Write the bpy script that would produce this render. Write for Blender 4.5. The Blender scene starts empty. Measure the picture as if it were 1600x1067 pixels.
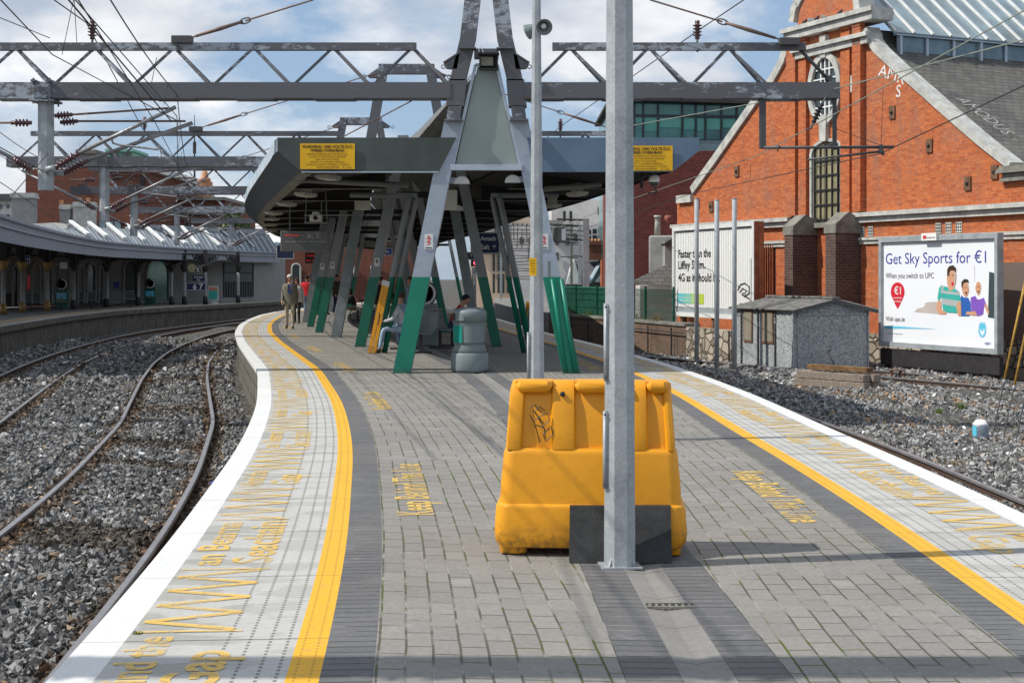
import bpy, bmesh, math, random
import numpy as np
from mathutils import Vector, Matrix
R_ = math.radians
S = bpy.context.scene
COL = S.collection
rnd = random.Random(7)
# ---------------------------------------------------------------- camera
F = 2222.0; H = 1.65; CX = 800.0; HY = 433.0      # focal length / horizon in photo pixels
cam = bpy.data.objects.new('camera', bpy.data.cameras.new('camera')); COL.objects.link(cam)
cam.location = (0, 0, H); cam.rotation_euler = (R_(90), 0, 0)
cam.data.sensor_width = 36; cam.data.lens = 50
cam.data.shift_y = -100.5/1600
cam.data.clip_start = 0.1; cam.data.clip_end = 3000
S.camera = cam
# ---------------------------------------------------------------- light
SUN_EL = 47.0
sd = Vector((-0.983, -0.184, 0)).normalized()
sunvec = Vector((sd.x*math.cos(R_(SUN_EL)), sd.y*math.cos(R_(SUN_EL)), math.sin(R_(SUN_EL))))
sl = bpy.data.lights.new('sun', 'SUN'); sl.energy = 4.3; sl.angle = R_(0.5); sl.color = (1, 0.955, 0.87)
so = bpy.data.objects.new('sun', sl); COL.objects.link(so)
so.rotation_euler = sunvec.to_track_quat('Z', 'Y').to_euler()
W = bpy.data.worlds.new('World'); S.world = W; W.use_nodes = True
wt = W.node_tree; wt.nodes.clear()
def wn(t, **k):
    n = wt.nodes.new(t)
    for a, b in k.items(): setattr(n, a, b)
    return n
sky = wn('ShaderNodeTexSky', sky_type='NISHITA', sun_disc=False, sun_elevation=R_(SUN_EL),
         sun_rotation=math.atan2(sunvec.x, sunvec.y), air_density=1.0, dust_density=0.6, ozone_density=1.6)
tc = wn('ShaderNodeTexCoord')
mp = wn('ShaderNodeMapping'); mp.inputs['Scale'].default_value = (1.0, 1.0, 2.2); mp.inputs['Location'].default_value = (0.35, 0.2, 0.1)
n1 = wn('ShaderNodeTexNoise'); n1.inputs['Scale'].default_value = 4.3; n1.inputs['Detail'].default_value = 9; n1.inputs['Roughness'].default_value = 0.56
n2 = wn('ShaderNodeTexNoise'); n2.inputs['Scale'].default_value = 7.0; n2.inputs['Detail'].default_value = 6
r1 = wn('ShaderNodeValToRGB'); r1.color_ramp.elements[0].position = 0.43; r1.color_ramp.elements[1].position = 0.54
r2 = wn('ShaderNodeValToRGB'); r2.color_ramp.elements[0].position = 0.36; r2.color_ramp.elements[1].position = 0.62
r2.color_ramp.elements[0].color = (5.8, 6.4, 7.4, 1); r2.color_ramp.elements[1].color = (11.3, 11.4, 11.6, 1)
hz = wn('ShaderNodeMix', data_type='RGBA'); hz.inputs[0].default_value = 0.5
hz.inputs[7].default_value = (4.6, 6.6, 9.6, 1)
mx = wn('ShaderNodeMix', data_type='RGBA')
bg = wn('ShaderNodeBackground'); bg.inputs['Strength'].default_value = 0.092
wo = wn('ShaderNodeOutputWorld')
L = wt.links.new
L(tc.outputs['Generated'], mp.inputs[0]); L(mp.outputs[0], n1.inputs['Vector']); L(mp.outputs[0], n2.inputs['Vector'])
L(n1.outputs['Fac'], r1.inputs[0]); L(n2.outputs['Fac'], r2.inputs[0])
L(sky.outputs[0], hz.inputs[6]); L(hz.outputs[2], mx.inputs[6]); L(r2.outputs[0], mx.inputs[7]); L(r1.outputs[0], mx.inputs[0])
L(mx.outputs[2], bg.inputs[0]); L(bg.outputs[0], wo.inputs[0])
S.view_settings.view_transform = 'Standard'; S.view_settings.look = 'None'
S.view_settings.exposure = 0.0; S.view_settings.gamma = 1
S.render.engine = 'CYCLES'
S.cycles.max_bounces = 6; S.cycles.diffuse_bounces = 3; S.cycles.glossy_bounces = 3; S.cycles.transmission_bounces = 4

# ---------------------------------------------------------------- pixel -> world
def P(px, py, Y): return Vector(((px-CX)*Y/F, Y, H-(py-HY)*Y/F))
def G(px, py, z=0.0):
    Y = (H-z)*F/(py-HY); return Vector(((px-CX)*Y/F, Y, z))

# ---------------------------------------------------------------- materials
class NT:
    def __init__(s, name):
        s.m = bpy.data.materials.new(name); s.m.use_nodes = True
        s.t = s.m.node_tree; s.b = s.t.nodes['Principled BSDF']
    def n(s, typ, **k):
        nd = s.t.nodes.new(typ)
        for a, b in k.items(): setattr(nd, a, b)
        return nd
    def l(s, a, b): s.t.links.new(a, b)
    def setin(s, sock, v):
        if isinstance(v, bpy.types.NodeSocket): s.l(v, sock)
        else:
            if isinstance(v, (tuple, list)) and len(v) == 3 and len(sock.default_value) == 4: v = (*v, 1)
            sock.default_value = v
    def co(s, which='Object', scale=None):
        o = s.n('ShaderNodeTexCoord').outputs[which] if which != 'Position' else s.n('ShaderNodeNewGeometry').outputs['Position']
        if scale is not None:
            m = s.n('ShaderNodeMapping'); s.l(o, m.inputs[0]); m.inputs['Scale'].default_value = scale; o = m.outputs[0]
        return o
    def noise(s, vec, scale, detail=4, rough=0.55):
        a = s.n('ShaderNodeTexNoise'); s.l(vec, a.inputs['Vector'])
        a.inputs['Scale'].default_value = scale; a.inputs['Detail'].default_value = detail; a.inputs['Roughness'].default_value = rough
        return a.outputs['Fac']
    def ramp(s, fac, stops):
        r = s.n('ShaderNodeValToRGB'); s.l(fac, r.inputs[0]); e = r.color_ramp.elements
        while len(e) < len(stops): e.new(0.5)
        for i, (p, c) in enumerate(stops):
            e[i].position = p
            e[i].color = (c, c, c, 1) if isinstance(c, (int, float)) else (*c, 1)
        return r.outputs[0]
    def mix(s, fac, a, b, mode='MIX'):
        m = s.n('ShaderNodeMix', data_type='RGBA', blend_type=mode); s.setin(m.inputs[0], fac)
        s.setin(m.inputs[6], a); s.setin(m.inputs[7], b); return m.outputs[2]
    def math(s, op, a, b=0.0, c=None):
        m = s.n('ShaderNodeMath', operation=op); s.setin(m.inputs[0], a); s.setin(m.inputs[1], b)
        if c is not None: s.setin(m.inputs[2], c)
        return m.outputs[0]
    def xyz(s, vec):
        m = s.n('ShaderNodeSeparateXYZ'); s.l(vec, m.inputs[0]); return m.outputs
    def comb(s, x, y, z=0.0):
        m = s.n('ShaderNodeCombineXYZ'); s.setin(m.inputs[0], x); s.setin(m.inputs[1], y); s.setin(m.inputs[2], z); return m.outputs[0]
    def bump(s, h, dist=0.01, strength=1.0):
        b = s.n('ShaderNodeBump'); s.l(h, b.inputs['Height']); b.inputs['Distance'].default_value = dist; b.inputs['Strength'].default_value = strength
        s.l(b.outputs[0], s.b.inputs['Normal'])
    def fin(s, color=None, rough=None, metal=None, spec=None):
        if color is not None: s.setin(s.b.inputs['Base Color'], color)
        if rough is not None: s.setin(s.b.inputs['Roughness'], rough)
        if metal is not None: s.setin(s.b.inputs['Metallic'], metal)
        if spec is not None: s.setin(s.b.inputs['Specular IOR Level'], spec)
        return s.m
def simple(name, c, rough=0.6, metal=0.0, var=0.12, scale=6, bump=0.0, spec=0.4, vs=(1, 1, 1)):
    t = NT(name); v = t.co('Object', vs)
    f = t.noise(v, scale, 6, 0.62)
    lo = tuple(x*(1-var) for x in c); hi = tuple(min(1, x*(1+var)) for x in c)
    colr = t.ramp(f, [(0.3, lo), (0.7, hi)])
    if bump: t.bump(t.noise(v, scale*6, 4), bump)
    return t.fin(colr, rough, metal, spec)
def emis(name, c, st):
    t = NT(name); t.setin(t.b.inputs['Emission Color'], c); t.b.inputs['Emission Strength'].default_value = st
    return t.fin(c, 0.5)
def brickmat(name, c1, c2, mortar, bw=0.225, bh=0.075, ms=0.012, dirt=0.35, coord='UV', stain=(0.25, 0.2, 0.17)):
    t = NT(name); v = t.co(coord)
    b = t.n('ShaderNodeTexBrick'); t.l(v, b.inputs['Vector'])
    b.inputs['Scale'].default_value = 1; b.inputs['Brick Width'].default_value = bw; b.inputs['Row Height'].default_value = bh
    b.inputs['Mortar Size'].default_value = ms; b.inputs['Mortar Smooth'].default_value = 0.3; b.inputs['Bias'].default_value = 0.0
    t.setin(b.inputs['Color1'], c1); t.setin(b.inputs['Color2'], c2); t.setin(b.inputs['Mortar'], mortar)
    n = t.noise(v, 0.55, 7, 0.65); n3 = t.noise(v, 9, 3, 0.6)
    c = t.mix(t.ramp(n, [(0.5, 0.0), (0.72, dirt)]), b.outputs['Color'], stain)
    c = t.mix(0.45, c, t.ramp(n3, [(0.3, 0.55), (0.7, 1.35)]), 'MULTIPLY')
    sk = t.noise(t.co(coord, (1.3, 0.16, 1)), 1.6, 7, 0.65); c = t.mix(t.ramp(sk, [(0.52, 0.0), (0.72, dirt*1.3)]), c, tuple(x*0.8 for x in stain))
    mm = t.math('SUBTRACT', 1.0, b.outputs['Fac']); t.bump(mm, 0.008, 0.6)
    return t.fin(c, 0.9, spec=0.2)
M = {}
def mk():
    # galvanised steel
    t = NT('galvanised steel'); v = t.co('Object')
    vo = t.n('ShaderNodeTexVoronoi'); t.l(v, vo.inputs['Vector']); vo.inputs['Scale'].default_value = 55
    f = t.noise(v, 3, 8, 0.7)
    c = t.mix(0.5, t.ramp(vo.outputs['Distance'], [(0.1, (0.26, 0.29, 0.31)), (0.8, (0.42, 0.45, 0.47))]), t.ramp(f, [(0.35, (0.18, 0.2, 0.22)), (0.65, (0.5, 0.53, 0.55))]))
    M['galv'] = t.fin(c, 0.45, 0.12)
    # weathered dark steel with flaking paint
    def flake(name, base, pale, lo, hi, sc=3.0, stretch=(1, 1, 1)):
        t = NT(name); v = t.co('Position', stretch)
        f = t.noise(v, sc, 12, 0.72); g = t.noise(v, 0.35, 2); k = t.noise(v, 1.5, 5)
        s = t.math('ADD', t.math('MULTIPLY', g, 0.55), t.math('MULTIPLY', f, 0.6))
        m = t.ramp(s, [(lo, 0.0), (hi, 1.0)])
        b = t.mix(t.ramp(k, [(0.45, 0.0), (0.75, 0.6)]), base, tuple(x*0.6 + y*0.4 for x, y in zip(base, (0.12, 0.075, 0.05))))
        c = t.mix(m, b, pale); t.bump(m, 0.003)
        return t.fin(c, 0.6, 0.15)
    M['steel'] = flake('flaking grey steel paint', (0.115, 0.12, 0.135), (0.36, 0.40, 0.45), 0.615, 0.67, 5.0, (1, 1, 2))
    M['steel_dark'] = flake('dark weathered steel', (0.075, 0.077, 0.083), (0.36, 0.38, 0.4), 0.70, 0.74, 5.0, (1, 1, 2.4))
    # A-frame paint : green below the paint line, blue grey above
    def legpaint(name, grey, green=(0.0, 0.20, 0.13)):
        t = NT(name); p = t.co('Position'); z = t.xyz(p)[2]
        f = t.noise(p, 2.2, 9, 0.66); f2 = t.noise(p, 14, 4)
        m = t.math('LESS_THAN', z, 1.652)
        g = t.mix(t.ramp(f, [(0.42, 0.0), (0.7, 0.4)]), grey, tuple(x*0.7 for x in grey))
        gr = t.mix(t.ramp(f, [(0.4, 0.0), (0.75, 0.45)]), green, tuple(x*0.55 for x in green))
        c = t.mix(m, g, gr); c = t.mix(0.25, c, t.ramp(f2, [(0.3, 0.7), (0.7, 1.2)]), 'MULTIPLY')
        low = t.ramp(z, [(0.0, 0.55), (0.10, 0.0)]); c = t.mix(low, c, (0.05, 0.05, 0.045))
        t.bump(f2, 0.0015)
        return t.fin(c, 0.38, 0.0, 0.5)
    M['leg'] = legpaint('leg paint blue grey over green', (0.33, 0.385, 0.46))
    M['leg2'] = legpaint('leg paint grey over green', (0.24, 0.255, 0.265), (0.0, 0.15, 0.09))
    M['leggalv'] = simple('bare grey leg steel', (0.20, 0.23, 0.235), 0.5, 0.2, 0.25, 3, 0.001)
    M['fascia_l'] = simple('dark olive grey fascia paint', (0.058, 0.072, 0.066), 0.45, 0, 0.3, 1.2)
    M['fascia_r'] = simple('blue grey fascia paint', (0.105, 0.16, 0.235), 0.45, 0, 0.15, 1.0)
    M['gutter'] = simple('pale blue gutter edge', (0.45, 0.53, 0.6), 0.5, 0, 0.25, 3)
    M['panel'] = simple('grey green infill panel', (0.27, 0.32, 0.30), 0.35, 0, 0.12, 0.8)
    M['trim'] = simple('pale blue metal trim', (0.42, 0.48, 0.55), 0.4, 0.2, 0.1, 4)
    t = NT('ribbed chamfer cladding'); u = t.xyz(t.co('UV'))
    w = t.math('SINE', t.math('MULTIPLY', u[1], 2*math.pi/0.05)); f = t.noise(t.co('UV'), 1.5, 6)
    t.bump(w, 0.008); M['ribs'] = t.fin(t.ramp(f, [(0.3, (0.07, 0.085, 0.10)), (0.7, (0.12, 0.14, 0.16))]), 0.5)
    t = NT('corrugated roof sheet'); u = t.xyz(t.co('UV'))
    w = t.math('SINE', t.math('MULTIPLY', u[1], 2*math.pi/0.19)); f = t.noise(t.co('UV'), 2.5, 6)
    M['corr_shade'] = simple('rib shade sheet', (0.075, 0.075, 0.072), .8, 0, .3, 3); t.bump(w, 0.02); M['corr'] = t.fin(t.mix(0.6, t.ramp(f, [(0.3, (0.22, 0.23, 0.235)), (0.7, (0.36, 0.38, 0.39))]), t.ramp(t.math('ADD', t.math('MULTIPLY', w, 0.5), 0.5), [(0, 0.3), (1, 1.15)]), 'MULTIPLY'), 0.5, 0.0)  # rib shade painted in: banded sheet colour plus a dark copy for alternate facets
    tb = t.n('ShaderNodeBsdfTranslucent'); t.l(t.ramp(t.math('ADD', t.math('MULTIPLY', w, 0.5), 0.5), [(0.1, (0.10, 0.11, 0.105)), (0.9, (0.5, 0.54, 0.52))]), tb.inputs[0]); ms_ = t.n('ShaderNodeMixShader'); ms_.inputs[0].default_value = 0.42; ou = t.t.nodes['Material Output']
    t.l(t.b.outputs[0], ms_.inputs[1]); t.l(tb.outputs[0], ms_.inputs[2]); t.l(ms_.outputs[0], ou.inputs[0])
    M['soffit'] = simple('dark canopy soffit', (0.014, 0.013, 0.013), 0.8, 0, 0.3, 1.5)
    M['purlin'] = simple('grey purlin paint', (0.16, 0.16, 0.155), 0.5, 0, 0.15, 3)
    M['cream'] = simple('cream enamel', (0.50, 0.49, 0.42), 0.45, 0, 0.1, 5)
    M['lampw'] = simple('white lamp housing', (0.72, 0.73, 0.72), 0.35, 0, 0.06, 5)
    M['black'] = simple('black paint', (0.02, 0.02, 0.022), 0.5, 0, 0.2, 5)
    M['navy'] = simple('navy sign enamel', (0.012, 0.022, 0.075), 0.4, 0, 0.1, 5)
    M['blue'] = simple('blue sign enamel', (0.03, 0.06, 0.42), 0.4, 0, 0.1, 5)
    M['white'] = simple('white paint', (0.8, 0.8, 0.78), 0.5, 0, 0.04, 5)
    M['offwhite'] = simple('off white weathered paint', (0.66, 0.67, 0.66), 0.55, 0, 0.12, 2)
    M['red'] = simple('red print', (0.62, 0.02, 0.04), 0.45, 0, 0.06, 5)
    M['signyellow'] = simple('yellow warning enamel', (0.75, 0.42, 0.008), 0.4, 0, 0.1, 4)
    M['signblack'] = simple('black lettering', (0.012, 0.012, 0.012), 0.5, 0, 0.0, 4)
    M['glass'] = NT('dark window glass').fin((0.03, 0.045, 0.05), 0.08, 0.0, 0.8)
    M['bulkhead'] = simple('bulkhead glass', (0.2, 0.19, 0.14), 0.2, 0, 0.3, 9)
    # yellow plastic grit bin
    t = NT('yellow moulded plastic'); v = t.co('Object'); f = t.noise(v, 2.2, 10, 0.7); f2 = t.noise(v, 26, 4)
    z = t.xyz(v)[2]
    sc = t.noise(t.co('Object', (3, 3, 14)), 3, 8, 0.75)
    c = t.mix(t.ramp(f, [(0.45, 0.0), (0.75, 0.6)]), (0.80, 0.345, 0.010), (0.60, 0.24, 0.010))
    c = t.mix(t.ramp(sc, [(0.60, 0.0), (0.72, 0.4)]), c, (0.22, 0.12, 0.03))
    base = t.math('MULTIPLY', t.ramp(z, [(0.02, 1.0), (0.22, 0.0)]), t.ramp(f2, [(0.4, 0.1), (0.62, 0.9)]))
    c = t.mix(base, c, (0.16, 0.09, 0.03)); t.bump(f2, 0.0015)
    M['grit'] = t.fin(c, 0.42, 0, 0.45)
    M['rubber'] = simple('black rubber mat', (0.028, 0.029, 0.03), 0.65, 0, 0.45, 9, 0.003)
    M['polybin'] = simple('grey green moulded plastic', (0.17, 0.205, 0.215), 0.5, 0, 0.16, 3, 0.001)
    M['binpanel'] = simple('jade bin panel', (0.0, 0.24, 0.18), 0.5, 0, 0.15, 4)
    M['railtop'] = simple('worn rail head', (0.36, 0.35, 0.36), 0.33, 0.7, 0.2, 3, vs=(1, 1, 1))
    M['railside'] = simple('rusty rail side', (0.085, 0.052, 0.038), 0.85, 0, 0.35, 5)
    M['rust'] = simple('brown rust', (0.16, 0.085, 0.05), 0.85, 0, 0.4, 4)
    M['rustpole'] = simple('rusted ochre tube', (0.42, 0.24, 0.045), 0.7, 0.1, 0.45, 7)
    M['wire'] = simple('dark wire', (0.05, 0.045, 0.045), 0.5, 0.4, 0.2, 3)
    M['wirep'] = simple('pale strand wire', (0.32, 0.36, 0.30), 0.5, 0.4, 0.2, 3)
    M['tube'] = simple('grey steel tube', (0.30, 0.30, 0.31), 0.5, 0.4, 0.25, 4)
    M['tuberust'] = simple('rust brown tube', (0.19, 0.13, 0.11), 0.6, 0.3, 0.3, 5)
    M['porc'] = simple('brown porcelain', (0.10, 0.045, 0.05), 0.2, 0, 0.1, 4, spec=0.6)
    M['stone'] = simple('pale dressed stone', (0.46, 0.46, 0.43), 0.85, 0, 0.3, 3, 0.004)
    M['stonedk'] = simple('weathered dark stone', (0.20, 0.195, 0.17), 0.9, 0, 0.4, 3, 0.006)
    M['render'] = simple('grey cement render', (0.30, 0.30, 0.29), 0.9, 0, 0.25, 1.5, 0.004)
    M['renderw'] = simple('pale painted render', (0.58, 0.56, 0.54), 0.9, 0, 0.12, 1)
    M['timber'] = simple('weathered sleeper timber', (0.24, 0.2, 0.165), 0.9, 0, 0.45, 3, 0.004, vs=(1, 8, 8))
    M['timberb'] = simple('brown rotten timber', (0.17, 0.10, 0.045), 0.95, 0, 0.5, 6, 0.006)
    M['brick_or'] = brickmat('orange red brick', (0.58, 0.16, 0.05), (0.42, 0.095, 0.032), (0.36, 0.18, 0.11), 0.235, 0.085, 0.010, 0.35)
    M['brick_dk'] = brickmat('dark plum brick', (0.115, 0.07, 0.06), (0.075, 0.045, 0.042), (0.16, 0.13, 0.11), 0.235, 0.085, 0.010, 0.3)
    M['brick_red'] = brickmat('dark red stock brick', (0.21, 0.062, 0.036), (0.14, 0.042, 0.03), (0.2, 0.13, 0.1), 0.3, 0.11, 0.012, 0.5, 'UV', (0.10, 0.055, 0.04))
    M['brick_mar'] = brickmat('maroon brick', (0.21, 0.05, 0.04), (0.13, 0.034, 0.03), (0.15, 0.09, 0.08), 0.3, 0.1, 0.010, 0.3, 'UV', (0.09, 0.04, 0.035))
    M['brick_br'] = brickmat('brown retaining wall brick', (0.20, 0.115, 0.08), (0.12, 0.08, 0.06), (0.2, 0.17, 0.14), 0.235, 0.085, 0.010, 0.5, 'UV', (0.06, 0.055, 0.04))
    # rubble stone
    t = NT('rubble stone wall'); v = t.co('UV', (2.6, 3.6, 1)); vo = t.n('ShaderNodeTexVoronoi', feature='F1'); t.l(v, vo.inputs['Vector']); vo.inputs['Scale'].default_value = 1
    ve = t.n('ShaderNodeTexVoronoi', feature='DISTANCE_TO_EDGE'); t.l(v, ve.inputs['Vector']); ve.inputs['Scale'].default_value = 1
    c = t.ramp(t.xyz(vo.outputs['Color'])[0], [(0.1, (0.22, 0.19, 0.15)), (0.9, (0.5, 0.44, 0.36))])
    e = t.ramp(ve.outputs['Distance'], [(0.02, 0.0), (0.10, 1.0)]); c = t.mix(e, (0.13, 0.11, 0.09), c); t.bump(e, 0.04)
    M['rubble'] = t.fin(c, 0.95, spec=0.1)
    # slate
    def slate(name, c1, c2, bw=0.3, bh=0.22):
        t = NT(name); v = t.co('UV'); b = t.n('ShaderNodeTexBrick'); t.l(v, b.inputs['Vector'])
        b.inputs['Scale'].default_value = 1; b.inputs['Brick Width'].default_value = bw; b.inputs['Row Height'].default_value = bh; b.inputs['Mortar Size'].default_value = 0.012
        t.setin(b.inputs['Color1'], c1); t.setin(b.inputs['Color2'], c2); t.setin(b.inputs['Mortar'], (0.035, 0.035, 0.036))
        f = t.noise(v, 0.9, 9, 0.7); f2 = t.noise(v, 7, 6, 0.7)
        c = t.mix(t.ramp(f, [(0.45, 0.0), (0.7, 0.6)]), b.outputs['Color'], (0.17, 0.155, 0.125))
        c = t.mix(t.ramp(f2, [(0.66, 0.0), (0.72, 0.6)]), c, (0.36, 0.36, 0.34))
        u = t.xyz(v)[1]; saw = t.math('FRACT', t.math('DIVIDE', u, bh)); t.bump(saw, 0.012)
        return t.fin(c, 0.75, spec=0.3)
    M['slate'] = slate('old grey slates', (0.15, 0.143, 0.132), (0.095, 0.092, 0.088))
    M['slateb'] = slate('blue grey slates', (0.11, 0.125, 0.15), (0.09, 0.10, 0.12))
    # pebbledash hut
    t = NT('pebbledash concrete panel'); v = t.co('Object'); vo = t.n('ShaderNodeTexVoronoi'); t.l(v, vo.inputs['Vector']); vo.inputs['Scale'].default_value = 40
    c = t.ramp(t.xyz(vo.outputs['Color'])[0], [(0.15, (0.21, 0.24, 0.265)), (0.45, (0.32, 0.345, 0.36)), (0.85, (0.50, 0.51, 0.50))])
    f = t.noise(v, 1.2, 6); c = t.mix(0.4, c, t.ramp(f, [(0.35, 0.7), (0.65, 1.2)]), 'MULTIPLY'); t.bump(vo.outputs['Distance'], 0.01)
    M['pebble'] = t.fin(c, 0.95, spec=0.1)
    t = NT('asbestos cement roof'); v = t.co('Object'); vo = t.n('ShaderNodeTexVoronoi'); t.l(v, vo.inputs['Vector']); vo.inputs['Scale'].default_value = 12
    f = t.noise(v, 5, 8, 0.7); M['asb'] = t.fin(t.ramp(f, [(0.3, (0.09, 0.09, 0.085)), (0.7, (0.27, 0.265, 0.25))]), 0.95)
    # ---- platform surface materials (UV in metres: u from the edge, v along the platform)
    def groundnoise(t, uv, c, amt=0.5, s=0.8):
        f = t.noise(uv, s, 8, 0.65); f2 = t.noise(uv, 30, 3, 0.6)
        c = t.mix(amt, c, t.ramp(f, [(0.3, 0.68), (0.7, 1.22)]), 'MULTIPLY')
        return t.mix(amt, c, t.ramp(f2, [(0.3, 0.75), (0.7, 1.22)]), 'MULTIPLY')
    t = NT('white platform edge paint'); uv = t.co('UV'); f = t.noise(uv, 22, 5, 0.7); jt = t.math('LESS_THAN', t.math('FRACT', t.math('DIVIDE', t.xyz(uv)[1], 1.37)), 0.006)
    c = t.mix(t.ramp(f, [(0.58, 0.0), (0.70, 0.45)]), (0.68, 0.68, 0.665), (0.42, 0.41, 0.38)); c = t.mix(t.ramp(t.noise(t.co('UV', (4, 1.2, 1)), 2.4, 7, 0.7), [(0.55, 0.0), (0.75, 0.4)]), c, (0.45, 0.44, 0.41)); c = groundnoise(t, uv, c, 0.2)
    c = t.mix(t.math('MULTIPLY', jt, 0.8), c, (0.2, 0.2, 0.18))
    M['p_white'] = t.fin(c, 0.7)
    def dashes(t, uv, lines, dash, lw):
        x = t.xyz(uv); tot = None
        for i, l in enumerate(lines):
            d = t.math('LESS_THAN', t.math('ABSOLUTE', t.math('SUBTRACT', x[0], l)), lw)
            tot = d if tot is None else t.math('MAXIMUM', tot, d)
        fr = t.math('LESS_THAN', t.math('FRACT', t.math('DIVIDE', x[1], dash)), 0.55)
        return t.math('MULTIPLY', tot, fr)
    t = NT('concrete coping slab'); uv = t.co('UV'); x = t.xyz(uv)
    jt = t.math('LESS_THAN', t.math('FRACT', t.math('DIVIDE', x[1], 1.37)), 0.008)
    patch = t.ramp(t.noise(t.co('UV', (1.2, 2.6, 1)), 1.6, 3, 0.5), [(0.46, 0.0), (0.5, 1.0)])
    c = t.mix(patch, (0.34, 0.335, 0.31), (0.44, 0.435, 0.415)); c = groundnoise(t, uv, c, 0.35, 2.2)
    streak = t.noise(t.co('UV', (1.5, 9, 1)), 3, 5, 0.6); c = t.mix(t.ramp(streak, [(0.5, 0.0), (0.75, 0.35)]), c, (0.52, 0.53, 0.52))
    wear = t.math('MULTIPLY', t.ramp(x[0], [(0.60, 0.0), (0.72, 1.0)]), 0.35); c = t.mix(wear, c, (0.5, 0.5, 0.485))
    d = dashes(t, uv, [0.655, 0.755, 0.85, 0.93], 0.052, 0.0075)
    c = t.mix(d, c, (0.20, 0.19, 0.17)); c = t.mix(jt, c, (0.09, 0.085, 0.07))
    t.bump(t.math('SUBTRACT', 1.0, t.math('MAXIMUM', d, jt)), 0.006); M['p_slab'] = t.fin(c, 0.85, spec=0.25)
    t = NT('yellow tactile stripe paint'); uv = t.co('UV'); x = t.xyz(uv)
    d = dashes(t, uv, [1.005, 1.07], 0.05, 0.005); w = t.noise(uv, 18, 6, 0.7)
    c = t.mix(t.ramp(w, [(0.52, 0.0), (0.68, 0.55)]), (0.74, 0.395, 0.02), (0.42, 0.29, 0.10)); c = t.mix(t.math('MULTIPLY', d, 0.6), c, (0.28, 0.17, 0.03))
    jt = t.math('LESS_THAN', t.math('FRACT', t.math('DIVIDE', x[1], 1.37)), 0.006); c = t.mix(t.math('MULTIPLY', jt, 0.7), c, (0.1, 0.08, 0.03))
    t.bump(t.math('SUBTRACT', 1.0, d), 0.006); M['p_yellow'] = t.fin(groundnoise(t, uv, c, 0.2), 0.75)
    def pavers(name, c1, c2, mort, bw, bh, swap, off=0.5, moss=0.7, ms=0.006):
        t = NT(name); uv = t.co('UV'); x = t.xyz(uv)
        wob = t.noise(uv, 1.3, 2); wv = t.math('MULTIPLY', t.math('SUBTRACT', wob, 0.5), 0.02)
        v = t.comb(t.math('ADD', x[1], wv), t.math('ADD', x[0], wv)) if swap else t.comb(x[0], t.math('ADD', x[1], wv))
        b = t.n('ShaderNodeTexBrick'); b.offset = off; t.l(v, b.inputs['Vector'])
        b.inputs['Scale'].default_value = 1; b.inputs['Brick Width'].default_value = bw; b.inputs['Row Height'].default_value = bh
        b.inputs['Mortar Size'].default_value = ms; b.inputs['Mortar Smooth'].default_value = 0.2
        t.setin(b.inputs['Color1'], c1); t.setin(b.inputs['Color2'], c2)
        mf = t.noise(uv, 0.9, 6, 0.7); fine = t.noise(uv, 14, 5, 0.7)
        mc = t.mix(t.ramp(t.math('MULTIPLY', mf, t.math('ADD', fine, 0.55)), [(0.5, 0.0), (0.56, moss)]), mort, (0.085, 0.11, 0.012))
        mc = t.mix(t.ramp(t.noise(uv, 2.3, 3), [(0.5, 0.0), (0.62, 0.8)]), mc, (0.36, 0.35, 0.33))
        t.setin(b.inputs['Mortar'], mc)
        c = groundnoise(t, uv, b.outputs['Color'], 0.5, 0.5)
        st = t.noise(uv, 3.7, 6, 0.6); c = t.mix(t.ramp(st, [(0.6, 0.0), (0.72, 0.22)]), c, (0.45, 0.45, 0.44))
        pn = t.noise(t.co('UV', (0.6, 0.6, 1)), 1.0, 2); c = t.mix(t.ramp(pn, [(0.52, 0.0), (0.7, 0.25)]), c, (0.2, 0.17, 0.145))
        t.bump(t.math('ADD', t.math('SUBTRACT', 1.0, b.outputs['Fac']), t.math('MULTIPLY', fine, 0.35)), 0.005)
        return t.fin(c, 0.88, spec=0.22)
    M['p_pav'] = pavers('grey concrete block pavers', (0.265, 0.25, 0.231), (0.232, 0.221, 0.206), (0.10, 0.095, 0.08), 0.245, 0.122, True, 0.5, 0.85)
    M['p_dark'] = pavers('charcoal block paver band', (0.150, 0.150, 0.154), (0.128, 0.129, 0.133), (0.05, 0.05, 0.048), 0.75, 0.092, False, 0.0, 0.2, 0.005)
    t = NT('concrete drain channel'); uv = t.co('UV'); x = t.xyz(uv)
    jt = t.math('LESS_THAN', t.math('FRACT', t.math('DIVIDE', x[1], 0.62)), 0.015)
    c = t.mix(jt, groundnoise(t, uv, (0.23, 0.22, 0.205), 0.5, 1.6), (0.09, 0.085, 0.075)); M['p_chan'] = t.fin(c, 0.9)
    t = NT('worn yellow road paint'); v = t.co('Object'); f = t.noise(v, 26, 9, 0.75); g = t.noise(v, 1.3, 4)
    a = t.ramp(t.math('ADD', t.math('MULTIPLY', f, 0.6), t.math('MULTIPLY', g, 0.4)), [(0.42, 0.22), (0.52, 0.82)])
    t.l(a, t.b.inputs['Alpha']); M['p_text'] = t.fin((0.74, 0.49, 0.12), 0.8)
    t = NT('platform side wall concrete'); v = t.co('Position'); f = t.noise(t.co('Position', (3, 3, 0.7)), 2.5, 8, 0.7); g = t.noise(v, 18, 4)
    c = t.ramp(f, [(0.3, (0.06, 0.055, 0.045)), (0.55, (0.16, 0.15, 0.13)), (0.75, (0.32, 0.31, 0.28))]); t.bump(g, 0.01); M['pwall'] = t.fin(c, 0.95, spec=0.15)
    # ballast
    t = NT('crushed ballast stone'); a = t.n('ShaderNodeVertexColor', layer_name='tint'); v = t.co('Position')
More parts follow.
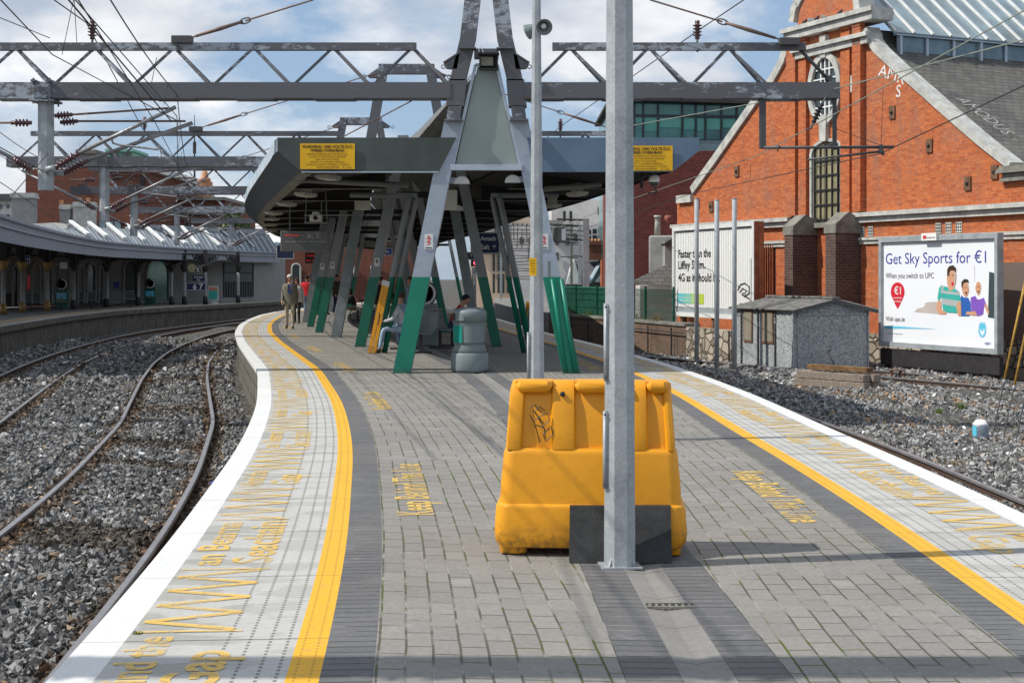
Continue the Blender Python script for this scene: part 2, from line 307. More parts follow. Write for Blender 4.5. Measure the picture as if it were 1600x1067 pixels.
    n = t.noise(v, 60, 3, 0.7); c = t.mix(0.5, a.outputs['Color'], t.ramp(n, [(0.3, 0.6), (0.7, 1.35)]), 'MULTIPLY')
    M['ballast'] = t.fin(c, 0.9, spec=0.25)
    t = NT('ballast bed ground'); v = t.co('Position'); vo = t.n('ShaderNodeTexVoronoi'); t.l(v, vo.inputs['Vector']); vo.inputs['Scale'].default_value = 15
    vo.inputs['Randomness'].default_value = 1
    f = t.noise(v, 0.6, 8, 0.7); f2 = t.noise(v, 5, 4, 0.7)
    c = t.ramp(t.xyz(vo.outputs['Color'])[0], [(0.1, (0.045, 0.043, 0.04)), (0.5, (0.12, 0.115, 0.108)), (0.9, (0.24, 0.235, 0.22))])
    c = t.mix(t.ramp(f, [(0.5, 0.0), (0.68, 0.6)]), c, (0.085, 0.06, 0.038))
    c = t.mix(0.5, c, t.ramp(vo.outputs['Distance'], [(0.0, 1.3), (0.7, 0.35)]), 'MULTIPLY')
    t.bump(t.math('SUBTRACT', 1.0, vo.outputs['Distance']), 0.05); M['bed'] = t.fin(c, 0.95, spec=0.15)
    t = NT('leaf'); a = t.noise(t.co('Position'), 3, 3); M['leaf'] = t.fin(t.ramp(a, [(0.3, (0.035, 0.07, 0.015)), (0.7, (0.10, 0.15, 0.03))]), 0.7)
    M['grass'] = simple('weed green', (0.13, 0.19, 0.04), 0.8, 0, 0.4, 5)
    M['dryplant'] = simple('dry brown stalks', (0.22, 0.16, 0.08), 0.9, 0, 0.4, 5)
    M['fence'] = simple('green fence paint', (0.012, 0.085, 0.055), 0.5, 0, 0.2, 4)
    t = NT('teal office glazing'); v = t.co('Object'); f = t.noise(v, 0.4, 3); M['teal'] = t.fin(t.ramp(f, [(0.35, (0.025, 0.10, 0.10)), (0.65, (0.06, 0.24, 0.21))]), 0.12, 0.2, 0.8)
    M['copper'] = simple('verdigris copper', (0.20, 0.50, 0.40), 0.7, 0, 0.15, 1)
    M['beige'] = simple('beige office cladding', (0.62, 0.50, 0.38), 0.8, 0, 0.08, 1)
    M['terracotta'] = simple('terracotta', (0.55, 0.27, 0.15), 0.85, 0, 0.2, 5)
    M['slatglass'] = simple('lantern glass', (0.16, 0.235, 0.27), 0.15, 0.1, 0.45, 0.9, spec=0.7)
    M['gilt'] = simple('gilded cast iron', (0.27, 0.17, 0.06), 0.5, 0.3, 0.4, 12)
    M['castiron'] = simple('dark cast iron', (0.03, 0.028, 0.03), 0.6, 0, 0.3, 6)
    M['colgrey'] = simple('column grey paint', (0.26, 0.26, 0.255), 0.5, 0, 0.12, 4)
    M['valance'] = NT('valance boards')
    t = M['valance']; u = t.xyz(t.co('UV')); fr = t.math('LESS_THAN', t.math('FRACT', t.math('DIVIDE', u[1], 0.3)), 0.07)
    f = t.noise(t.co('UV', (6, 1, 1)), 2, 7, 0.7); c = t.mix(t.math('MULTIPLY', fr, 0.6), t.ramp(f, [(0.3, (0.22, 0.24, 0.28)), (0.7, (0.36, 0.38, 0.43))]), (0.07, 0.075, 0.085))
    M['valance'] = t.fin(c, 0.7)
mk()

# ---------------------------------------------------------------- mesh builder
def wloc(o):
    v = Vector((0, 0, 0))
    while o is not None: v = v + o.location; o = o.parent
    return v
def frame(d, up=Vector((0, 0, 1))):
    d = d.normalized()
    if abs(d.dot(up)) > 0.995: up = Vector((0, 1, 0))
    x = d.cross(up).normalized(); y = x.cross(d).normalized()
    return x, y, d
class MB:
    def __init__(s): s.v = []; s.f = []; s.uv = None; s.mi = []; s.sm = []; s.uvs = {}
    def add(s, vs, fs, mi=0, sm=False, uvs=None):
        o = len(s.v); s.v += [Vector(p) for p in vs]
        for i, f in enumerate(fs):
            if uvs is not None: s.uvs[len(s.f)] = uvs[i]
            s.f.append(tuple(k+o for k in f)); s.mi.append(mi); s.sm.append(sm)
        return s
    def box(s, c, sz, rz=0.0, mi=0, rx=0.0, bev=0.0):
        m = Matrix.Translation(c) @ Matrix.Rotation(rz, 4, 'Z') @ Matrix.Rotation(rx, 4, 'X')
        x, y, z = sz[0]/2, sz[1]/2, sz[2]/2
        if bev > 0:
            b = min(bev, x*.9, y*.9, z*.9); vs = []
            for k, (zz, ii) in enumerate(((-z, b), (-z+b, 0), (z-b, 0), (z, b))):
                X, Y_ = x-ii, y-ii
                for (a, d) in ((X, Y_-b), (X-b, Y_), (-X+b, Y_), (-X, Y_-b), (-X, -Y_+b), (-X+b, -Y_), (X-b, -Y_), (X, -Y_+b)): vs.append(m @ Vector((a, d, zz)))
            fs = [tuple(range(7, -1, -1)), tuple(range(24, 32))]
            for r in range(3):
                for k in range(8): fs.append((r*8+k, r*8+(k+1) % 8, r*8+8+(k+1) % 8, r*8+8+k))
            return s.add(vs, fs, mi)
        vs = [m @ Vector((a*x, b*y, c_*z)) for c_ in (-1, 1) for b in (-1, 1) for a in (-1, 1)]
        return s.add(vs, [(0, 2, 3, 1), (4, 5, 7, 6), (0, 1, 5, 4), (2, 6, 7, 3), (0, 4, 6, 2), (1, 3, 7, 5)], mi)
    def b2(s, a, b, mi=0):          # axis aligned box from two corners
        a = Vector(a); b = Vector(b); return s.box((a+b)/2, (abs(b.x-a.x), abs(b.y-a.y), abs(b.z-a.z)), 0, mi)
    def bar(s, p, q, w, h, mi=0, up=Vector((0, 0, 1)), w2=None, h2=None):
        p = Vector(p); q = Vector(q); x, y, d = frame(q-p, up); w2 = w if w2 is None else w2; h2 = h if h2 is None else h2
        vs = [p+x*a*w/2+y*b*h/2 for a, b in ((-1, -1), (1, -1), (1, 1), (-1, 1))] + [q+x*a*w2/2+y*b*h2/2 for a, b in ((-1, -1), (1, -1), (1, 1), (-1, 1))]
        return s.add(vs, [(0, 1, 2, 3)[::-1], (4, 5, 6, 7), (0, 1, 5, 4), (1, 2, 6, 5), (2, 3, 7, 6), (3, 0, 4, 7)], mi)
    def tube(s, pts, r, n=8, mi=0, cap=True, r2=None):
        pts = [Vector(p) for p in pts]; rs = [r]*len(pts) if not isinstance(r, (list, tuple)) else list(r)
        if r2 is not None: rs = [r+(r2-r)*i/(len(pts)-1) for i in range(len(pts))]
        vs = []; prev = None
        for i, p in enumerate(pts):
            d = (pts[min(i+1, len(pts)-1)]-pts[max(i-1, 0)])
            if d.length < 1e-9: d = Vector((0, 0, 1))
            d.normalize()
            if prev is None: x, y, _ = frame(d)
            else:
                x = (prev - d*prev.dot(d))
                if x.length < 1e-6: x, y, _ = frame(d)
                else: x.normalize(); y = d.cross(x)
            prev = x
            for k in range(n):
                a = 2*math.pi*k/n; vs.append(p + x*math.cos(a)*rs[i] + d.cross(x)*math.sin(a)*rs[i])
        fs = []
        for i in range(len(pts)-1):
            for k in range(n): fs.append((i*n+k, i*n+(k+1) % n, (i+1)*n+(k+1) % n, (i+1)*n+k))
        s.add(vs, fs, mi, n > 6)
        if cap:
            o = len(s.v)-len(vs); s.f.append(tuple(o+k for k in range(n-1, -1, -1))); s.mi.append(mi); s.sm.append(False)
            s.f.append(tuple(o+(len(pts)-1)*n+k for k in range(n))); s.mi.append(mi); s.sm.append(False)
        return s
    def lathe(s, prof, c=(0, 0, 0), n=24, mi=0, axis=Vector((0, 0, 1)), sm=True, ph=0.0):
        x, y, d = frame(axis) if abs(axis.z) < 0.999 else (Vector((1, 0, 0)), Vector((0, 1, 0)), axis)
        c = Vector(c); vs = []
        for (r, z) in prof:
            for k in range(n):
                a = 2*math.pi*k/n+ph; vs.append(c+x*math.cos(a)*r+y*math.sin(a)*r+d*z)
        fs = []
        for i in range(len(prof)-1):
            for k in range(n): fs.append((i*n+k, i*n+(k+1) % n, (i+1)*n+(k+1) % n, (i+1)*n+k))
        s.add(vs, fs, mi, sm); o = len(s.v)-len(vs)
        s.f.append(tuple(o+k for k in range(n-1, -1, -1))); s.mi.append(mi); s.sm.append(False)
        s.f.append(tuple(o+(len(prof)-1)*n+k for k in range(n))); s.mi.append(mi); s.sm.append(False)
        return s
    def prism(s, poly, off, mi=0, uvf=None):     # planar polygon (world pts) extruded by vector off
        poly = [Vector(p) for p in poly]; n = len(poly); off = Vector(off)
        vs = poly + [p+off for p in poly]
        fs = [tuple(range(n)), tuple(range(2*n-1, n-1, -1))] + [(i, (i+1) % n, n+(i+1) % n, n+i)[::-1] for i in range(n)]
        uvs = None
        if uvf: uvs = [[uvf(vs[k]) for k in f] for f in fs]
        return s.add(vs, fs, mi, False, uvs)
    def sweep(s, prof, path, mi=0, sm=False, closed=False, cap=False, uvl=False):
        # prof: list of (offset right, height); path: list of (point, rightvec)
        n = len(prof); vs = []; ss = [0.0]
        for i, (p, r) in enumerate(path):
            if i: ss.append(ss[-1]+(path[i][0]-path[i-1][0]).length)
            for (a, b) in prof: vs.append(p+r*a+Vector((0, 0, b)))
        pl = [0.0]
        for i in range(1, n): pl.append(pl[-1]+math.hypot(prof[i][0]-prof[i-1][0], prof[i][1]-prof[i-1][1]))
        pl.append(pl[-1]+0.1)
        fs = []; uvs = []
        for i in range(len(path)-1):
            for k in range(n if closed else n-1):
                k2 = (k+1) % n
                fs.append((i*n+k, (i+1)*n+k, (i+1)*n+k2, i*n+k2)); uvs.append([(pl[k], ss[i]), (pl[k], ss[i+1]), (pl[k+1], ss[i+1]), (pl[k+1], ss[i])])
        if cap and closed:
            fs.append(tuple(range(n))); uvs.append([(0, 0)]*n); fs.append(tuple((len(path)-1)*n+k for k in range(n-1, -1, -1))); uvs.append([(0, 0)]*n)
        return s.add(vs, fs, mi, sm, uvs)
    def build(s, name, mat, parent=None, label=None, origin=None, **props):
        me = bpy.data.meshes.new(name)
        if parent is not None: o0 = wloc(parent)
        elif origin is not None: o0 = Vector(origin)
        else:
            xs = [p.x for p in s.v]; ys = [p.y for p in s.v]; zs = [p.z for p in s.v]
            o0 = Vector(((min(xs)+max(xs))/2, (min(ys)+max(ys))/2, min(zs)))
        me.from_pydata([tuple(p-o0) for p in s.v], [], s.f)
        mats = mat if isinstance(mat, (list, tuple)) else [mat]
        for m_ in mats: me.materials.append(M[m_] if isinstance(m_, str) else m_)
        me.polygons.foreach_set('material_index', s.mi); me.polygons.foreach_set('use_smooth', s.sm)
        if s.uvs:
            ul = me.uv_layers.new(name='UVMap')
            for pi, uv in s.uvs.items():
                p = me.polygons[pi]
                for j, li in enumerate(p.loop_indices): ul.data[li].uv = uv[j]
        me.update()
        o = bpy.data.objects.new(name, me); COL.objects.link(o)
        if parent is not None: o.parent = parent
        else: o.location = o0
        if label: o['label'] = label
        for k, v in props.items(): o[k] = v
        return o
def thing(name, label, cat, loc, group=None):
    o = bpy.data.objects.new(name, None); COL.objects.link(o); o.location = loc; o.empty_display_size = 0.2
    o['label'] = label; o['category'] = cat
    if group: o['group'] = group
    return o
def one(mb, name, mat, label, cat, group=None, origin=None):
    o = mb.build(name, mat, None, label, origin); o['category'] = cat
    if group: o['group'] = group
    return o
def struct(mb, name, mat): 
    o = mb.build(name, mat, None, None, (0, 0, 0)); o['kind'] = 'structure'; return o
def copy_tree(src, loc, label, parent=None, rz=0.0, cat=None):
    c = src.copy(); COL.objects.link(c); c.location = loc; c.parent = parent; c['label'] = label
    if rz: c.rotation_euler = (0, 0, rz)
    def rec(a, b):
        for ch in list(a.children):
            if ch is b: continue
            d = ch.copy(); COL.objects.link(d); d.parent = b; rec(ch, d)
    rec(src, c); return c
_tc = {}
def textmesh(s, font_bold=0.0):
    key = (s, font_bold)
    if key in _tc: return _tc[key]
    cu = bpy.data.curves.new('t', 'FONT'); cu.body = s; cu.size = 1.0; cu.resolution_u = 3; cu.offset = font_bold
    ob = bpy.data.objects.new('t', cu); COL.objects.link(ob)
    dg = bpy.context.evaluated_depsgraph_get(); me = bpy.data.meshes.new_from_object(ob.evaluated_get(dg))
    vs = [tuple(v.co) for v in me.vertices]; fs = [tuple(p.vertices) for p in me.polygons]
    bpy.data.objects.remove(ob); bpy.data.curves.remove(cu); bpy.data.meshes.remove(me)
    xs = [v[0] for v in vs]; ys = [v[1] for v in vs]
    r = (vs, fs, min(xs), max(xs), min(ys), max(ys)); _tc[key] = r; return r
def text_on(mb, s, o, ex, ey, x0, y0, w=None, h=0.1, align='L', bold=0.0, en=None, lift=0.004, mi=0, fullh=False):
    """write s on the plane (o, ex, ey): x0,y0 baseline start, cap height h, optional width w"""
    vs, fs, a, b, c, d = textmesh(s, bold)
    sy = h/0.70 if not fullh else h/(d-c); sx = sy if w is None else w/(b-a)
    wd = (b-a)*sx
    if align == 'C': x0 = x0-wd/2
    if align == 'R': x0 = x0-wd
    yb = 0.0 if not fullh else c
    en = en or ex.cross(ey).normalized()
    mb.add([o+ex*(x0+(v[0]-a)*sx)+ey*(y0+(v[1]-yb)*sy)+en*lift for v in vs], fs, mi)
    return wd
# ================================================================ PLAN CURVES
def smooth_curve(tab, y0=-10.0, y1=112.0, st=0.25, k=21):
    ys = np.arange(y0, y1+1e-6, st); tab = sorted(tab); a = np.array(tab)
    xs = np.interp(ys, a[:, 0], a[:, 1]); pad = np.concatenate([xs[0]-(xs[1]-xs[0])*np.arange(k, 0, -1), xs, xs[-1]+(xs[-1]-xs[-2])*np.arange(1, k+1)])
    w = np.hanning(2*k+1); w /= w.sum(); xs2 = np.convolve(pad, w, 'same')[k:-k]
    return ys, xs2
LT = [(-10, -1.25), (0, -1.55), (3, -1.72), (5.8, -1.90), (6.56, -1.95), (7.92, -2.06), (9.5, -2.2), (10.85, -2.35), (12.4, -2.5), (14.43, -2.74), (16.9, -3.08), (19, -3.40), (21.6, -3.86), (25.3, -4.52), (29.8, -5.54), (36.3, -7.0), (42.6, -8.31), (48.9, -9.4), (54.7, -10.2), (62, -11.0), (68, -11.3), (76, -11.1), (85, -10.5), (95, -9.5), (112, -8.0)]
RT = [(-10, 3.35), (0, 3.46), (6.7, 3.54), (9.9, 3.585), (12.7, 3.55), (15.3, 3.48), (19.6, 3.42), (23, 3.27), (27.4, 2.96), (30.6, 2.58), (34.7, 2.15), (42.8, 0.96), (50, 0.15), (55.5, -0.45), (61, -1.1), (70, -2.6), (80, -3.9), (95, -5.0), (112, -5.2)]
OT = [(0, -10.0), (20, -12.0), (33, -14.2), (40, -15.6), (47.6, -17.1), (59, -18.6), (69, -19.35), (76.4, -18.9), (85, -17.4), (94, -16.2), (105, -15.0), (112, -14.4)]
YS, LX = smooth_curve(LT, k=9); _, RX = smooth_curve(RT, k=9); _, OX = smooth_curve(OT, k=17)
class Edge:
    def __init__(s, xs, sign):
        s.p = [Vector((x, y, 0)) for x, y in zip(xs, YS)]; s.sign = sign
        s.v = [0.0]
        for i in range(1, len(s.p)): s.v.append(s.v[-1]+(s.p[i]-s.p[i-1]).length)
        s.n = []
        for i in range(len(s.p)):
            d = (s.p[min(i+2, len(s.p)-1)]-s.p[max(i-2, 0)]).normalized(); s.n.append(Vector((d.y, -d.x, 0))*sign)
        s.va = np.array(s.v)
    def at(s, v, u, z=0.0):
        i = int(np.searchsorted(s.va, v)); i = max(1, min(len(s.p)-1, i)); f = (v-s.v[i-1])/(s.v[i]-s.v[i-1])
        return s.p[i-1].lerp(s.p[i], f) + s.n[i-1].lerp(s.n[i], f)*u + Vector((0, 0, z))
    def vy(s, Y): return float(np.interp(Y, YS, s.va))
    def path(s, u, y0, y1, st=2, z=0.0):
        r = []
        for i in range(0, len(s.p), st):
            if y0 <= YS[i] <= y1: r.append((s.p[i]+s.n[i]*u+Vector((0, 0, z)), s.n[i]))
        return r
EL = Edge(LX, 1.0); ER = Edge(RX, -1.0); EO = Edge(OX, -1.0)
def Lx(Y): return float(np.interp(Y, YS, LX))
def Rx(Y): return float(np.interp(Y, YS, RX))
def Cx(Y): return (Lx(Y)+Rx(Y))/2
ZR = -0.90; ZB = -1.04                       # rail head and ballast level
# ================================================================ GROUND
mb = MB()
mb.add([(-900, -60, -1.12), (900, -60, -1.12), (900, 1500, -1.12), (-900, 1500, -1.12)], [(0, 1, 2, 3)])
struct(mb, 'ground', 'bed')
# ballast bed with a little relief, left tracks and right track
def bed(name, xa, xb, ya, yb, st, seed, amp=0.05):
    r = np.random.RandomState(seed); mb = MB(); nx = int((yb-ya)/st)+1; ny = 26; vs = []; fs = []
    ph = r.rand(8)*6
    for i in range(nx):
        Y = ya+i*st
        for j in range(ny):
            f = j/(ny-1); X = xa(Y)*(1-f)+xb(Y)*f
            z = ZB+amp*(math.sin(X*1.9+ph[0]+Y*.3)*.5+math.sin(Y*.8+ph[1])*.4+math.sin(X*.7-Y*.5+ph[2])*.6)
            vs.append((X, Y, z-0.02))
    for i in range(nx-1):
        for j in range(ny-1): fs.append((i*ny+j, i*ny+j+1, (i+1)*ny+j+1, (i+1)*ny+j))
    mb.add(vs, fs, 0, True); return struct(mb, name, 'bed')
bed('ballast_bed', lambda Y: float(np.interp(Y, YS, OX))-0.1, lambda Y: Lx(Y)+0.12, 2, 108, 0.5, 1)
bed('ballast_bed', lambda Y: Rx(Y)-0.12, lambda Y: 14.5+(Y-37)*-0.1 if Y < 60 else 12.2, 3, 100, 0.5, 2)
# stones
def stones(name, cells, seed):
    r = np.random.RandomState(seed)
    P0 = []; SZ = []
    for (ya, yb, xa, xb, dens, size) in cells:
        n = int((yb-ya)*1.0)
        for k in range(n):
            y0 = ya+k; w = xb(y0)-xa(y0)
            if w <= 0: continue
            m = int(w*dens); Y = y0+r.rand(m); X = xa(y0)+r.rand(m)*w
            px = CX+X/Y*F; py = HY+(H-ZB)*F/Y
            ok = (px > -30) & (px < 1630) & (py < 1120)
            ok &= (X < np.interp(Y, YS, LX)-0.16) | (X > np.interp(Y, YS, RX)+0.16)
            X = X[ok]; Y = Y[ok]; P0.append(np.stack([X, Y], 1)); SZ.append(size*(0.55+0.9*r.rand(len(X))**1.6))
    P0 = np.concatenate(P0); SZ = np.concatenate(SZ); n = len(P0)
    lx = np.interp(P0[:, 1], YS, LX); d = lx-P0[:, 0]
    rx = P0[:, 0]-np.interp(P0[:, 1], YS, RX)
    # shoulder heap near platform, lower in the four foot
    z = ZB+0.02+0.05*np.sin(P0[:, 0]*1.9+P0[:, 1]*.3)+0.015*r.randn(n)
    z = np.where((d > 0) & (d < 0.65), z+0.03, z)
    z = np.where((d > 2.9) & (d < 4.2), z+0.06, z)
    base = np.array([(x, y, zz) for zz in (-1, 1) for y in (-1, 1) for x in (-1, 1)], float)*0.5
    fs = np.array([(0, 2, 3, 1), (4, 5, 7, 6), (0, 1, 5, 4), (2, 6, 7, 3), (0, 4, 6, 2), (1, 3, 7, 5)])
    V = base[None] * (1+0.0*r.rand(n, 8, 1)); V = V+0.30*r.randn(n, 8, 3).clip(-1.4, 1.4)
    V *= np.stack([0.8+0.5*r.rand(n), 0.7+0.4*r.rand(n), 0.45+0.35*r.rand(n)], 1)[:, None, :]
    a = r.randn(n, 4); a[:, 0] += 1.0; a /= np.linalg.norm(a, axis=1)[:, None]; w_, x_, y_, z_ = a.T
    Rm = np.stack([1-2*(y_*y_+z_*z_), 2*(x_*y_-z_*w_), 2*(x_*z_+y_*w_), 2*(x_*y_+z_*w_), 1-2*(x_*x_+z_*z_), 2*(y_*z_-x_*w_), 2*(x_*z_-y_*w_), 2*(y_*z_+x_*w_), 1-2*(x_*x_+y_*y_)], 1).reshape(n, 3, 3)
    V = np.einsum('nij,nkj->nki', Rm, V)*SZ[:, None, None]
    V += np.stack([P0[:, 0], P0[:, 1], z], 1)[:, None, :]
    FA = (fs[None]+(np.arange(n)*8)[:, None, None]).reshape(-1)
    me = bpy.data.meshes.new(name); me.vertices.add(n*8); me.vertices.foreach_set('co', V.reshape(-1).astype('f'))
    me.loops.add(n*24); me.loops.foreach_set('vertex_index', FA.astype('i'))
    me.polygons.add(n*6); me.polygons.foreach_set('loop_start', np.arange(n*6, dtype='i')*4); me.polygons.foreach_set('loop_total', np.full(n*6, 4, 'i'))
    me.polygons.foreach_set('use_smooth', np.zeros(n*6, dtype=bool)); me.update(calc_edges=True); me.validate()
    t = 0.06+0.235*r.rand(n)**1.7; hot = r.rand(n)
    tint = np.stack([t*1.0, t*0.99, t*0.975, np.ones(n)], 1)
    br = (hot > 0.965); tint[br, :3] = np.stack([t[br]*1.3, t[br]*1.0, t[br]*0.7], 1)
    wh = hot < 0.012; tint[wh, :3] = 0.55
    # brown stained band close to the rails
    dr = np.minimum(np.minimum(np.abs(d-0.77), np.abs(d-2.37)), np.minimum(np.abs(d-4.45), np.abs(d-6.05)))
    st = (dr < 0.10+0.16*r.rand(n)) & (d > 0)
    dk = (np.sin(P0[:, 1]*0.9+1.0)+np.sin(P0[:, 1]*2.3) > 0.9) & (np.abs(d-1.55) < 0.8)
    tint[st, :3] = tint[st, :3]*np.array([0.72, 0.55, 0.42]); tint[dk, :3] = tint[dk, :3]*np.array([0.62, 0.55, 0.48])
    rr = (rx > 0) & (rx > 3.2) & (np.sin(P0[:, 0]*1.3+P0[:, 1]*0.7)+0.5*r.randn(n) > 1.35)
    tint[rr, :3] = tint[rr, :3]*np.array([1.3, 0.85, 0.55])
    tint[:, :3] *= np.where(rx > 0, 1.5, 1.22)[:, None]
    tint[:, 3] = 1
    ca = me.color_attributes.new('tint', 'FLOAT_COLOR', 'POINT'); ca.data.foreach_set('color', np.repeat(tint, 8, 0).reshape(-1).astype('f'))
    me.materials.append(M['ballast']); o = bpy.data.objects.new(name, me); COL.objects.link(o)
    o['kind'] = 'stuff'; o['label'] = 'loose grey crushed stone ballast lying between and beside the rails'; o['category'] = 'ballast'
    return o
xl = lambda Y: max(-0.37*Y-0.4, float(np.interp(Y, YS, OX))+0.1)
xr = lambda Y: min(0.37*Y+0.4, 12.6-(Y-37)*0.2)
stones('ballast', [
    (7, 15, xl, Lx, 760, 0.042), (15, 23, xl, Lx, 560, 0.048), (23, 34, xl, Lx, 330, 0.055), (34, 60, xl, Lx, 90, 0.09),
    (12, 27, Rx, xr, 430, 0.050), (27, 36, Rx, xr, 260, 0.058), (36, 52, Rx, xr, 90, 0.09)], 3)
# ================================================================ PLATFORM
mb = MB(); cuts = [(0, .19, 0), (.19, .97, 1), (.97, 1.11, 2), (1.11, 1.33, 3)]
for E in (EL, ER):
    pts = [i for i in range(0, len(YS), 2) if YS[i] <= 107]
    for (a, b, mi) in cuts:
        vs = []; uv = []
        for i in pts: vs += [E.p[i]+E.n[i]*a, E.p[i]+E.n[i]*b]; uv += [(a, E.v[i]), (b, E.v[i])]
        fs = [(2*k, 2*k+1, 2*k+3, 2*k+2) if E is EL else (2*k, 2*k+2, 2*k+3, 2*k+1) for k in range(len(pts)-1)]
        mb.add(vs, fs, mi, False, [[uv[j] for j in f] for f in fs])
    # paved middle: from u=1.33 to the central drain
    cd = -1 if E is EL else 1
    for (ra, rb, mi) in ((None, .35, 4), (.35, .11, 3), (.11, 0.0, 5)):
        vs = []; uv = []
        for i in pts:
            c = (EL.p[i]+ER.p[i])/2; e = E.p[i]+E.n[i]*1.33; tot = (c-e).length
            pa = e if ra is None else c+(e-c).normalized()*ra; pb = c+(e-c).normalized()*rb
            ua = 1.33 if ra is None else 1.33+tot-ra; ub = 1.33+tot-rb
            if ra is not None: ua, ub = 0.35-ra, 0.35-rb
            za = -0.012 if (mi == 5 and rb == 0.0) else 0
            vs += [pa, pb+Vector((0, 0, za))]; uv += [(ua, E.v[i]), (ub, E.v[i])]
        fs = [(2*k, 2*k+1, 2*k+3, 2*k+2) if E is EL else (2*k, 2*k+2, 2*k+3, 2*k+1) for k in range(len(pts)-1)]
        mb.add(vs, fs, mi, False, [[uv[j] for j in f] for f in fs])
    # coping nose and side wall
    pr = [(0, 0), (-0.005, -0.02), (0, -0.10), (0.07, -0.10), (0.07, -1.3)]
    path = [(E.p[i], E.n[i]) for i in pts]
    mb.sweep(pr[:3], path, 0, False, uvl=True); mb.sweep(pr[2:], path, 6)
yl = YS[[i for i in range(0, len(YS), 2) if YS[i] <= 107][-1]]
i = pts[-1]; mb.add([EL.p[i], ER.p[i], ER.p[i]+Vector((0, 0, -1.3)), EL.p[i]+Vector((0, 0, -1.3))], [(0, 1, 2, 3)], 6)
platform = struct(mb, 'platform', ['p_white', 'p_slab', 'p_yellow', 'p_dark', 'p_pav', 'p_chan', 'pwall'])
# painted writing on the platform
def ptext(mb, E, s, v0, u0, length, height, flip, bold=0.02, z=0.004):
    # baseline runs along v; letters' tops towards the track (u decreasing); flip reverses the reading direction
    vs, fs, a, b, c, d = textmesh(s, bold); out = []
    for p in vs:
        x = (p[0]-a)/(b-a)*length; y = p[1]/0.72*height
        v = v0+x if not flip else v0-x
        out.append(E.at(v, u0-y, z))
    mb.add(out, [f if not flip else f for f in fs])
def stroke(mb, E, a, b, w, z=0.004):
    (v1, u1), (v2, u2) = a, b; n = 5; vs = []
    d = Vector((v2-v1, u2-u1)).normalized(); nx = Vector((-d.y, d.x))*w/2
    for k in range(n+1):
        v = v1+(v2-v1)*k/n; u = u1+(u2-u1)*k/n; vs += [E.at(v-nx.x, u-nx.y, z), E.at(v+nx.x, u+nx.y, z)]
    mb.add(vs, [(2*k, 2*k+1, 2*k+3, 2*k+2) for k in range(n)])
def zigzag(mb, E, v0, v1, n):
    st = (v1-v0)/n
    stroke(mb, E, (v0-0.03, .21), (v0-0.03, .70), .03, .0045)
    for k in range(n):
        a = (v0+k*st, .22 if k % 2 else .66); b = (v0+(k+1)*st, .66 if k % 2 else .22)
        stroke(mb, E, a, b, .052, .0040+0.0004*(k % 2))
    stroke(mb, E, (v1+0.03, .21), (v1+0.03, .70), .03, .0045)
def marks(E, base, flip, n, lbl):
    mb = MB(); v = base; odd = 0
    while v < EL.vy(68):
        if odd % 2 == 0:
            L1, L2, ln = 'Mind the', 'Gap', .95
        else: L1, L2, ln = 'an Bearna', 'Seachain', 1.45
        if not flip:
            ptext(mb, E, L1, v, .40, ln, .185, False, .022); ptext(mb, E, L2, v+(0.05 if odd % 2 else 0.1), .69, ln*(0.62 if odd % 2 == 0 else .97), .235, False, .022)
        else:
            ptext(mb, E, L1, v+ln, .40, ln, .185, True, .022); ptext(mb, E, L2, v+ln-.1, .69, ln*(0.62 if odd % 2 == 0 else .97), .235, True, .022)
        v += ln+0.12; zigzag(mb, E, v, v+1.35, 8); v += 1.35+0.14; odd += 1
    return mb
m1 = marks(EL, EL.vy(5.55), False, 12, '')
o = m1.build('painted_lettering', 'p_text', None, None, (0, 0, 0)); o['kind'] = 'structure'
m1 = marks(ER, ER.vy(2.6), True, 12, '')
o = m1.build('painted_lettering', 'p_text', None, None, (0, 0, 0)); o['kind'] = 'structure'
mb = MB()
yl_ = G(600, 812).y
for Y in (9.7, 17.5, 24.6, 31.0, 38.0, 45.0, 52.0, 59.0):
    v = EL.vy(Y); ptext(mb, EL, 'Keep Behind This Line', v, 1.69, 2.7 if Y < 20 else 2.6, .26, False, 0.02)
for Y in (12.1, 20.5, 28.0, 36, 44):
    v = ER.vy(Y); ptext(mb, ER, 'Keep Behind This Line', v, 1.69, 2.55, .26, True, 0.02)
o = mb.build('painted_lettering', 'p_text', None, None, (0, 0, 0)); o['kind'] = 'structure'
# drain grate
mb = MB(); g = G(1047, 947)
for k in range(7): mb.box(g+Vector((-.1+.033*k, 0, .002)), (.012, .07, .012))
mb.box(g+Vector((0, .035, .004)), (.24, .012, .014)); mb.box(g+Vector((0, -.035, .003)), (.24, .012, .012))
one(mb, 'drain_grate', 'stonedk', 'small dull metal drain grate set in the concrete channel in front of the near post', 'drain grate')
# opposite platform
mb = MB()
pts = [i for i in range(0, len(YS), 3) if 15 <= YS[i] <= 110]
for (a, b, mi) in ((0, .45, 0), (.45, 1.5, 1), (1.5, 8, 2)):
    vs = []; uv = []
    for i in pts: vs += [EO.p[i]+Vector((-a, 0, 0)), EO.p[i]+Vector((-b, 0, 0))]; uv += [(a, EO.v[i]), (b, EO.v[i])]
    fs = [(2*k, 2*k+2, 2*k+3, 2*k+1) for k in range(len(pts)-1)]; mb.add(vs, fs, mi, False, [[uv[j] for j in f] for f in fs])
pth = [(EO.p[i], Vector((-1, 0, 0))) for i in pts]
mb.sweep([(0, 0), (0, -.22), (.12, -.24), (.12, -1.3)], pth, 3)
M['tanpave'] = simple('sand coloured paving', (0.36, 0.27, 0.17), 0.9, 0, 0.3, 1.2)
M['greypave'] = simple('grey paving', (0.2, 0.195, 0.185), 0.9, 0, 0.25, 1.2)
M['edgestone'] = simple('weathered edge stone', (0.34, 0.335, 0.32), 0.9, 0, 0.3, 2.5)
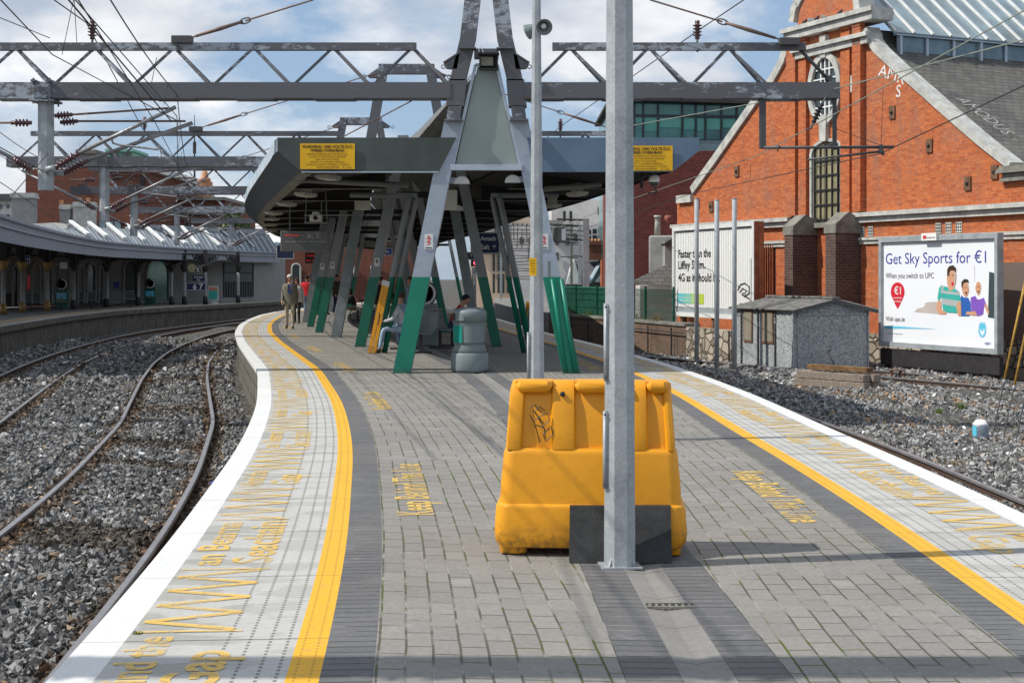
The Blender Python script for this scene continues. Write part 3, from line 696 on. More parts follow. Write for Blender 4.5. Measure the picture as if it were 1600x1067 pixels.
struct(mb, 'platform', ['edgestone', 'tanpave', 'greypave', 'pwall'])
# ================================================================ RAILS
RP = [(-.036, 0), (-.036, -.035), (-.01, -.05), (-.01, -.13), (-.07, -.145), (-.07, -.16), (.07, -.16), (.07, -.145), (.01, -.13), (.01, -.05), (.036, -.035), (.036, 0)]
def rail(path, parent):
    mb = MB(); n = len(RP)
    path = [(p, r) for p, r in path]; top = [(p, r) for p, r in path]
    mb.sweep(RP[1:-1], path, 1); mb.sweep([(.036, -.035), (.033, -.004), (.025, 0), (-.025, 0), (-.033, -.004), (-.036, -.035)], top, 0)
    mb.build('rail', ['railtop', 'railside'], parent)
def track(path, label, sleepers=True, zr=ZR, loc=None):
    """path : list (centre point, right vector)"""
    t = thing('railway_track', label, 'railway track', loc or path[len(path)//2][0])
    for s in (-.8, .8): rail([(p+r*s, r) for p, r in path], t)
    if sleepers:
        mb = MB(); acc = 0
        for i in range(1, len(path)):
            acc += (path[i][0]-path[i-1][0]).length
            if acc > 0.62:
                acc = 0; p, r = path[i]; a = math.atan2(r.y, r.x)
                mb.box(p+Vector((0, 0, -.235)), (2.55, .25, .13), a, 0)
                for s in (-.8, .8):
                    for q in (-.12, .12): mb.box(p+r*(s+q)+Vector((0, 0, -.145)), (.09, .13, .05), a, 1)
        o = mb.build('sleepers', ['timber', 'rust'], t); o['kind'] = 'stuff'
    return t
pathL = [(EL.p[i]+EL.n[i]*-1.57+Vector((0, 0, ZR)), EL.n[i]) for i in range(0, len(YS), 1) if YS[i] < 107]
track(pathL[::1], 'curving track nearest to the left edge of the platform')
path2 = [(EL.p[i]+EL.n[i]*-5.25+Vector((0, 0, ZR)), EL.n[i]) for i in range(0, len(YS), 1) if 8 < YS[i] < 107]
track(path2, 'curving track farther left beside the opposite covered platform')
path3 = [(ER.p[i]+ER.n[i]*-1.57+Vector((0, 0, ZR)), -ER.n[i]) for i in range(0, len(YS), 1) if YS[i] < 107]
track(path3, 'brown railed track along the right edge of the platform')
a = Vector((13.9, 28.5, -.9)); b = Vector((4.2, 46.5, -.9)); d = (b-a).normalized(); r = Vector((d.y, -d.x, 0))
ps = [(a+(b-a)*k/30, r) for k in range(31)]
t = thing('railway_siding', 'rusty siding rails on gravel in front of the brick building', 'railway siding', a)
for s in (0, 1.6): rail([(p+r*s, r) for p, r in ps], t)
t['label'] = 'rusty disused siding passing between the grey hut and the brick building'

# manhole cover and litter
mb = MB(); c = G(694, 573); mb.lathe([(.30, 0), (.30, .006), (.26, .008), (.26, .004)], c, 24); one(mb, 'manhole_cover', 'greypave', 'round pale inspection cover in the paving left of the round litter bin', 'manhole cover')
for k, (px, py, m, l) in enumerate(((333, 757, 'blue', 'crumpled blue scrap lying by the nearest rail below the white edge'), (127, 701, 'white', 'white paper scrap lying between the left tracks'), (268, 643, 'white', 'white crumpled litter between the rails of the nearest left track'), (360, 570, 'white', 'white litter beside the platform wall on the left'), (363, 661, 'lampw', 'pale flattened carton by the platform wall on the left'), (1528, 617, 'lampw', 'pale plastic scrap on the gravel before the siding'))):
    c = G(px, py, ZB+.06); r_ = random.Random(k); mb = MB(); n = 7
    vs = [c+Vector((math.cos(a)*.06*r_.uniform(.6, 1.3), math.sin(a)*.06*r_.uniform(.6, 1.3), r_.uniform(0, .03))) for a in np.linspace(0, 6.28, n, endpoint=False)]+[c+Vector((0, 0, .05))]
    mb.add(vs, [(i, (i+1) % n, n) for i in range(n)]); one(mb, 'litter', m, l, 'litter')
# ================================================================ NEAR POSTS AND GRIT BIN
def rrect(w, d, r, n=6):
    pts = []
    for (cx, cy, a0) in ((w/2-r, d/2-r, 0), (-w/2+r, d/2-r, 90), (-w/2+r, -d/2+r, 180), (w/2-r, -d/2+r, 270)):
        for k in range(n+1):
            a = R_(a0+90*k/n); pts.append((cx+r*math.cos(a), cy+r*math.sin(a)))
    return pts
def loft(mb, levels, c, rz=0.0, mi=0, ky=1.0):
    """levels : (z, w, d, r[, yshift])"""
    rot = Matrix.Rotation(rz, 3, 'Z'); vs = []; n = None
    for lv in levels:
        z, w, d, r = lv[:4]; d = d*ky; ys = lv[4] if len(lv) > 4 else 0
        pts = rrect(w, d, min(r, w/2-.001, d/2-.001)); n = len(pts)
        vs += [Vector(c)+rot @ Vector((x, y+ys, z)) for x, y in pts]
    fs = []
    for i in range(len(levels)-1):
        for k in range(n): fs.append((i*n+k, i*n+(k+1) % n, (i+1)*n+(k+1) % n, (i+1)*n+k))
    mb.add(vs, fs, mi, True); o = len(mb.v)-len(vs)
    mb.f += [tuple(o+k for k in range(n-1, -1, -1)), tuple(o+(len(levels)-1)*n+k for k in range(n))]; mb.mi += [mi, mi]; mb.sm += [False, False]
def smooth_by_angle(o, ang=35):
    o.data.set_sharp_from_angle(angle=R_(ang)) if hasattr(o.data, 'set_sharp_from_angle') else None
KY = .62; bc = Vector((0.475, 8.60, 0)); brz = R_(-3.5)
grit = thing('grit_bin', 'large yellow plastic grit bin with graffiti standing behind the near galvanised post', 'grit bin', bc)
rot = Matrix.Rotation(brz, 3, 'Z')
def BW(x, y, z): return bc+rot @ Vector((x, y*KY, z))
mb = MB()
loft(mb, [(.045, 1.02, .60, .08), (.055, 1.10, .70, .09), (.085, 1.135, .735, .09), (.14, 1.145, .75, .09), (.285, 1.125, .725, .08), (.298, 1.118, .72, .08), (.306, 1.10, .70, .08), (.31, 1.085, .685, .08)], bc, brz, 0, KY)
loft(mb, [(.30, 1.082, .682, .08), (.44, 1.065, .66, .075), (.60, 1.035, .625, .07), (.618, 1.025, .615, .07), (.63, 1.00, .59, .07), (.635, .97, .56, .06)], bc, brz, 0, KY)
for x, w in ((-.46, .16), (.47, .13), (.03, .2)):          # feet
    loft(mb, [(0.0, w*.8, .5, .03), (.012, w, .58, .035), (.06, w*1.05, .62, .035)], BW(x, 0, 0), brz, 0, KY)
o = mb.build('body', 'grit', grit); smooth_by_angle(o)
mb = MB()
# recessed lid shell
sh_ = [(-.255, .63), (-.245, .75), (-.215, .93), (-.16, 1.0), (-.08, 1.02), (.02, .99), (.15, .88), (.28, .63)]
mb.prism([BW(-.47, y, z) for y, z in sh_], rot @ Vector((.95, 0, 0)))
def rib(x0, x1, top=1.035, proud=.02):
    w = x1-x0; x = (x0+x1)/2
    lv = [(.625, -.285), (.64, -.29), (.75, -.275), (.85, -.26), (.93, -.24), (.985, -.215), (1.02, -.17), (top, -.11), (top+.0, -.03), (1.01, .04), (.90, .15), (.78, .23), (.63, .30)]
    vs = []
    for (z, y) in lv:
        yy = y-proud if y < 0 else y
        k = 1.0-0.055*(z-.63)/.4 if abs(x) > .3 else 1.0
        for (a, dy) in ((x0, .05), (x0+.012, .006), (x0+.03, 0), (x1-.03, 0), (x1-.012, .006), (x1, .05)):
            vs.append(BW(a*k, yy+(dy if y < 0 else -dy), z - (dy*.6 if z > 1.0 else 0)))
    m = 6; fs = []
    for i in range(len(lv)-1):
        for k_ in range(m-1): fs.append((i*m+k_, i*m+k_+1, (i+1)*m+k_+1, (i+1)*m+k_))
    fs = [f[::-1] for f in fs]
    mb.add(vs, [f[::-1] for f in fs], 0, True)
rib(-.503, -.405); rib(-.235, -.085); rib(.23, .34); rib(.445, .503)
for (a, b) in ((-.425, -.245), (-.075, .22), (.35, .44)):
    mb.tube([BW(a, -.225, .995), BW(a+.01, -.235, 1.0), BW(b-.01, -.235, 1.0), BW(b, -.225, .995)], [.028, .038, .038, .028], 12)
    mb.bar(BW(a-.02, -.05, 1.015), BW(b+.02, -.05, 1.015), .22, .03)
loft(mb, [(.622, 1.0, .585, .07), (.638, .99, .575, .07)], bc, brz, 0, KY)
# side skins of the lid
for sx in (-1, 1):
    pl = [(.30, .63), (-.29, .63), (-.275, .75), (-.245, .93), (-.18, 1.02), (-.09, 1.035), (.02, 1.01), (.13, .91), (.22, .79)]
    vs = []
    for off, k0 in ((.487, 1.0), (.46, 1.0)):
        for (y, z) in pl: vs.append(BW(sx*off*(1.0-0.055*(z-.63)/.4), y, z))
    n = len(pl)
    mb.add(vs, [tuple(range(n)) if sx > 0 else tuple(range(n-1, -1, -1))] + [(i, (i+1) % n, n+(i+1) % n, n+i) for i in range(n)], 0)
o = mb.build('lid', 'grit', grit); smooth_by_angle(o, 40)
mb = MB(); mb.lathe([(.001, 0), (.016, 0), (.016, .012), (.008, .014)], BW(-.165, -.262, .955), 12, 0, Vector((0, -1, 0.1)).normalized())
mb.build('lock', 'black', grit)
# graffiti scribble (from the marks on the left recess)
def scr(p): 
    px = 740+p[0]/3.139; py = 560+p[1]/3.139
    Yp = 8.45; q = P(px, py, Yp); q.y = bc.y+KY*(-.255+.03*(q.z-.63)/.3)-.012+.03*(q.x-bc.x); return q
mb = MB()
for st_ in [[(275, 240), (300, 225), (330, 262), (350, 252), (322, 235), (300, 260), (318, 285)], [(275, 275), (300, 320), (325, 408)], [(300, 300), (360, 262), (372, 300), (330, 340)], [(318, 290), (350, 350), (380, 330), (388, 370), (352, 405), (340, 370), (372, 340)], [(305, 325), (345, 335), (352, 395)], [(290, 250), (345, 320)]]:
    q = [scr(p) for p in st_]; mb.tube(q, .003, 4)
mb.build('graffiti', 'black', grit)
mb = MB()
q0, q1 = P(889.5, 880, 8.20), P(1050, 880, 8.20); q2, q3 = P(1048, 800, 8.33), P(890.5, 800, 8.33)
mb.prism([(q0.x, 8.20, .003), (q1.x, 8.20, .003), (q2.x, 8.33, .305), (q3.x, 8.33, .305)], (0, .028, .008))
one(mb, 'rubber_mat', 'rubber', 'black scuffed rubber sheet leaning on the front of the yellow grit bin', 'rubber mat')
def octpole(base, r0, r1, h, parent, ph=R_(22.5), bend=None):
    mb = MB(); n = 8; prof = [(r0+(r1-r0)*k/6, h*k/6) for k in range(7)]
    mb.lathe(prof, base, 8, 0, Vector((0, 0, 1)), False, ph); mb.build('pole', 'galv', parent)
def cover(parent, c, w, h, ang):
    mb = MB(); loft(mb, [(-h/2, w, .02, .004), (h/2, w, .02, .004)], c, ang)
    mb.build('access_cover', 'galv', parent)
    mb = MB()
    for s in (-1, 1):
        for z in (-h/2+.02, h/2-.02): mb.lathe([(.006, 0), (.006, .018)], Vector(c)+Vector((0, -.005, z)), 8, 0, Vector((-.3, -.9, 0)).normalized())
    mb.build('screw', 'steel', parent)
b1 = G(968, 884); p1 = thing('lamp_post', 'tall octagonal galvanised post standing nearest the camera in front of the yellow grit bin', 'lamp post', b1)
octpole(b1, .094, .056, 8.2, p1)
mb = MB(); mb.box(b1+Vector((0, .01, .005)), (.23, .22, .010), R_(5))
mb.build('base_plate', 'galv', p1)
for dx, dy in ((-.075, -.085), (.08, -.06), (-.06, .1), (.09, .08)):
    d = Vector((dx, dy, 0)).normalized(); mb = MB()
    q = b1+d*.055; mb.prism([q+Vector((0, 0, .013)), q+d*.05+Vector((0, 0, .013)), q+Vector((0, 0, .13))], Vector((-d.y, d.x, 0))*.008)
    mb.build('gusset', 'galv', p1)
cover(p1, b1+Vector((-.083, -.045, .67)), .028, .44, R_(40)); cover(p1, b1+Vector((-.078, -.042, 1.28)), .028, .44, R_(40))
b2 = Vector((0.245, 14.2, 0)); p2 = thing('lamp_post', 'slender galvanised post carrying horn loudspeakers and a small yellow sign, behind the grit bin', 'lamp post', b2)
octpole(b2, .088, .026, 6.3, p2)
mb = MB(); mb.box(b2+Vector((0, 0, .006)), (.3, .3, .012)); mb.build('base_plate', 'galv', p2)
cover(p2, b2+Vector((-.08, -.04, .85)), .03, .5, R_(40)); cover(p2, b2+Vector((-.08, -.045, .4)), .03, .3, R_(40))
# horn loudspeakers
def horn(c, d, lbl):
    d = d.normalized(); t = thing('loudspeaker', lbl, 'loudspeaker', c, 'horn loudspeakers on the slender post')
    mb = MB(); mb.lathe([(.03, -.14), (.045, -.12), (.045, -.02), (.055, 0), (.075, .06), (.082, .075), (.078, .075), (.05, .02), (.02, -.01)], c, 20, 0, d)
    mb.build('horn', 'polybin', t); mb = MB(); mb.lathe([(.028, -.02), (.03, .03), (.02, .045), (.002, .05)], c, 14, 0, d); mb.build('cone', 'lampw', t)
    mb = MB(); mb.tube([c-d*.06, Vector((b2.x, b2.y, c.z+.02))], .01, 6); mb.build('bracket', 'galv', t)
horn(P(849, 41, 14.1), Vector((.10, -1, -.35)), 'grey horn loudspeaker facing the camera on top of the slender post')
horn(P(834, 46, 14.3), Vector((-.75, .35, -.3)), 'grey horn loudspeaker facing away to the left on top of the slender post')
mb = MB(); c = P(832.5, 417, 14.06); mb.box(c, (.072, .008, .175), R_(-6)); 
ys = thing('small_sign', 'small yellow warning plate strapped to the slender post', 'sign', c)
mb.build('plate', 'signyellow', ys)
mb = MB()
for i, s in enumerate(['DANGER', 'KEEP', '1500 VOLTS', 'OVERHEAD', 'WIRES']): text_on(mb, s, c+Vector((0, -.004, 0)), Vector((1, 0, 0)), Vector((0, 0, 1)), 0, .055-.028*i, .05, .014, 'C')
mb.build('lettering', 'signblack', ys)
mb = MB(); c = P(857, 420, 14.12); mb.box(c+Vector((.005, 0, 0)), (.035, .05, .16), 0, 0, 0, .004)
one(mb, 'junction_box', 'polybin', 'small grey box clamped to the right side of the slender post', 'junction box')
# ================================================================ LITTER BIN
lb = G(733, 583); lb.y += .3
t = thing('litter_bin', 'round grey green plastic litter bin with a jade panel standing under the first frame', 'litter bin', lb)
mb = MB(); mb.lathe([(.27, 0), (.315, .02), (.325, .06), (.325, .31), (.31, .335), (.285, .345)], lb, 40); mb.build('base', 'polybin', t)
mb = MB(); mb.lathe([(.28, .34), (.30, .37), (.265, .46), (.265, .50), (.285, .51), (.285, .83), (.292, .845), (.292, .86)], lb, 40); mb.build('body', 'polybin', t)
mb = MB(); mb.lathe([(.297, .862), (.297, 1.03), (.285, 1.065), (.23, 1.10), (.12, 1.125), (.001, 1.13)], lb, 40); mb.build('hood', 'polybin', t)
def arcpatch(mb, c, r, a0, a1, z0, z1, mi=0, n=10, th=.006):
    vs = []
    for k in range(n+1):
        a = R_(a0+(a1-a0)*k/n)
        for (rr, z) in ((r, z0), (r, z1), (r+th, z1), (r+th, z0)): vs.append(Vector(c)+Vector((math.cos(a)*rr, math.sin(a)*rr, z)))
    fs = [(k*4+j, k*4+(j+1) % 4, k*4+4+(j+1) % 4, k*4+4+j) for k in range(n) for j in range(4)] + [(0, 1, 2, 3), (n*4+3, n*4+2, n*4+1, n*4)]
    mb.add(vs, fs, mi)
mb = MB(); arcpatch(mb, lb, .284, 195, 245, .52, .81); mb.build('side_panel', 'binpanel', t)
mb = MB(); arcpatch(mb, lb, .284, 252, 335, .52, .81); mb.build('side_panel', 'polybin', t)
mb = MB(); arcpatch(mb, lb, .296, 150, 215, .90, 1.02, 0, 10, .004); mb.build('slot', 'black', t)
mb = MB(); arcpatch(mb, lb, .296, 220, 252, .90, 1.0, 0, 8, .006); mb.build('ash_plate', 'polybin', t)
# ================================================================ A-FRAMES
def leg(mb, pts, w, d, mi=0):
    """pts : list of world points (front centre line), width across, depth along Y"""
    vs = []
    for p in pts:
        for (a, b) in ((-.5, 0), (.5, 0), (.5, 1), (-.5, 1)): vs.append(Vector(p)+Vector((a*w, b*d, 0)))
    n = len(pts); fs = [(i*4+j, i*4+(j+1) % 4, i*4+4+(j+1) % 4, i*4+4+j) for i in range(n-1) for j in range(4)]
    fs += [(3, 2, 1, 0), (n*4-4, n*4-3, n*4-2, n*4-1)]
    mb.add(vs, fs, mi)
Y1 = 24.4
af = thing('portal_frame', 'tall A shaped gantry frame at the near end of the platform canopy with infill panel', 'steel frame', P(760, 583, Y1))
for sgn in (-1, 1):
    def q(px, py, Y=Y1):
        px = px if sgn < 0 else 1520-px
        return P(px, py, Y)
    mb = MB(); leg(mb, [q(627, 583.5), q(698, 235), q(708, 189)], .30, .32); mb.build('leg', 'leg', af)
    mb = MB(); leg(mb, [q(708, 188), q(711, 165)], .235, .26); leg(mb, [q(711, 166), q(715, 124)], .31, .36)
    leg(mb, [q(715, 126), q(731, 60), q(738, 0), q(747, -95)], .27, .26)
    mb.box(q(709, 189), (.32, .36, .03)); mb.box(q(731, 77), (.285, .29, .02))
    mb.build('upper_leg', 'steel', af)
    mb = MB()      # stay bracket with ring
    b0 = q(724, 92); e = q(697, 106); up = Vector((0, .02, 0))
    mb.prism([q(718, 84), q(694, 100), q(697, 107), q(706, 108), q(714, 108)], (0, .12, 0)); mb.bar(q(718, 84)+Vector((0, .06, .02)), q(693, 100)+Vector((0, .06, .02)), .16, .025)
    rc = q(692.5, 104)+Vector((0, .06, 0)); ring = [rc+Vector((math.cos(a)*.032, 0, math.sin(a)*.032)) for a in np.linspace(0, 2*math.pi, 13)]
    mb.tube(ring, .009, 6); mb.build('stay_bracket', 'steel', af)
    # danger symbol plate
    cpl = q(670, 378); ang = .2*(-sgn)
    ex = Vector((1, 0, 0)); ez = Vector((0, 0, 1)); mb = MB(); mb.box(cpl+Vector((0, -.006, 0)), (.15, .012, .26)); pl = mb.build('danger_plate', 'offwhite', af)
    mb = MB(); o_ = cpl+Vector((0, -.013, .03))
    mb.lathe([(.018, 0), (.018, .002)], o_+Vector((0, 0, .055)), 12, 0, Vector((0, -1, 0)))
    for (x0, z0, x1, z1) in ((-.045, .025, .045, .03), (.0, .03, .02, -.01), (.02, -.01, -.035, -.03), (-.035, -.03, .03, -.04), (.03, -.045, -.03, -.085)): mb.bar(o_+Vector((x0, 0, z0)), o_+Vector((x1, 0, z1)), .004, .013)
    mb.build('symbol', 'red', pl)
    mb = MB(); mb.box(cpl+Vector((0, -.013, -.105)), (.11, .002, .016)); mb.build('lettering', 'signblack', pl)
mb = MB(); mb.bar(P(741, 85, Y1+.13), P(779, 85, Y1+.13), .2, .16); mb.build('cross_beam', 'steel', af); mb = MB(); mb.bar(P(745, -95, Y1+.13), P(775, -95, Y1+.13), .26, .26); mb.build('cross_beam', 'steel', af)
mb = MB(); mb.prism([P(746, 105, Y1+.10), P(775, 105, Y1+.10), P(809, 257, Y1+.10), P(712, 257, Y1+.10)], (0, .03, 0)); mb.build('infill_panel', 'panel', af)
mb = MB()
for a, b in (((743, 102), (707, 262)), ((777, 102), (813, 262)), ((743, 102), (777, 102))): mb.bar(P(*a, Y1+.06), P(*b, Y1+.06), .05, .05)
mb.bar(P(704, 262, Y1+.03), P(816, 262, Y1+.03), .16, .10); mb.build('panel_frame', 'trim', af)
fl = thing('floodlight', 'black square floodlight fixed at the top of the infill panel', 'floodlight', P(763, 98, Y1-.1))
mb = MB(); c = P(763.5, 98, Y1-.1)
for (dx, dz, w, h) in ((-.15, 0, .02, .25), (.15, 0, .02, .25), (0, .12, .32, .02), (0, -.12, .32, .02)): mb.box(c+Vector((dx, 0, dz)), (w, .16, h))
mb.box(c+Vector((0, .07, 0)), (.30, .02, .25)); mb.box(c+Vector((0, -.01, .14)), (.36, .24, .02)); mb.build('housing', 'black', fl)
mb = MB(); mb.box(c+Vector((-.03, -.02, .015)), (.21, .02, .15)); mb.build('lamp_glass', 'bulkhead', fl)
mb = MB(); mb.tube([P(748, 86, Y1-.02), P(749, 75, Y1-.04), P(752, 73, Y1-.06), P(757, 88, Y1-.06)], .008, 6); mb.build('cable', 'lampw', fl)
# drain pipe on the right leg
mb = MB()
for dx in (0, .12): mb.tube([P(868+dx*30, 436, Y1-.06)+Vector((-.06+dx, 0, 0)), P(890+dx*30, 583, Y1-.06)+Vector((-.06+dx, 0, 0))], .035, 8)
mb.build('downpipe', 'leg', af)
# half round lamps on the inner sides of the first frame
def halflamp(c, r, lbl, side):
    t = thing('wall_lamp', lbl, 'lamp', c)
    mb = MB(); pl = [Vector(c)+Vector((math.cos(a)*r, 0, math.sin(a)*r*.95)) for a in np.linspace(0, math.pi, 13)]
    mb.prism(pl, (0, .22, 0)); mb.build('shade', 'lampw', t)
    mb = MB(); mb.bar(Vector(c)+Vector((side*r*.5, .1, .05)), Vector(c)+Vector((side*r*1.6, .1, .06)), .1, .1); mb.build('bracket', 'trim', t)
halflamp(P(721.5, 287, Y1+.25), .135, 'half round white lamp on the inside of the left leg below the infill panel', -1)
halflamp(P(801, 285, Y1+.25), .135, 'half round white lamp on the inside of the right leg below the infill panel', 1)
halflamp(P(716, 329, 34), .13, 'half round white lamp on a leaning leg behind the first frame', 1)
# canopy frames farther along
FR = [(31.0, -2.94, .42, 'green', .12), (33.6, -3.60, -.36, 'green', .24), (38.7, -4.80, -.95, 'bare', .27), (42.3, -5.75, -1.95, 'green', .22), (47.0, -6.68, -2.75, 'green', .2), (51.7, -7.5, -3.5, 'bare', .26), (56.5, -8.0, -4.1, 'green', .2), (61.5, -8.4, -4.5, 'green', .2), (67, -8.6, -4.6, 'bare', .26), (73, -8.4, -4.3, 'green', .2), (79.5, -8.0, -3.9, 'bare', .26), (86, -7.0, -3, 'green', .2)]
nm = ['round pipes', 'narrow green topped legs nearest the bench', 'wide bare steel legs and a tall top', 'green legs beyond the bare steel frame', 'green legs, third of its size under the canopy', 'bare steel legs halfway along the canopy', 'green legs far under the canopy', 'green legs beyond the farther bare frame', 'bare steel legs near the far end', 'small far green legs', 'bare steel legs at the far end', 'green legs at the very end']
for i, (Y, xl_, xr_, kind, w) in enumerate(FR):
    t = thing('canopy_frame', 'leaning pair of canopy legs with '+nm[i], 'steel frame', ((xl_+xr_)/2, Y, 0))
    zt = 7.45 if kind == 'bare' else 5.0
    sl = .20 if kind == 'bare' else .205
    hw = (xr_-xl_)/2; 
    zt = min(zt, (hw-.1)/sl) if kind != 'bare' else zt
    tall = kind == 'bare'
    sl_ = (hw-.62)/7.45 if tall else sl
    for s, x0 in ((1, xl_), (-1, xr_)):
        mb = MB()
        if w < .13:
            for k in (0, .16): mb.tube([(x0+s*k, Y, 0), (x0+s*(k+.0)+s*sl*3.3, Y, 3.3), (x0+s*k+s*sl*3.5, Y+.02, 3.42), (x0-s*.6, Y+.1, 3.45)][:3+(k > 0)], .06 if k else .075, 10)
            mb.build('leg', 'leg2', t)
        else:
            leg(mb, [(x0, Y, 0), (x0+s*sl_*(4.4 if tall else zt), Y, (4.4 if tall else zt))], w, .26)
            mb.build('leg', 'leggalv' if tall else 'leg2', t)
            if tall:
                mb = MB(); leg(mb, [(x0+s*sl_*4.38, Y+.01, 4.38), (x0+s*sl_*zt, Y+.01, zt)], w*.95, .24)
                mb.build('upper_leg', 'steel', t)
    if tall:
        mb = MB(); xa, xb = xl_+sl_*zt-.14, xr_-sl_*zt+.14
        mb.b2((xa, Y+.02, zt-.27), (xb, Y+.22, zt)); mb.build('cross_beam', 'steel', t)
        for s, x in ((-1, xa), (1, xb)):
            mb = MB(); mb.prism([(x, Y+.05, zt-.1), (x+s*.32, Y+.05, zt-.32), (x+s*.25, Y+.05, zt-.38), (x, Y+.05, zt-.38)], (0, .12, 0))
            rc = Vector((x+s*.40, Y+.1, zt-.34)); mb.tube([rc+Vector((math.cos(a)*.05, 0, math.sin(a)*.05)) for a in np.linspace(0, 6.283, 11)], .014, 6)
            mb.build('stay_bracket', 'steel', t)
    elif w > .13:
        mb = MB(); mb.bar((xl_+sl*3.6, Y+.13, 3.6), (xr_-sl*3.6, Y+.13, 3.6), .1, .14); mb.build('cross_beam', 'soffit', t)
        if i in (1, 3, 4):
            zp = 2.0; x = xl_+sl*zp
            mb = MB(); mb.box((x, Y-.006, zp), (.12, .012, .2)); pl = mb.build('danger_plate', 'offwhite', t)
            mb = MB(); mb.box((x, Y-.013, zp+.02), (.03, .002, .1)); mb.box((x, Y-.0135, zp+.03), (.07, .002, .015)); mb.build('symbol', 'signblack', pl)
# yellow measuring staffs leaning on the pipe legs
for k, (a, b) in enumerate((((577, 556), (601, 438)), ((584, 557), (606, 440)))):
    A = P(*a, 30.6); A.z = 0.01; B = P(*b, 30.75); t = thing('folded_barrier', ['yellow folded barrier arm, left one of the two leaning beside the pipe legs', 'yellow folded barrier arm, right one of the two leaning beside the pipe legs'][k], 'folded barrier', A)
    mb = MB(); mb.bar(A, A.lerp(B, .93), .075, .05, 0, Vector((0, 1, 0))); mb.build('arm', 'grit', t)
    mb = MB(); mb.bar(A.lerp(B, .93), B, .09, .06, 0, Vector((0, 1, 0))); mb.build('cap', 'offwhite' if k == 0 else 'lampw', t)
    mb = MB(); m_ = A.lerp(B, .48); mb.tube([m_+Vector((.02, -.04, -.12)), m_+Vector((.05, -.1, -.1)), m_+Vector((.08, -.1, .08)), m_+Vector((.05, -.04, .1))], .012, 6); mb.build('handle', 'black', t)
# ================================================================ CANOPY
cn = thing('platform_canopy', 'low flat platform canopy curving away with grey fascia and chamfered ribbed edge', 'canopy', (-.4, Y1, 3.4))
ZT, ZM, ZL = 4.04, 3.81, 3.45
idx = [i for i in range(len(YS)) if Y1+.05 <= YS[i] <= 100 and i % 3 == 0]
pL = [(Vector((max(LX[i]+.28, -99), YS[i], 0)), Vector((-1, 0, 0))) for i in idx]
pL[0] = (Vector((P(433.5, 216, Y1).x, Y1, 0)), Vector((-1, 0, 0)))
pR = [(Vector((RX[i]-.05, YS[i], 0)), Vector((1, 0, 0))) for i in idx]
pR[0] = (Vector((P(1092, 216, Y1).x, Y1, 0)), Vector((1, 0, 0)))
mb = MB(); mb.sweep([(0, ZT), (0, ZM)], pL, 0); mb.build('gutter', 'gutter', cn)
mb = MB(); mb.sweep([(-.002, ZM), (-.42, ZL)], pL, 0); mb.build('chamfer_cladding', 'ribs', cn)
mb = MB(); mb.sweep([(-.40, ZL+.012), (-.49, ZL-.035), (-.60, ZL-.03)], pL, 0); mb.build('edge_trim', 'stonedk', cn)
mb = MB(); mb.sweep([(0, ZT), (0, ZM), (-.46, ZL)], pR, 0); mb.build('gutter', 'fascia_r', cn)
mb = MB()
for pth_, s in ((pL, -1), (pR, 1)):
    vs = []
    for k, (p, r) in enumerate(pth_):
        i = idx[k]; c = (LX[i]+RX[i])/2; inn = c-s*-1.35
        vs += [Vector((p.x-s*.46, p.y, ZL+.03)), Vector((c+s*1.05, p.y, ZL+.38))]
    fs = [(2*k, 2*k+1, 2*k+3, 2*k+2) for k in range(len(pth_)-1)]
    mb.add(vs, fs, 0)
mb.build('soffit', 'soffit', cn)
mb = MB()
for pth_, s in ((pL, -1), (pR, 1)):
    vs = []
    for k, (p, r) in enumerate(pth_):
        i = idx[k]; c = (LX[i]+RX[i])/2; vs += [Vector((p.x, p.y, ZT-.004)), Vector((c+s*1.05, p.y, ZT-.004))]
    fs = [(2*k, 2*k+1, 2*k+3, 2*k+2) for k in range(len(pth_)-1)]; mb.add(vs, fs, 0)
mb.build('flat_roof', 'steel_dark', cn)
# corrugated monitor roof along the middle
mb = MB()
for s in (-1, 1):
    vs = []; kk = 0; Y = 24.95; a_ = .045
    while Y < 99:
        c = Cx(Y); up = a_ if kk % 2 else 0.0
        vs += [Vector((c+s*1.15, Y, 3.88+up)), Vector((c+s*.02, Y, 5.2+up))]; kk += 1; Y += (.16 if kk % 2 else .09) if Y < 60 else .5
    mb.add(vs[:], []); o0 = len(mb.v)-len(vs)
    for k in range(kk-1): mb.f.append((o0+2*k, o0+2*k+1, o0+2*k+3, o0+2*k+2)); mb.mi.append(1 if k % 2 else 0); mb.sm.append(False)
mb.build('monitor_roof', ['corr', 'corr_shade'], cn)
# front fascias
mb = MB(); xa = pL[0][0].x; xb = P(690, 216, Y1).x
mb.prism([(xa, Y1-.02, ZT), (xb+.25, Y1-.02, ZT), (xb-.05, Y1-.02, ZL), (xa+.42, Y1-.02, ZL), (xa, Y1-.02, ZM)], (0, .05, 0)); mb.build('fascia', 'fascia_l', cn)
mb = MB(); mb.b2((xa+.42, Y1-.035, ZL-.012), (xb-.05, Y1+.03, ZL+.008)); mb.build('fascia_trim', 'trim', cn)
mb = MB(); xa = P(833, 216, Y1).x; xb = pR[0][0].x
mb.prism([(xa-.1, Y1-.02, ZT), (xb, Y1-.02, ZT), (xb, Y1-.02, ZM), (xb-.46, Y1-.02, ZL), (xa, Y1-.02, ZL)], (0, .05, 0)); mb.build('fascia', 'fascia_r', cn)
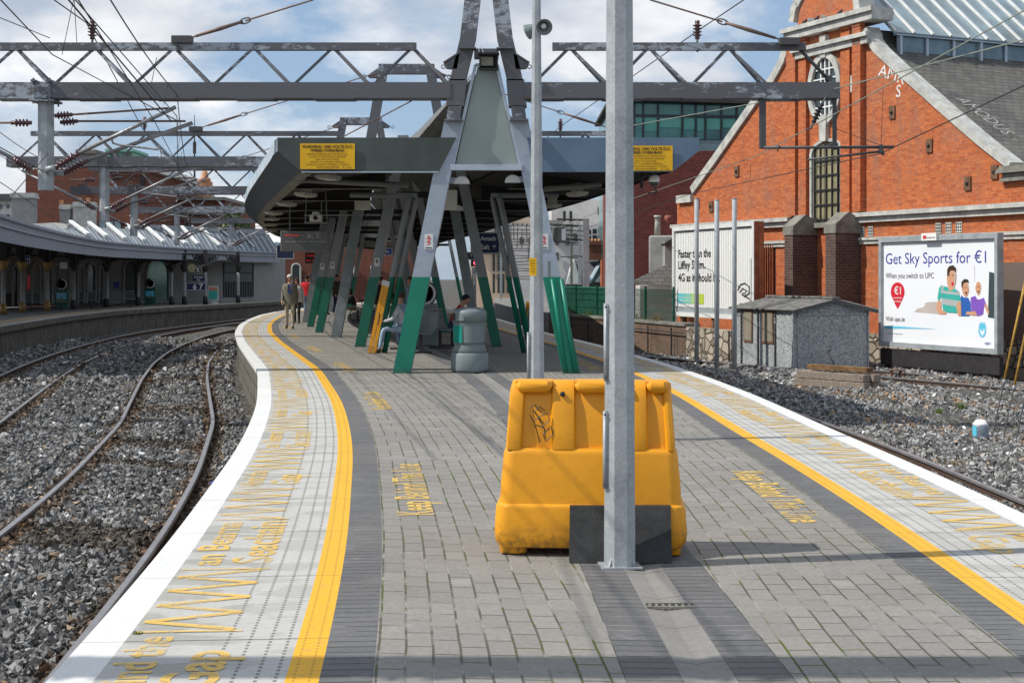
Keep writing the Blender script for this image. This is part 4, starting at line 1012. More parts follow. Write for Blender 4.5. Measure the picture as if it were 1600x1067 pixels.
# transverse beams and luminaires
for Y in (28.9, 33.4, 38.3, 43.2, 47.6, 52.4, 57.5, 63, 69, 76, 84):
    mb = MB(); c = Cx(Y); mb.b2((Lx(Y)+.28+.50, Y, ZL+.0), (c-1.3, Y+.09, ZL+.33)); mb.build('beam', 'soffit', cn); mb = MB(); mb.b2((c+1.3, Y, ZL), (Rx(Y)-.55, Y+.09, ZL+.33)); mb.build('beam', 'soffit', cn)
    mb = MB(); mb.b2((Lx(Y)+.28+.50, Y-.03, ZL-.012), (c-1.2, Y+.12, ZL-.002)); mb.build('beam_flange', 'purlin', cn); mb = MB(); mb.b2((c+1.2, Y-.03, ZL-.012), (Rx(Y)-.55, Y+.12, ZL-.002)); mb.build('beam_flange', 'purlin', cn)
mb = MB(); mb.tube([P(470, 281, 26.2), P(560, 286, 26.2), P(638, 290, 26.2)], .055, 10); mb.build('drain_pipe', 'purlin', cn)
mb = MB(); mb.tube([P(850, 296, 26.5), P(940, 288, 26.5)], .055, 10); mb.build('drain_pipe', 'purlin', cn)
lumi = None
LP_ = [(513, 277, 25.6, .55), (478, 304, 29.5, .5), (448, 319, 34, .5), (428, 333, 38.5, .5), (424, 342, 43, .5), (422, 351, 48, .5), (424, 360, 53, .5), (902, 303, 28, .5), (863, 322, 33, .5), (838, 338, 40, .5)]
wd = ['nearest luminaire hanging below the left fascia', 'second luminaire along the left side of the canopy soffit', 'third luminaire along the left side of the canopy soffit', 'fourth luminaire along the left side of the canopy soffit', 'fifth luminaire along the left side of the canopy soffit', 'sixth small luminaire along the left side of the canopy soffit', 'farthest small luminaire along the left side of the canopy soffit', 'nearest luminaire below the blue right side of the canopy', 'second luminaire below the blue right side of the canopy', 'farthest luminaire seen below the right side of the canopy']
for k, (px, py, Y, w) in enumerate(LP_):
    c = P(px, py, Y); t = thing('luminaire', wd[k], 'luminaire', c, 'luminaires under the platform canopy')
    mb = MB(); rz = R_(-18 if px < 700 else 18)
    mb.box(c, (.24, .6, .06), rz); mb.box(c+Vector((0, 0, .1)), (.1, .4, .2), rz); mb.build('housing', 'cream', t)
    mb = MB(); mb.box(c+Vector((0, 0, -.035)), (.19, .5, .03), rz); mb.build('diffuser', 'cream', t)
# warning signs on the fascias
def warnsign(px0, px1, py0, py1, Y, lbl):
    a = P(px0, py1, Y-.05); b = P(px1, py0, Y-.05); w = b.x-a.x; h = b.z-a.z; c = (a+b)/2
    t = thing('warning_sign', lbl, 'sign', c); mb = MB(); mb.box(c, (w, .012, h)); mb.build('plate', 'signyellow', t)
    mb = MB(); o_ = Vector((c.x, c.y-.006, a.z)); ex = Vector((1, 0, 0)); ez = Vector((0, 0, 1)); u = h/44.0
    text_on(mb, 'WARNING 1500 VOLTS D.C.', o_, ex, ez, 0, 36.2*u, w*.93, 4.6*u, 'C', .03)
    text_on(mb, 'WIRES OVERHEAD', o_, ex, ez, 0, 29.8*u, w*.62, 4.6*u, 'C', .03); mb.build('heading', 'signblack', t)
    mb = MB()
    for i, (s, f) in enumerate((('BEFORE WORKING ON THIS BUILDING,', .74), ('CLOSE TO THE IARNROD EIREANN', .68), ('HIGH VOLTAGE WIRES,', .42), ('REPORT TO IARNROD EIREANN', .62), ('CONTROL CENTRE, CONNOLLY STATION', .78), ('TELEPHONE 8787505', .42))):
        text_on(mb, s, o_, ex, ez, 0, (24.3-4.5*i)*u, w*f, 2.7*u, 'C')
    text_on(mb, 'IE 11500', o_, ex, ez, w*.36, 1.6*u, w*.16, 2.2*u, 'C')
    mb.build('lettering', 'signblack', t)
warnsign(469, 554.5, 224.5, 264.5, Y1, 'yellow warning sign with black text on the dark left canopy fascia')
warnsign(967, 1051, 228, 267, Y1, 'yellow warning sign partly hidden by the near post on the blue right canopy fascia')
# boxes / equipment under canopy
mb = MB(); c = P(567, 321, 32); mb.box(c, (.36, .12, .21), 0, 0, 0, .01); one(mb, 'junction_box', 'cream', 'cream junction box hanging from a beam left of the first frame', 'junction box')
mb = MB(); c = P(704, 313, 27); mb.box(c, (.25, .12, .38), 0, 0, 0, .01); one(mb, 'junction_box', 'cream', 'cream cabinet fixed behind the left leg below the half round lamp', 'junction box')
t = thing('projector_unit', 'grey camera unit with round lens hanging from rods under the canopy', 'camera unit', P(493, 340, 31))
c = P(494, 341, 31); mb = MB(); mb.box(c, (.26, .2, .15), 0, 0, 0, .01); mb.box(c+Vector((0, 0, .1)), (.15, .16, .08), 0, 0, 0, .02); mb.build('body', 'cream', t)
mb = MB(); mb.lathe([(.045, 0), (.05, .03), (.03, .03), (.028, .01)], c+Vector((0, -.1, 0)), 14, 0, Vector((0, -1, 0))); mb.build('lens', 'black', t)
mb = MB()
for s in (-1, 1): mb.bar(c+Vector((s*.24, 0, -.12)), c+Vector((s*.2, 0, .72)), .02, .02)
mb.bar(c+Vector((-.26, 0, -.1)), c+Vector((.26, 0, -.1)), .05, .03); mb.bar(c+Vector((-.26, 0, .06)), c+Vector((.9, 0, .06)), .03, .03); mb.build('hanger', 'purlin', t)
# departure board
t = thing('departure_board', 'grey departure board showing platform 6 hanging under the left canopy', 'departure board', P(477, 377, 36))
a = P(439, 393, 36); b = P(516, 361, 36); c = (a+b)/2; w = b.x-a.x; h = b.z-a.z; bx = w
mb = MB(); mb.box(c, (w, .18, h), 0, 0, 0, .01); mb.bar(c+Vector((-.4, 0, h/2)), c+Vector((-.4, 0, 1.0)), .03, .03); mb.bar(c+Vector((.4, 0, h/2)), c+Vector((.4, 0, 1.0)), .03, .03); mb.build('case', 'purlin', t)
mb = MB(); mb.box(c+Vector((0, -.092, 0)), (w*.94, .01, h*.88)); M['scr'] = simple('grey screen glass', (0.10, 0.10, 0.095), 0.25); mb.build('screen', 'scr', t)
ex = Vector((1, 0, 0)); ez = Vector((0, 0, 1)); o_ = c+Vector((0, -.098, 0))
mb = MB(); M['ledred'] = emis('red led text', (0.8, 0.02, 0.02), 0.5); text_on(mb, '14:05 Howth', o_, ex, ez, -w*.42, h*.24, .36, .05); mb.build('led_text', 'ledred', t)
M['pictx'] = simple('pale print', (0.5, 0.5, 0.48), 0.5)
mb = MB(); text_on(mb, '6', o_, ex, ez, w*.06, h*.2, None, .085, 'L', .02); text_on(mb, '1', o_, ex, ez, w*.27, h*.2, None, .085, 'L', .02); text_on(mb, 'An Traein', o_, ex, ez, -w*.09, h*.24, .09, .035)
for x in (w*.04, w*.16, w*.25):
    for (dx, dz, ww, hh) in ((0, 0, .12, .006), (0, .13, .12, .006), (-.06, .065, .006, .13), (.06, .065, .006, .13)): mb.box(o_+Vector((x+.04+dx, -.002, h*.2-.02+dz)), (ww, .003, hh))
text_on(mb, 'Connolly  Killester  Harmonstown', o_, ex, ez, -w*.4, -h*.05, w*.82, .035); mb.build('lettering', 'pictx', t)
def bluesign(px0, px1, py0, py1, Y, lines, lbl, m='navy', frame_=True, name='platform_sign'):
    a = P(px0, py1, Y); b = P(px1, py0, Y); c = (a+b)/2; w = b.x-a.x; h = b.z-a.z
    t = thing(name, lbl, 'sign', c); mb = MB(); mb.box(c, (w, .06, h)); mb.build('plate', m, t)
    if frame_:
        mb = MB()
        for s in (-1, 1): mb.box(c+Vector((s*w*.475, -.035, 0)), (.018, .006, h*.96)); mb.box(c+Vector((0, -.035, s*h*.465)), (w*.96, .006, .018))
        mb.build('border', 'offwhite', t)
    mb = MB(); o_ = c+Vector((0, -.031, 0))
    for (s, x, z, ww, hh) in lines: text_on(mb, s, o_, ex, ez, x*w, z*h, ww*w if ww else None, hh*h, 'C', .015)
    if lines: mb.build('lettering', 'white', t)
    return t, c, w, h
t, c, w, h = bluesign(736, 781.5, 363, 397, 45, [('Slí Amach', -.02, .12, .74, .2), ('Exit', -.02, -.28, .3, .22)], 'navy exit sign with white border reading Slí Amach hanging under the canopy')
mb = MB()
for x in (-.32, .30):
    q_ = c+Vector((x*w, -.034, -.2*h)); mb.bar(q_+Vector((0, 0, -.07)), q_+Vector((0, 0, .06)), .006, .018); mb.bar(q_+Vector((0, 0, .07)), q_+Vector((-.05, 0, .01)), .006, .018); mb.bar(q_+Vector((0, 0, .07)), q_+Vector((.05, 0, .01)), .006, .018)
mb.build('arrow', 'white', t)
mb = MB()
for x in (-.3, .3): mb.bar(c+Vector((x, 0, h/2)), c+Vector((x, 0, h/2+.7)), .04, .04)
mb.build('hanger', 'purlin', t)
bluesign(432, 460, 382, 405, 41, [], 'dark blue sign edge hanging behind the departure board')
t, c, w, h = bluesign(730, 742, 394, 406, 60, [('Y', 0, -.2, .4, .5)], 'small far navy sign left of the exit sign')
t, c, w, h = bluesign(598, 613, 388, 399, 46, [('Ar', 0, -.2, .5, .45)], 'bright blue sign with white emblem seen between the left legs', 'blue')
t, c, w, h = bluesign(477, 500, 395, 412, 52, [], 'black led board with red lines hanging beyond the departure board', 'black', False, 'departure_board')
mb = MB(); o_ = c+Vector((0, -.035, 0)); text_on(mb, 'CONNOLLY', o_, ex, ez, 0, h*.15, w*.8, h*.16, 'C'); text_on(mb, 'ALL STNS', o_, ex, ez, 0, -h*.3, w*.8, h*.16, 'C'); mb.build('led_text', 'ledred', t)
# dome camera under right fascia, flood lamp on right leg
t = thing('security_camera', 'white dome security camera hanging below the blue right fascia', 'security camera', P(1022, 283, 25))
c = P(1022, 285, 25); mb = MB(); mb.lathe([(.095, 0), (.095, .05), (.08, .10), (.05, .13), (.01, .14)], c, 20); mb.build('cover', 'white', t)
mb = MB(); mb.lathe([(.02, -.07), (.06, -.055), (.085, -.02), (.088, 0)], c, 20); mb.build('dome', 'glass', t)
mb = MB(); mb.tube([c+Vector((0, .02, .13)), c+Vector((-.12, .05, .15)), c+Vector((-.16, .05, .28))], .02, 8); mb.tube([c+Vector((-.2, .05, .3)), c+Vector((-.22, .05, -.1))], .028, 8); mb.tube([c+Vector((0, .0, -.05)), c+Vector((.06, .02, -.2)), c+Vector((-.1, .05, -.18))], .012, 6); mb.build('bracket', 'black', t)
t = thing('floodlight', 'pale floodlight turned sideways on the right leg above the danger plate', 'floodlight', P(872, 365, 25))
c = P(873, 367, 25.2); mb = MB(); mb.box(c, (.14, .3, .26), R_(20), 0, 0, .02); mb.build('housing', 'purlin', t); mb = MB(); mb.box(c+Vector((.05, -.08, 0)), (.07, .2, .2), R_(20)); mb.build('glass', 'lampw', t)
# ================================================================ OVERHEAD LINE GANTRIES
def insulator(mb, a, b, r=.07, n=5, mi=1, mi2=0):
    a = Vector(a); b = Vector(b); d = (b-a); L_ = d.length; d = d.normalized()
    prof = [(r*.5, 0), (r*.5, L_*.12)]
    for k in range(n):
        z = L_*(.15+.7*k/n); s = L_*.7/n
        prof += [(r*.45, z), (r, z+s*.35), (r*.95, z+s*.45), (r*.45, z+s*.6)]
    prof += [(r*.5, L_*.88), (r*.5, L_)]
    mb.lathe(prof, a, 12, mi, d)
def gantry(Y, xa, xb, xta, xtb, gap, masts, lbl, slope=0.0, zb=4.70, tops=None, arms=True, yaw=0.0, phase=0.0, dep=.42):
    """bottom chord xa..xb, top chord xta..xtb, gap=(g0,g1) hole where the frame stands"""
    t = thing('catenary_gantry', lbl, 'gantry', ((xa+xb)/2, Y, zb))
    def zz(x): return slope*(x-(xa+xb)/2)
    def yy(x): return Y+yaw*(x-(gap[0]+gap[1])/2)
    spans = [(xa, gap[0], xta, gap[0]-.6), (gap[1], xb, gap[1]+.5, xtb)] if gap[0] > xa else [(gap[1], xb, xta, xtb)]
    for (a, b, ta, tb) in spans:
        if b-a < .5: continue
        mb = MB(); mb.bar((a, yy(a)+.2, zb+.135+zz(a)), (b, yy(b)+.2, zb+.135+zz(b)), dep, .27)
        k = a
        while k < b-1.2:
            mb.bar((k, yy(k)+.2, zb-.006+zz(k)), (k+.7, yy(k+.7)+.2, zb-.006+zz(k)), dep+.02, .014); k += 1.37
        mb.build('lower_chord', 'steel', t)
        mb = MB(); mb.bar((ta, yy(ta)+.2, zb+.91+zz(ta)), (tb, yy(tb)+.2, zb+.91+zz(tb)), .12, .13); mb.build('upper_chord', 'steel', t)
        x = ta+.1+phase
        cnt = 0
        while x < tb-.02:
            for (dx) in ((-.62), (.62)):
                xe = x+dx
                if xe < a-.1 or xe > b+.1: continue
                for sy in ((-.17, .17) if dx > 0 else (-.17,)):
                    xs_ = x+(.05 if dx > 0 else -.05)
                    mb = MB(); mb.bar((xs_, yy(x)+.2, zb+.85+zz(x)), (xe, yy(xe)+.2+sy, zb+.26+zz(xe)), .05, .05); mb.build('brace', 'steel', t)
                    cnt += 1
            x += 1.372
    return t
Yg = [4.35, 24.4, 38.7, 51.7, 67.0, 80.0]
def cantilever(t, X, Y, s=1, zb=4.7, zmast=3.15, full=True):
    """drop tube at X with arms reaching s*~2.3 m"""
    mb = MB(); mb.lathe([(.135, zmast-zb), (.135, -.03)], (X, Y+.2, zb), 8, 0, Vector((0, 0, 1)), False, R_(22.5)); mb.build('drop_post', 'galv', t)
    mb = MB(); mb.box((X, Y+.2, zb-.02), (.42, .5, .035))
    for dx in (-.14, .14):
        for dy in (-.03, .43): mb.tube([(X+dx, Y+dy, zb-.08), (X+dx, Y+dy, zb+.36)], .016, 6)
        mb.box((X+dx, Y+.2, zb+.31), (.07, .56, .04))
    mb.build('clamp', 'steel', t)
    def q(dx, z, dy=0): return Vector((X+s*dx, Y+.05+dy, z))
    mb = MB(); insulator(mb, q(.2, 3.52), q(.62, 3.78), .085, 5); mb.tube([q(.05, 3.5), q(.22, 3.53)], .05, 8); mb.build('insulator', ['galv', 'porc'], t)
    mb = MB(); mb.tube([q(.62, 3.78), q(2.28, 4.57)], .035, 8); mb.build('bracket_tube', 'tube', t)
    if full:
        mb = MB(); insulator(mb, q(.25, 3.45, .3), q(.68, 3.68, .3), .085, 5); mb.tube([q(.05, 3.45, .3), q(.27, 3.46, .3)], .05, 8); mb.build('insulator', ['galv', 'porc'], t)
        mb = MB(); mb.tube([q(.68, 3.68, .3), q(2.5, 4.33, .3)], .035, 8); mb.build('bracket_tube', 'tube', t)
    for k, (z0, z1, x1) in enumerate(((4.42, 4.55, 2.15), (4.34, 4.36, 2.38))[:2 if full else 1]):
        mb = MB(); insulator(mb, q(.2, z0, .3*k), q(.5, z0+.02, .3*k), .07, 4); mb.build('insulator', ['galv', 'porc'], t)
        mb = MB(); mb.tube([q(.5, z0+.02, .3*k), q(x1, z1, .3*k)], .02, 6); mb.build('stay_tube', 'tuberust', t)
    mb = MB(); mb.tube([q(1.18, 4.02), q(1.2, 3.95), q(1.3, 3.92), q(1.98, 3.84)], .02, 6); mb.tube([q(1.98, 3.92), q(2.04, 3.75), q(2.0, 3.7)], .012, 5); mb.build('registration_arm', 'tube', t)
    if s > 0:       # a short arm for the other track
        mb = MB(); insulator(mb, q(-.2, 4.3), q(-.55, 4.3), .07, 4); mb.tube([q(-.55, 4.3), q(-.9, 4.3)], .02, 6); mb.build('stay_tube', ['tuberust', 'porc'], t)
        mb = MB(); insulator(mb, q(-.2, 3.5), q(-.5, 3.68), .08, 5); mb.tube([q(-.5, 3.68), q(-2.2, 4.55)], .035, 8); mb.build('bracket_tube', ['tube', 'porc'], t)
def topins(t, x, Y, z):
    mb = MB(); insulator(mb, (x, Y+.2, z+.1), (x, Y+.2, z+.42), .085, 4); mb.tube([(x, Y+.2, z-.12), (x, Y+.2, z+.1)], .02, 6); mb.build('post_insulator', ['steel', 'porc'], t)
g1 = gantry(24.4, -13.0, P(1312, 140, Y1).x, -13.0, P(1262, 75, Y1).x, (P(704, 140, Y1).x, P(818, 140, Y1).x), [], 'nearest overhead line gantry with flaking paint joined to the first A shaped frame', 0.0, 4.72, None, True, 0.0, .2)
cantilever(g1, P(66, 150, Y1).x, Y1)
topins(g1, P(139, 70, Y1).x, Y1, 5.66); topins(g1, P(1092, 75, Y1).x, Y1, 5.66)
# hanging frame at right end of the nearest gantry
mb = MB(); xq = P(1193, 150, Y1).x; mb.bar((xq, Y1+.1, 4.72), (xq, Y1+.1, 3.86), .1, .12); mb.build('drop_post', 'steel_dark', g1)
mb = MB(); xq2 = P(1306, 150, Y1).x; mb.bar((xq2, Y1+.1, 4.72), (xq2, Y1+.1, 3.84), .06, .08); mb.build('drop_post', 'steel_dark', g1)
mb = MB(); mb.tube([P(1193, 231, Y1), P(1397, 230, Y1)], .026, 8); mb.lathe([(.02, 0), (.07, .01), (.07, .02), (.02, .03)], P(1214, 231, Y1), 12, 0, Vector((1, 0, 0))); mb.build('cross_tube', 'steel_dark', g1)
mb = MB(); mb.tube([P(1262, 250, Y1), P(1376, 237, Y1)], .02, 8); mb.tube([P(1376, 226, Y1), P(1380, 243, Y1)], .03, 6); mb.box(P(1376, 233, Y1), (.05, .08, .14)); mb.build('registration_arm', 'steel_dark', g1)
mb = MB(); insulator(mb, P(1284, 163, Y1), P(1271, 192, Y1), .07, 4); mb.tube([P(1292, 150, Y1), P(1284, 163, Y1)], .02, 6); mb.tube([P(1271, 192, Y1), P(1266, 202, Y1)], .025, 6); mb.build('insulator', ['steel_dark', 'black'], g1)
mb = MB(); mb.tube([P(1290, 75, Y1)+Vector((-.4, .2, 0)), P(1298, 122, Y1)+Vector((0, .2, 0))], .03, 8); mb.lathe([(.05, 0), (.05, .2)], P(1299, 121, Y1)+Vector((0, .1, 0)), 14, 0, Vector((0, 1, 0))); mb.build('end_stay', 'steel_dark', g1)
g2 = gantry(38.7, P(10, 250, 38.7).x, P(985, 250, 38.7).x, P(45, 208, 38.7).x, P(985, 250, 38.7).x, (P(566, 250, 38.7).x, P(706, 250, 38.7).x), [], 'second overhead line gantry seen between the first one and the canopy', 0.0, 4.66, None, True, 0.0, .3)
cantilever(g2, P(160, 250, 38.7).x, 38.7); topins(g2, P(223, 200, 38.7).x, 38.7, 5.6); topins(g2, P(876, 200, 38.7).x, 38.7, 5.55)
g3 = gantry(51.7, P(110, 300, 51.7).x, P(900, 300, 51.7).x, P(136, 268, 51.7).x, P(900, 300, 51.7).x, (P(530, 300, 51.7).x, P(650, 300, 51.7).x), [], 'third overhead line gantry in front of the dark red brick building', 0.0, 4.68, None, True, 0.0, .35)
cantilever(g3, P(207, 300, 51.7).x, 51.7)
g4 = gantry(67.0, P(212, 330, 67).x, -9.2, P(225, 305, 67).x, -9.5, (-9.2, -9.0), [], 'fourth overhead line gantry low above the far rooflights', 0.0, 4.68, None, True, 0.0, .3)
cantilever(g4, P(275, 330, 67).x, 67)
g5 = gantry(80.0, P(298, 350, 80).x, -8.5, P(302, 325, 80).x, -8.5, (-8.5, -8.3), [], 'farthest overhead line gantry with thin lattice near the green tree', 0.0, 4.68, None, True, 0.0, .3)
cantilever(g5, P(360, 350, 80).x, 80)
g0 = gantry(4.96, -8.5, 7.5, -8.5, 7.5, (.55, .9), [], 'overhead gantry above the camera whose shadow crosses the foreground paving', dep=.2)
# ---------------------------------------------------------------- wires
WC = [0]
def wire(pts, r, lbl, m='wire', sag=0.0, name='overhead_wire'):
    pts = [Vector(p) for p in pts]; out = []
    for i in range(len(pts)-1):
        n = 10 if sag else 1
        for k in range(n): 
            f = k/n; p = pts[i].lerp(pts[i+1], f); p.z -= sag*4*f*(1-f); out.append(p)
    out.append(pts[-1]); mb = MB(); mb.tube(out, r, 5); return one(mb, name, m, lbl, 'wire')
def cat(xoff, edge, ys, z, zz=None):
    r = []
    for Y in ys:
        v = edge.vy(Y); p = edge.at(v, xoff); r.append(Vector((p.x, p.y, z)))
    return r
ysw = [3, 12, 24.4, 38.7, 51.7, 67, 80, 95]
def zig(pts, a=.18): return [p+Vector(((a if i % 2 else -a), 0, 0)) for i, p in enumerate(pts)]
wire(zig(cat(-1.55, EL, ysw, 4.30)), .0075, 'contact wire over the track nearest the platform left edge')
wire(zig(cat(-1.45, EL, ysw, 4.38), -.1), .0075, 'second contact wire running just beside the one over the nearest left track')
wire(cat(-1.35, EL, ysw, 4.75), .009, 'catenary wire above the contact wire of the nearest left track', 'wire', .12)
wire(zig(cat(-5.2, EL, ysw[1:], 4.30)), .0075, 'contact wire over the farther left track by the old canopy')
wire(cat(-5.0, EL, ysw[1:], 4.75), .009, 'catenary wire over the farther left track by the old canopy', 'wire', .12)
wire([P(-20, -150, 12), P(268, 190, 24.3)], .011, 'feeder cable slanting down from the upper left corner of the view')
wire([P(-150, -160, 12), P(82, 86, 24.3), P(275, 188, 24.3)], .010, 'second feeder cable slanting down from the upper left corner')
wire([P(84, 0, 22), P(135, 36, 24.3), P(223, 202, 38.7), P(300, 275, 51.7)], .011, 'cable running along the tops of the gantry insulators on the left')
wire([P(-30, 16, 23), P(78, 60, 24.4)], .008, 'thin wire entering at the left edge to the upper chord of the nearest gantry')
wire([P(115, 0, 22), P(97, 86, 24.4)], .006, 'left one of the two thin hanger wires above the nearest gantry')
wire([P(116, 0, 22), P(120, 66, 24.4)], .006, 'right one of the two thin hanger wires above the nearest gantry')
wire([P(-10, 225, 20), P(75, 272, 24.4), P(150, 325, 38)], .009, 'wire descending left of the galvanised drop post towards the chimneys')
wire([P(-10, 340, 22), P(75, 240, 24.4)], .008, 'dark wire rising from the old canopy edge to the insulators at far left')
wire([P(-10, 278, 30), P(60, 325, 40), P(140, 372, 60)], .010, 'wire crossing in front of the grey chimney at far left')
# droppers
k = 0
for Y in (20, 22.5, 27.5, 31, 35, 41.5, 45, 48.5):
    v = EL.vy(Y); a = EL.at(v, -1.45, 4.34); b = EL.at(v, -1.38, 4.7); k += 1
    o = wire([a, b], .005, 'short dropper joining the catenary and contact wires over the nearest left track', 'wire', 0, 'dropper_wire'); o['group'] = 'droppers over the nearest left track'
# stays with turnbuckles
def stay(a, b, lbl, f0=.35, f1=.8, r=.016):
    a = Vector(a); b = Vector(b); t = thing('stay_rod', lbl, 'stay rod', a)
    mb = MB(); mb.tube([a, a.lerp(b, f0)], r, 6); mb.tube([a.lerp(b, f0+.02), a.lerp(b, (f0+f1)/2), a.lerp(b, f1)], [r*1.5, r*2.4, r*1.5], 8); mb.tube([a.lerp(b, f1), b], r, 6); mb.build('rod', 'tuberust', t)
    for f in (f0, ):
        c = a.lerp(b, f+.0); x, y, d = frame(b-a); mb = MB()
        mb.tube([c+d*math.cos(q_)*.10+y*math.sin(q_)*.045 for q_ in np.linspace(0, 6.283, 13)], r*.8, 6); mb.build('shackle', 'steel_dark', t)
    mb = MB(); mb.box(b+Vector((.12*(-1 if b.x < a.x else 1), 0, -.03)), (.34, .2, .12)); mb.build('anchor', 'steel_dark', t); return t
stay(P(490, 0, 24.5), P(296, 60, 24.5), 'rusty stay rod rising out of view from the upper chord left of the first frame', .55, .95)
stay(P(1015, 0, 24.5), P(1222, 63, 24.5), 'rusty stay rod over the brick building reaching the end of the nearest gantry', .55, .95)
stay(P(586, 115, 38.7), P(313, 200, 38.7), 'stay rod from the second frame down to the second gantry on the left', .75, .96)
stay(P(686, 114, 38.7), P(950, 200, 38.7), 'stay rod from the second frame down to the right behind the near posts', .72, .95)
stay(P(531, 197, 51.7), P(330, 262, 51.7), 'stay rod from the third frame down to the third gantry', .75, .96)
wire([P(643, 158, 24.8), P(536, 214, 26)], .012, 'short dark guy wire from the chord to the dark left fascia', 'tuberust')
# right hand wires
wire([P(1640, -5, 17), P(1272, 196, 24.3), P(1180, 245, 30), P(990, 310, 42), P(860, 360, 60)], .010, 'upper wire crossing the gable and the oval window', 'wirep')
wire([P(1640, 52, 17), P(1300, 140, 24.5), P(940, 205, 38)], .010, 'pale wire crossing the slate roof towards the glass building', 'wirep')
wire([P(1640, 115, 17), P(1376, 240, 24.4), P(1080, 303, 40), P(930, 352, 60), P(820, 395, 90)], .0095, 'contact wire over the right hand track crossing the gable wall')
wire([P(1170, -5, 22), P(1100, 42, 24.4), P(877, 197, 38.7), P(800, 262, 55)], .010, 'wire between the post insulators right of the near posts', 'wire')
wire([P(1380, 140, 25), P(1376, 236, 25)], .005, 'thin dropper hanging left of the white graffiti on the gable', 'wire')
wire([P(1173, 255, 29), P(1172, 282, 30)], .005, 'thin dropper above the three grey posts', 'wire')
wire([P(1290, 196, 24.5), P(1378, 228, 24.4)], .005, 'thin wire from the insulator to the end of the registration arm', 'wire')
# ================================================================ RED BRICK BUILDING (RIGHT)
WP0 = Vector((13.5, 37.5, 0)); WD = Vector((-.41, .912, 0)).normalized(); WN = Vector((-WD.y, WD.x, 0))   # WN faces the camera
def Wt(px, py, off=0.0):
    """photo pixel -> (t, z) on the wall plane shifted off metres towards the camera"""
    o_ = WP0+WN*off; k = (px-CX)/F
    t = (k*o_.y-o_.x)/(WD.x-k*WD.y); Y = o_.y+t*WD.y
    return t, H-(py-HY)*Y/F
def WX(t, z, off=0.0): 
    p = WP0+WD*t+WN*off; return Vector((p.x, p.y, z))
uvw = lambda p: ((Vector((p.x, p.y, 0))-WP0).dot(WD)+ (Vector((p.x, p.y, 0))-WP0).dot(WN), p.z)
def wpoly(mb, pts, off, depth, mi=0):
    q = [WX(*Wt(px, py, off), off) for px, py in pts]; mb.prism(q, -WN*depth, mi, uvw)
def wrect(mb, px0, py0, px1, py1, off, depth, mi=0):
    """vertical rectangle between two pixels columns; heights taken at px0"""
    t0, z0 = Wt(px0, py0, off); t1, _ = Wt(px1, py0, off); _, z1 = Wt(px0, py1, off)
    q = [WX(t0, z0, off), WX(t1, z0, off), WX(t1, z1, off), WX(t0, z1, off)]; mb.prism(q, -WN*depth, mi, uvw)
bb = thing('brick_building', 'large orange red brick building with shaped gable, oval window and slate roof', 'building', WX(8, -1.1))
tR = -6.0
rake_r = [(1352, 48), (1357, 66), (1368, 82), (1400, 112), (1440, 147), (1480, 183), (1530, 226), (1578, 264)]
rake_l = [(1058, 318), (1077, 318), (1085, 303), (1120, 255), (1150, 212), (1190, 155), (1212, 128), (1227, 100), (1236, 72), (1240, 48)]
mb = MB()
tz = [Wt(*p) for p in rake_l] + [Wt(*p) for p in rake_r]
zlow = Wt(1600, 318)[1]
tl = tz[0][0]
poly = [(tl, -1.3)] + tz + [(tR, tz[-1][1]), (tR, -1.3)]
mb.prism([WX(t, z) for t, z in poly], -WN*.5, 0, uvw)
# left side return
mb.prism([WX(tl, -1.3, -.5), WX(tl, tz[0][1], -.5), WX(tl, tz[0][1], -12), WX(tl, -1.3, -12)], -WD*.3, 0, uvw)
mb.build('gable_wall', 'brick_or', bb)
# pediment above the cornice
mb = MB(); top = [(1246, 40), (1249, 20), (1256, 0), (1268, -25), (1290, -45), (1310, -42), (1328, -25), (1336, 0), (1338, 20), (1339, 34)]
wpoly(mb, top, .02, .5); mb.build('pediment', 'brick_or', bb)
def band(pts, w, off, depth, name='coping', m='stone'):
    """stone band following pixel polyline, thickness w metres on the outer (upper) side"""
    tzs = [Wt(*p, 0) for p in pts]; mb = MB(); out = []
    for i, (t, z) in enumerate(tzs):
        a = tzs[max(i-1, 0)]; b = tzs[min(i+1, len(tzs)-1)]; d = Vector((b[0]-a[0], b[1]-a[1])).normalized(); n = Vector((-d.y, d.x))
        if n.y < 0: n = -n
        out.append((Vector((t, z)), n))
    for i in range(len(out)-1):
        (p, n), (q, m_) = out[i], out[i+1]
        mb.prism([WX(p.x, p.y, off), WX(q.x, q.y, off), WX(*(q+m_*w), off), WX(*(p+n*w), off)], -WN*depth, 0, uvw)
    mb.build(name, m, bb)
band(rake_r, .20, .10, .5); band([(p[0], p[1]) for p in rake_l[2:]], .30, .10, .75); band([(1250, 12), (1256, 0), (1268, -25), (1290, -45), (1310, -42), (1328, -25), (1336, 0), (1338, 20)], .28, .1, .6)
band([(1243, 36), (1246, 18), (1250, 8)], .28, .1, .6)
mb = MB(); wrect(mb, 1056, 318, 1078, 306, .14, .5); mb.build('kneeler', 'stone', bb)
# cornices under the pediment (stepped profile)
def cornice(pxa, pya, pxb, h, off, depth, name='cornice', m='stone', z=None, steps=((0, 1.0, 0.0), (.0, .35, .08))):
    ta, za = Wt(pxa, pya, off); tb, _ = Wt(pxb, pya, off); mb = MB()
    za = za if z is None else z
    mb.prism([WX(ta, za, off), WX(tb, za, off), WX(tb, za-h, off), WX(ta, za-h, off)], -WN*depth, 0, uvw)
    o2 = off+.10; mb.prism([WX(ta+.08, za+.002, o2), WX(tb-.08, za+.002, o2), WX(tb-.08, za-h*.38, o2), WX(ta+.08, za-h*.38, o2)], -WN*.099, 0, uvw)
    mb.build(name, m, bb); return za
zc = Wt(1226, 50)[1]
cornice(1224, 47, 1362, .38, .28, .8)
cornice(1240, 78, 1354, .34, .20, .6)
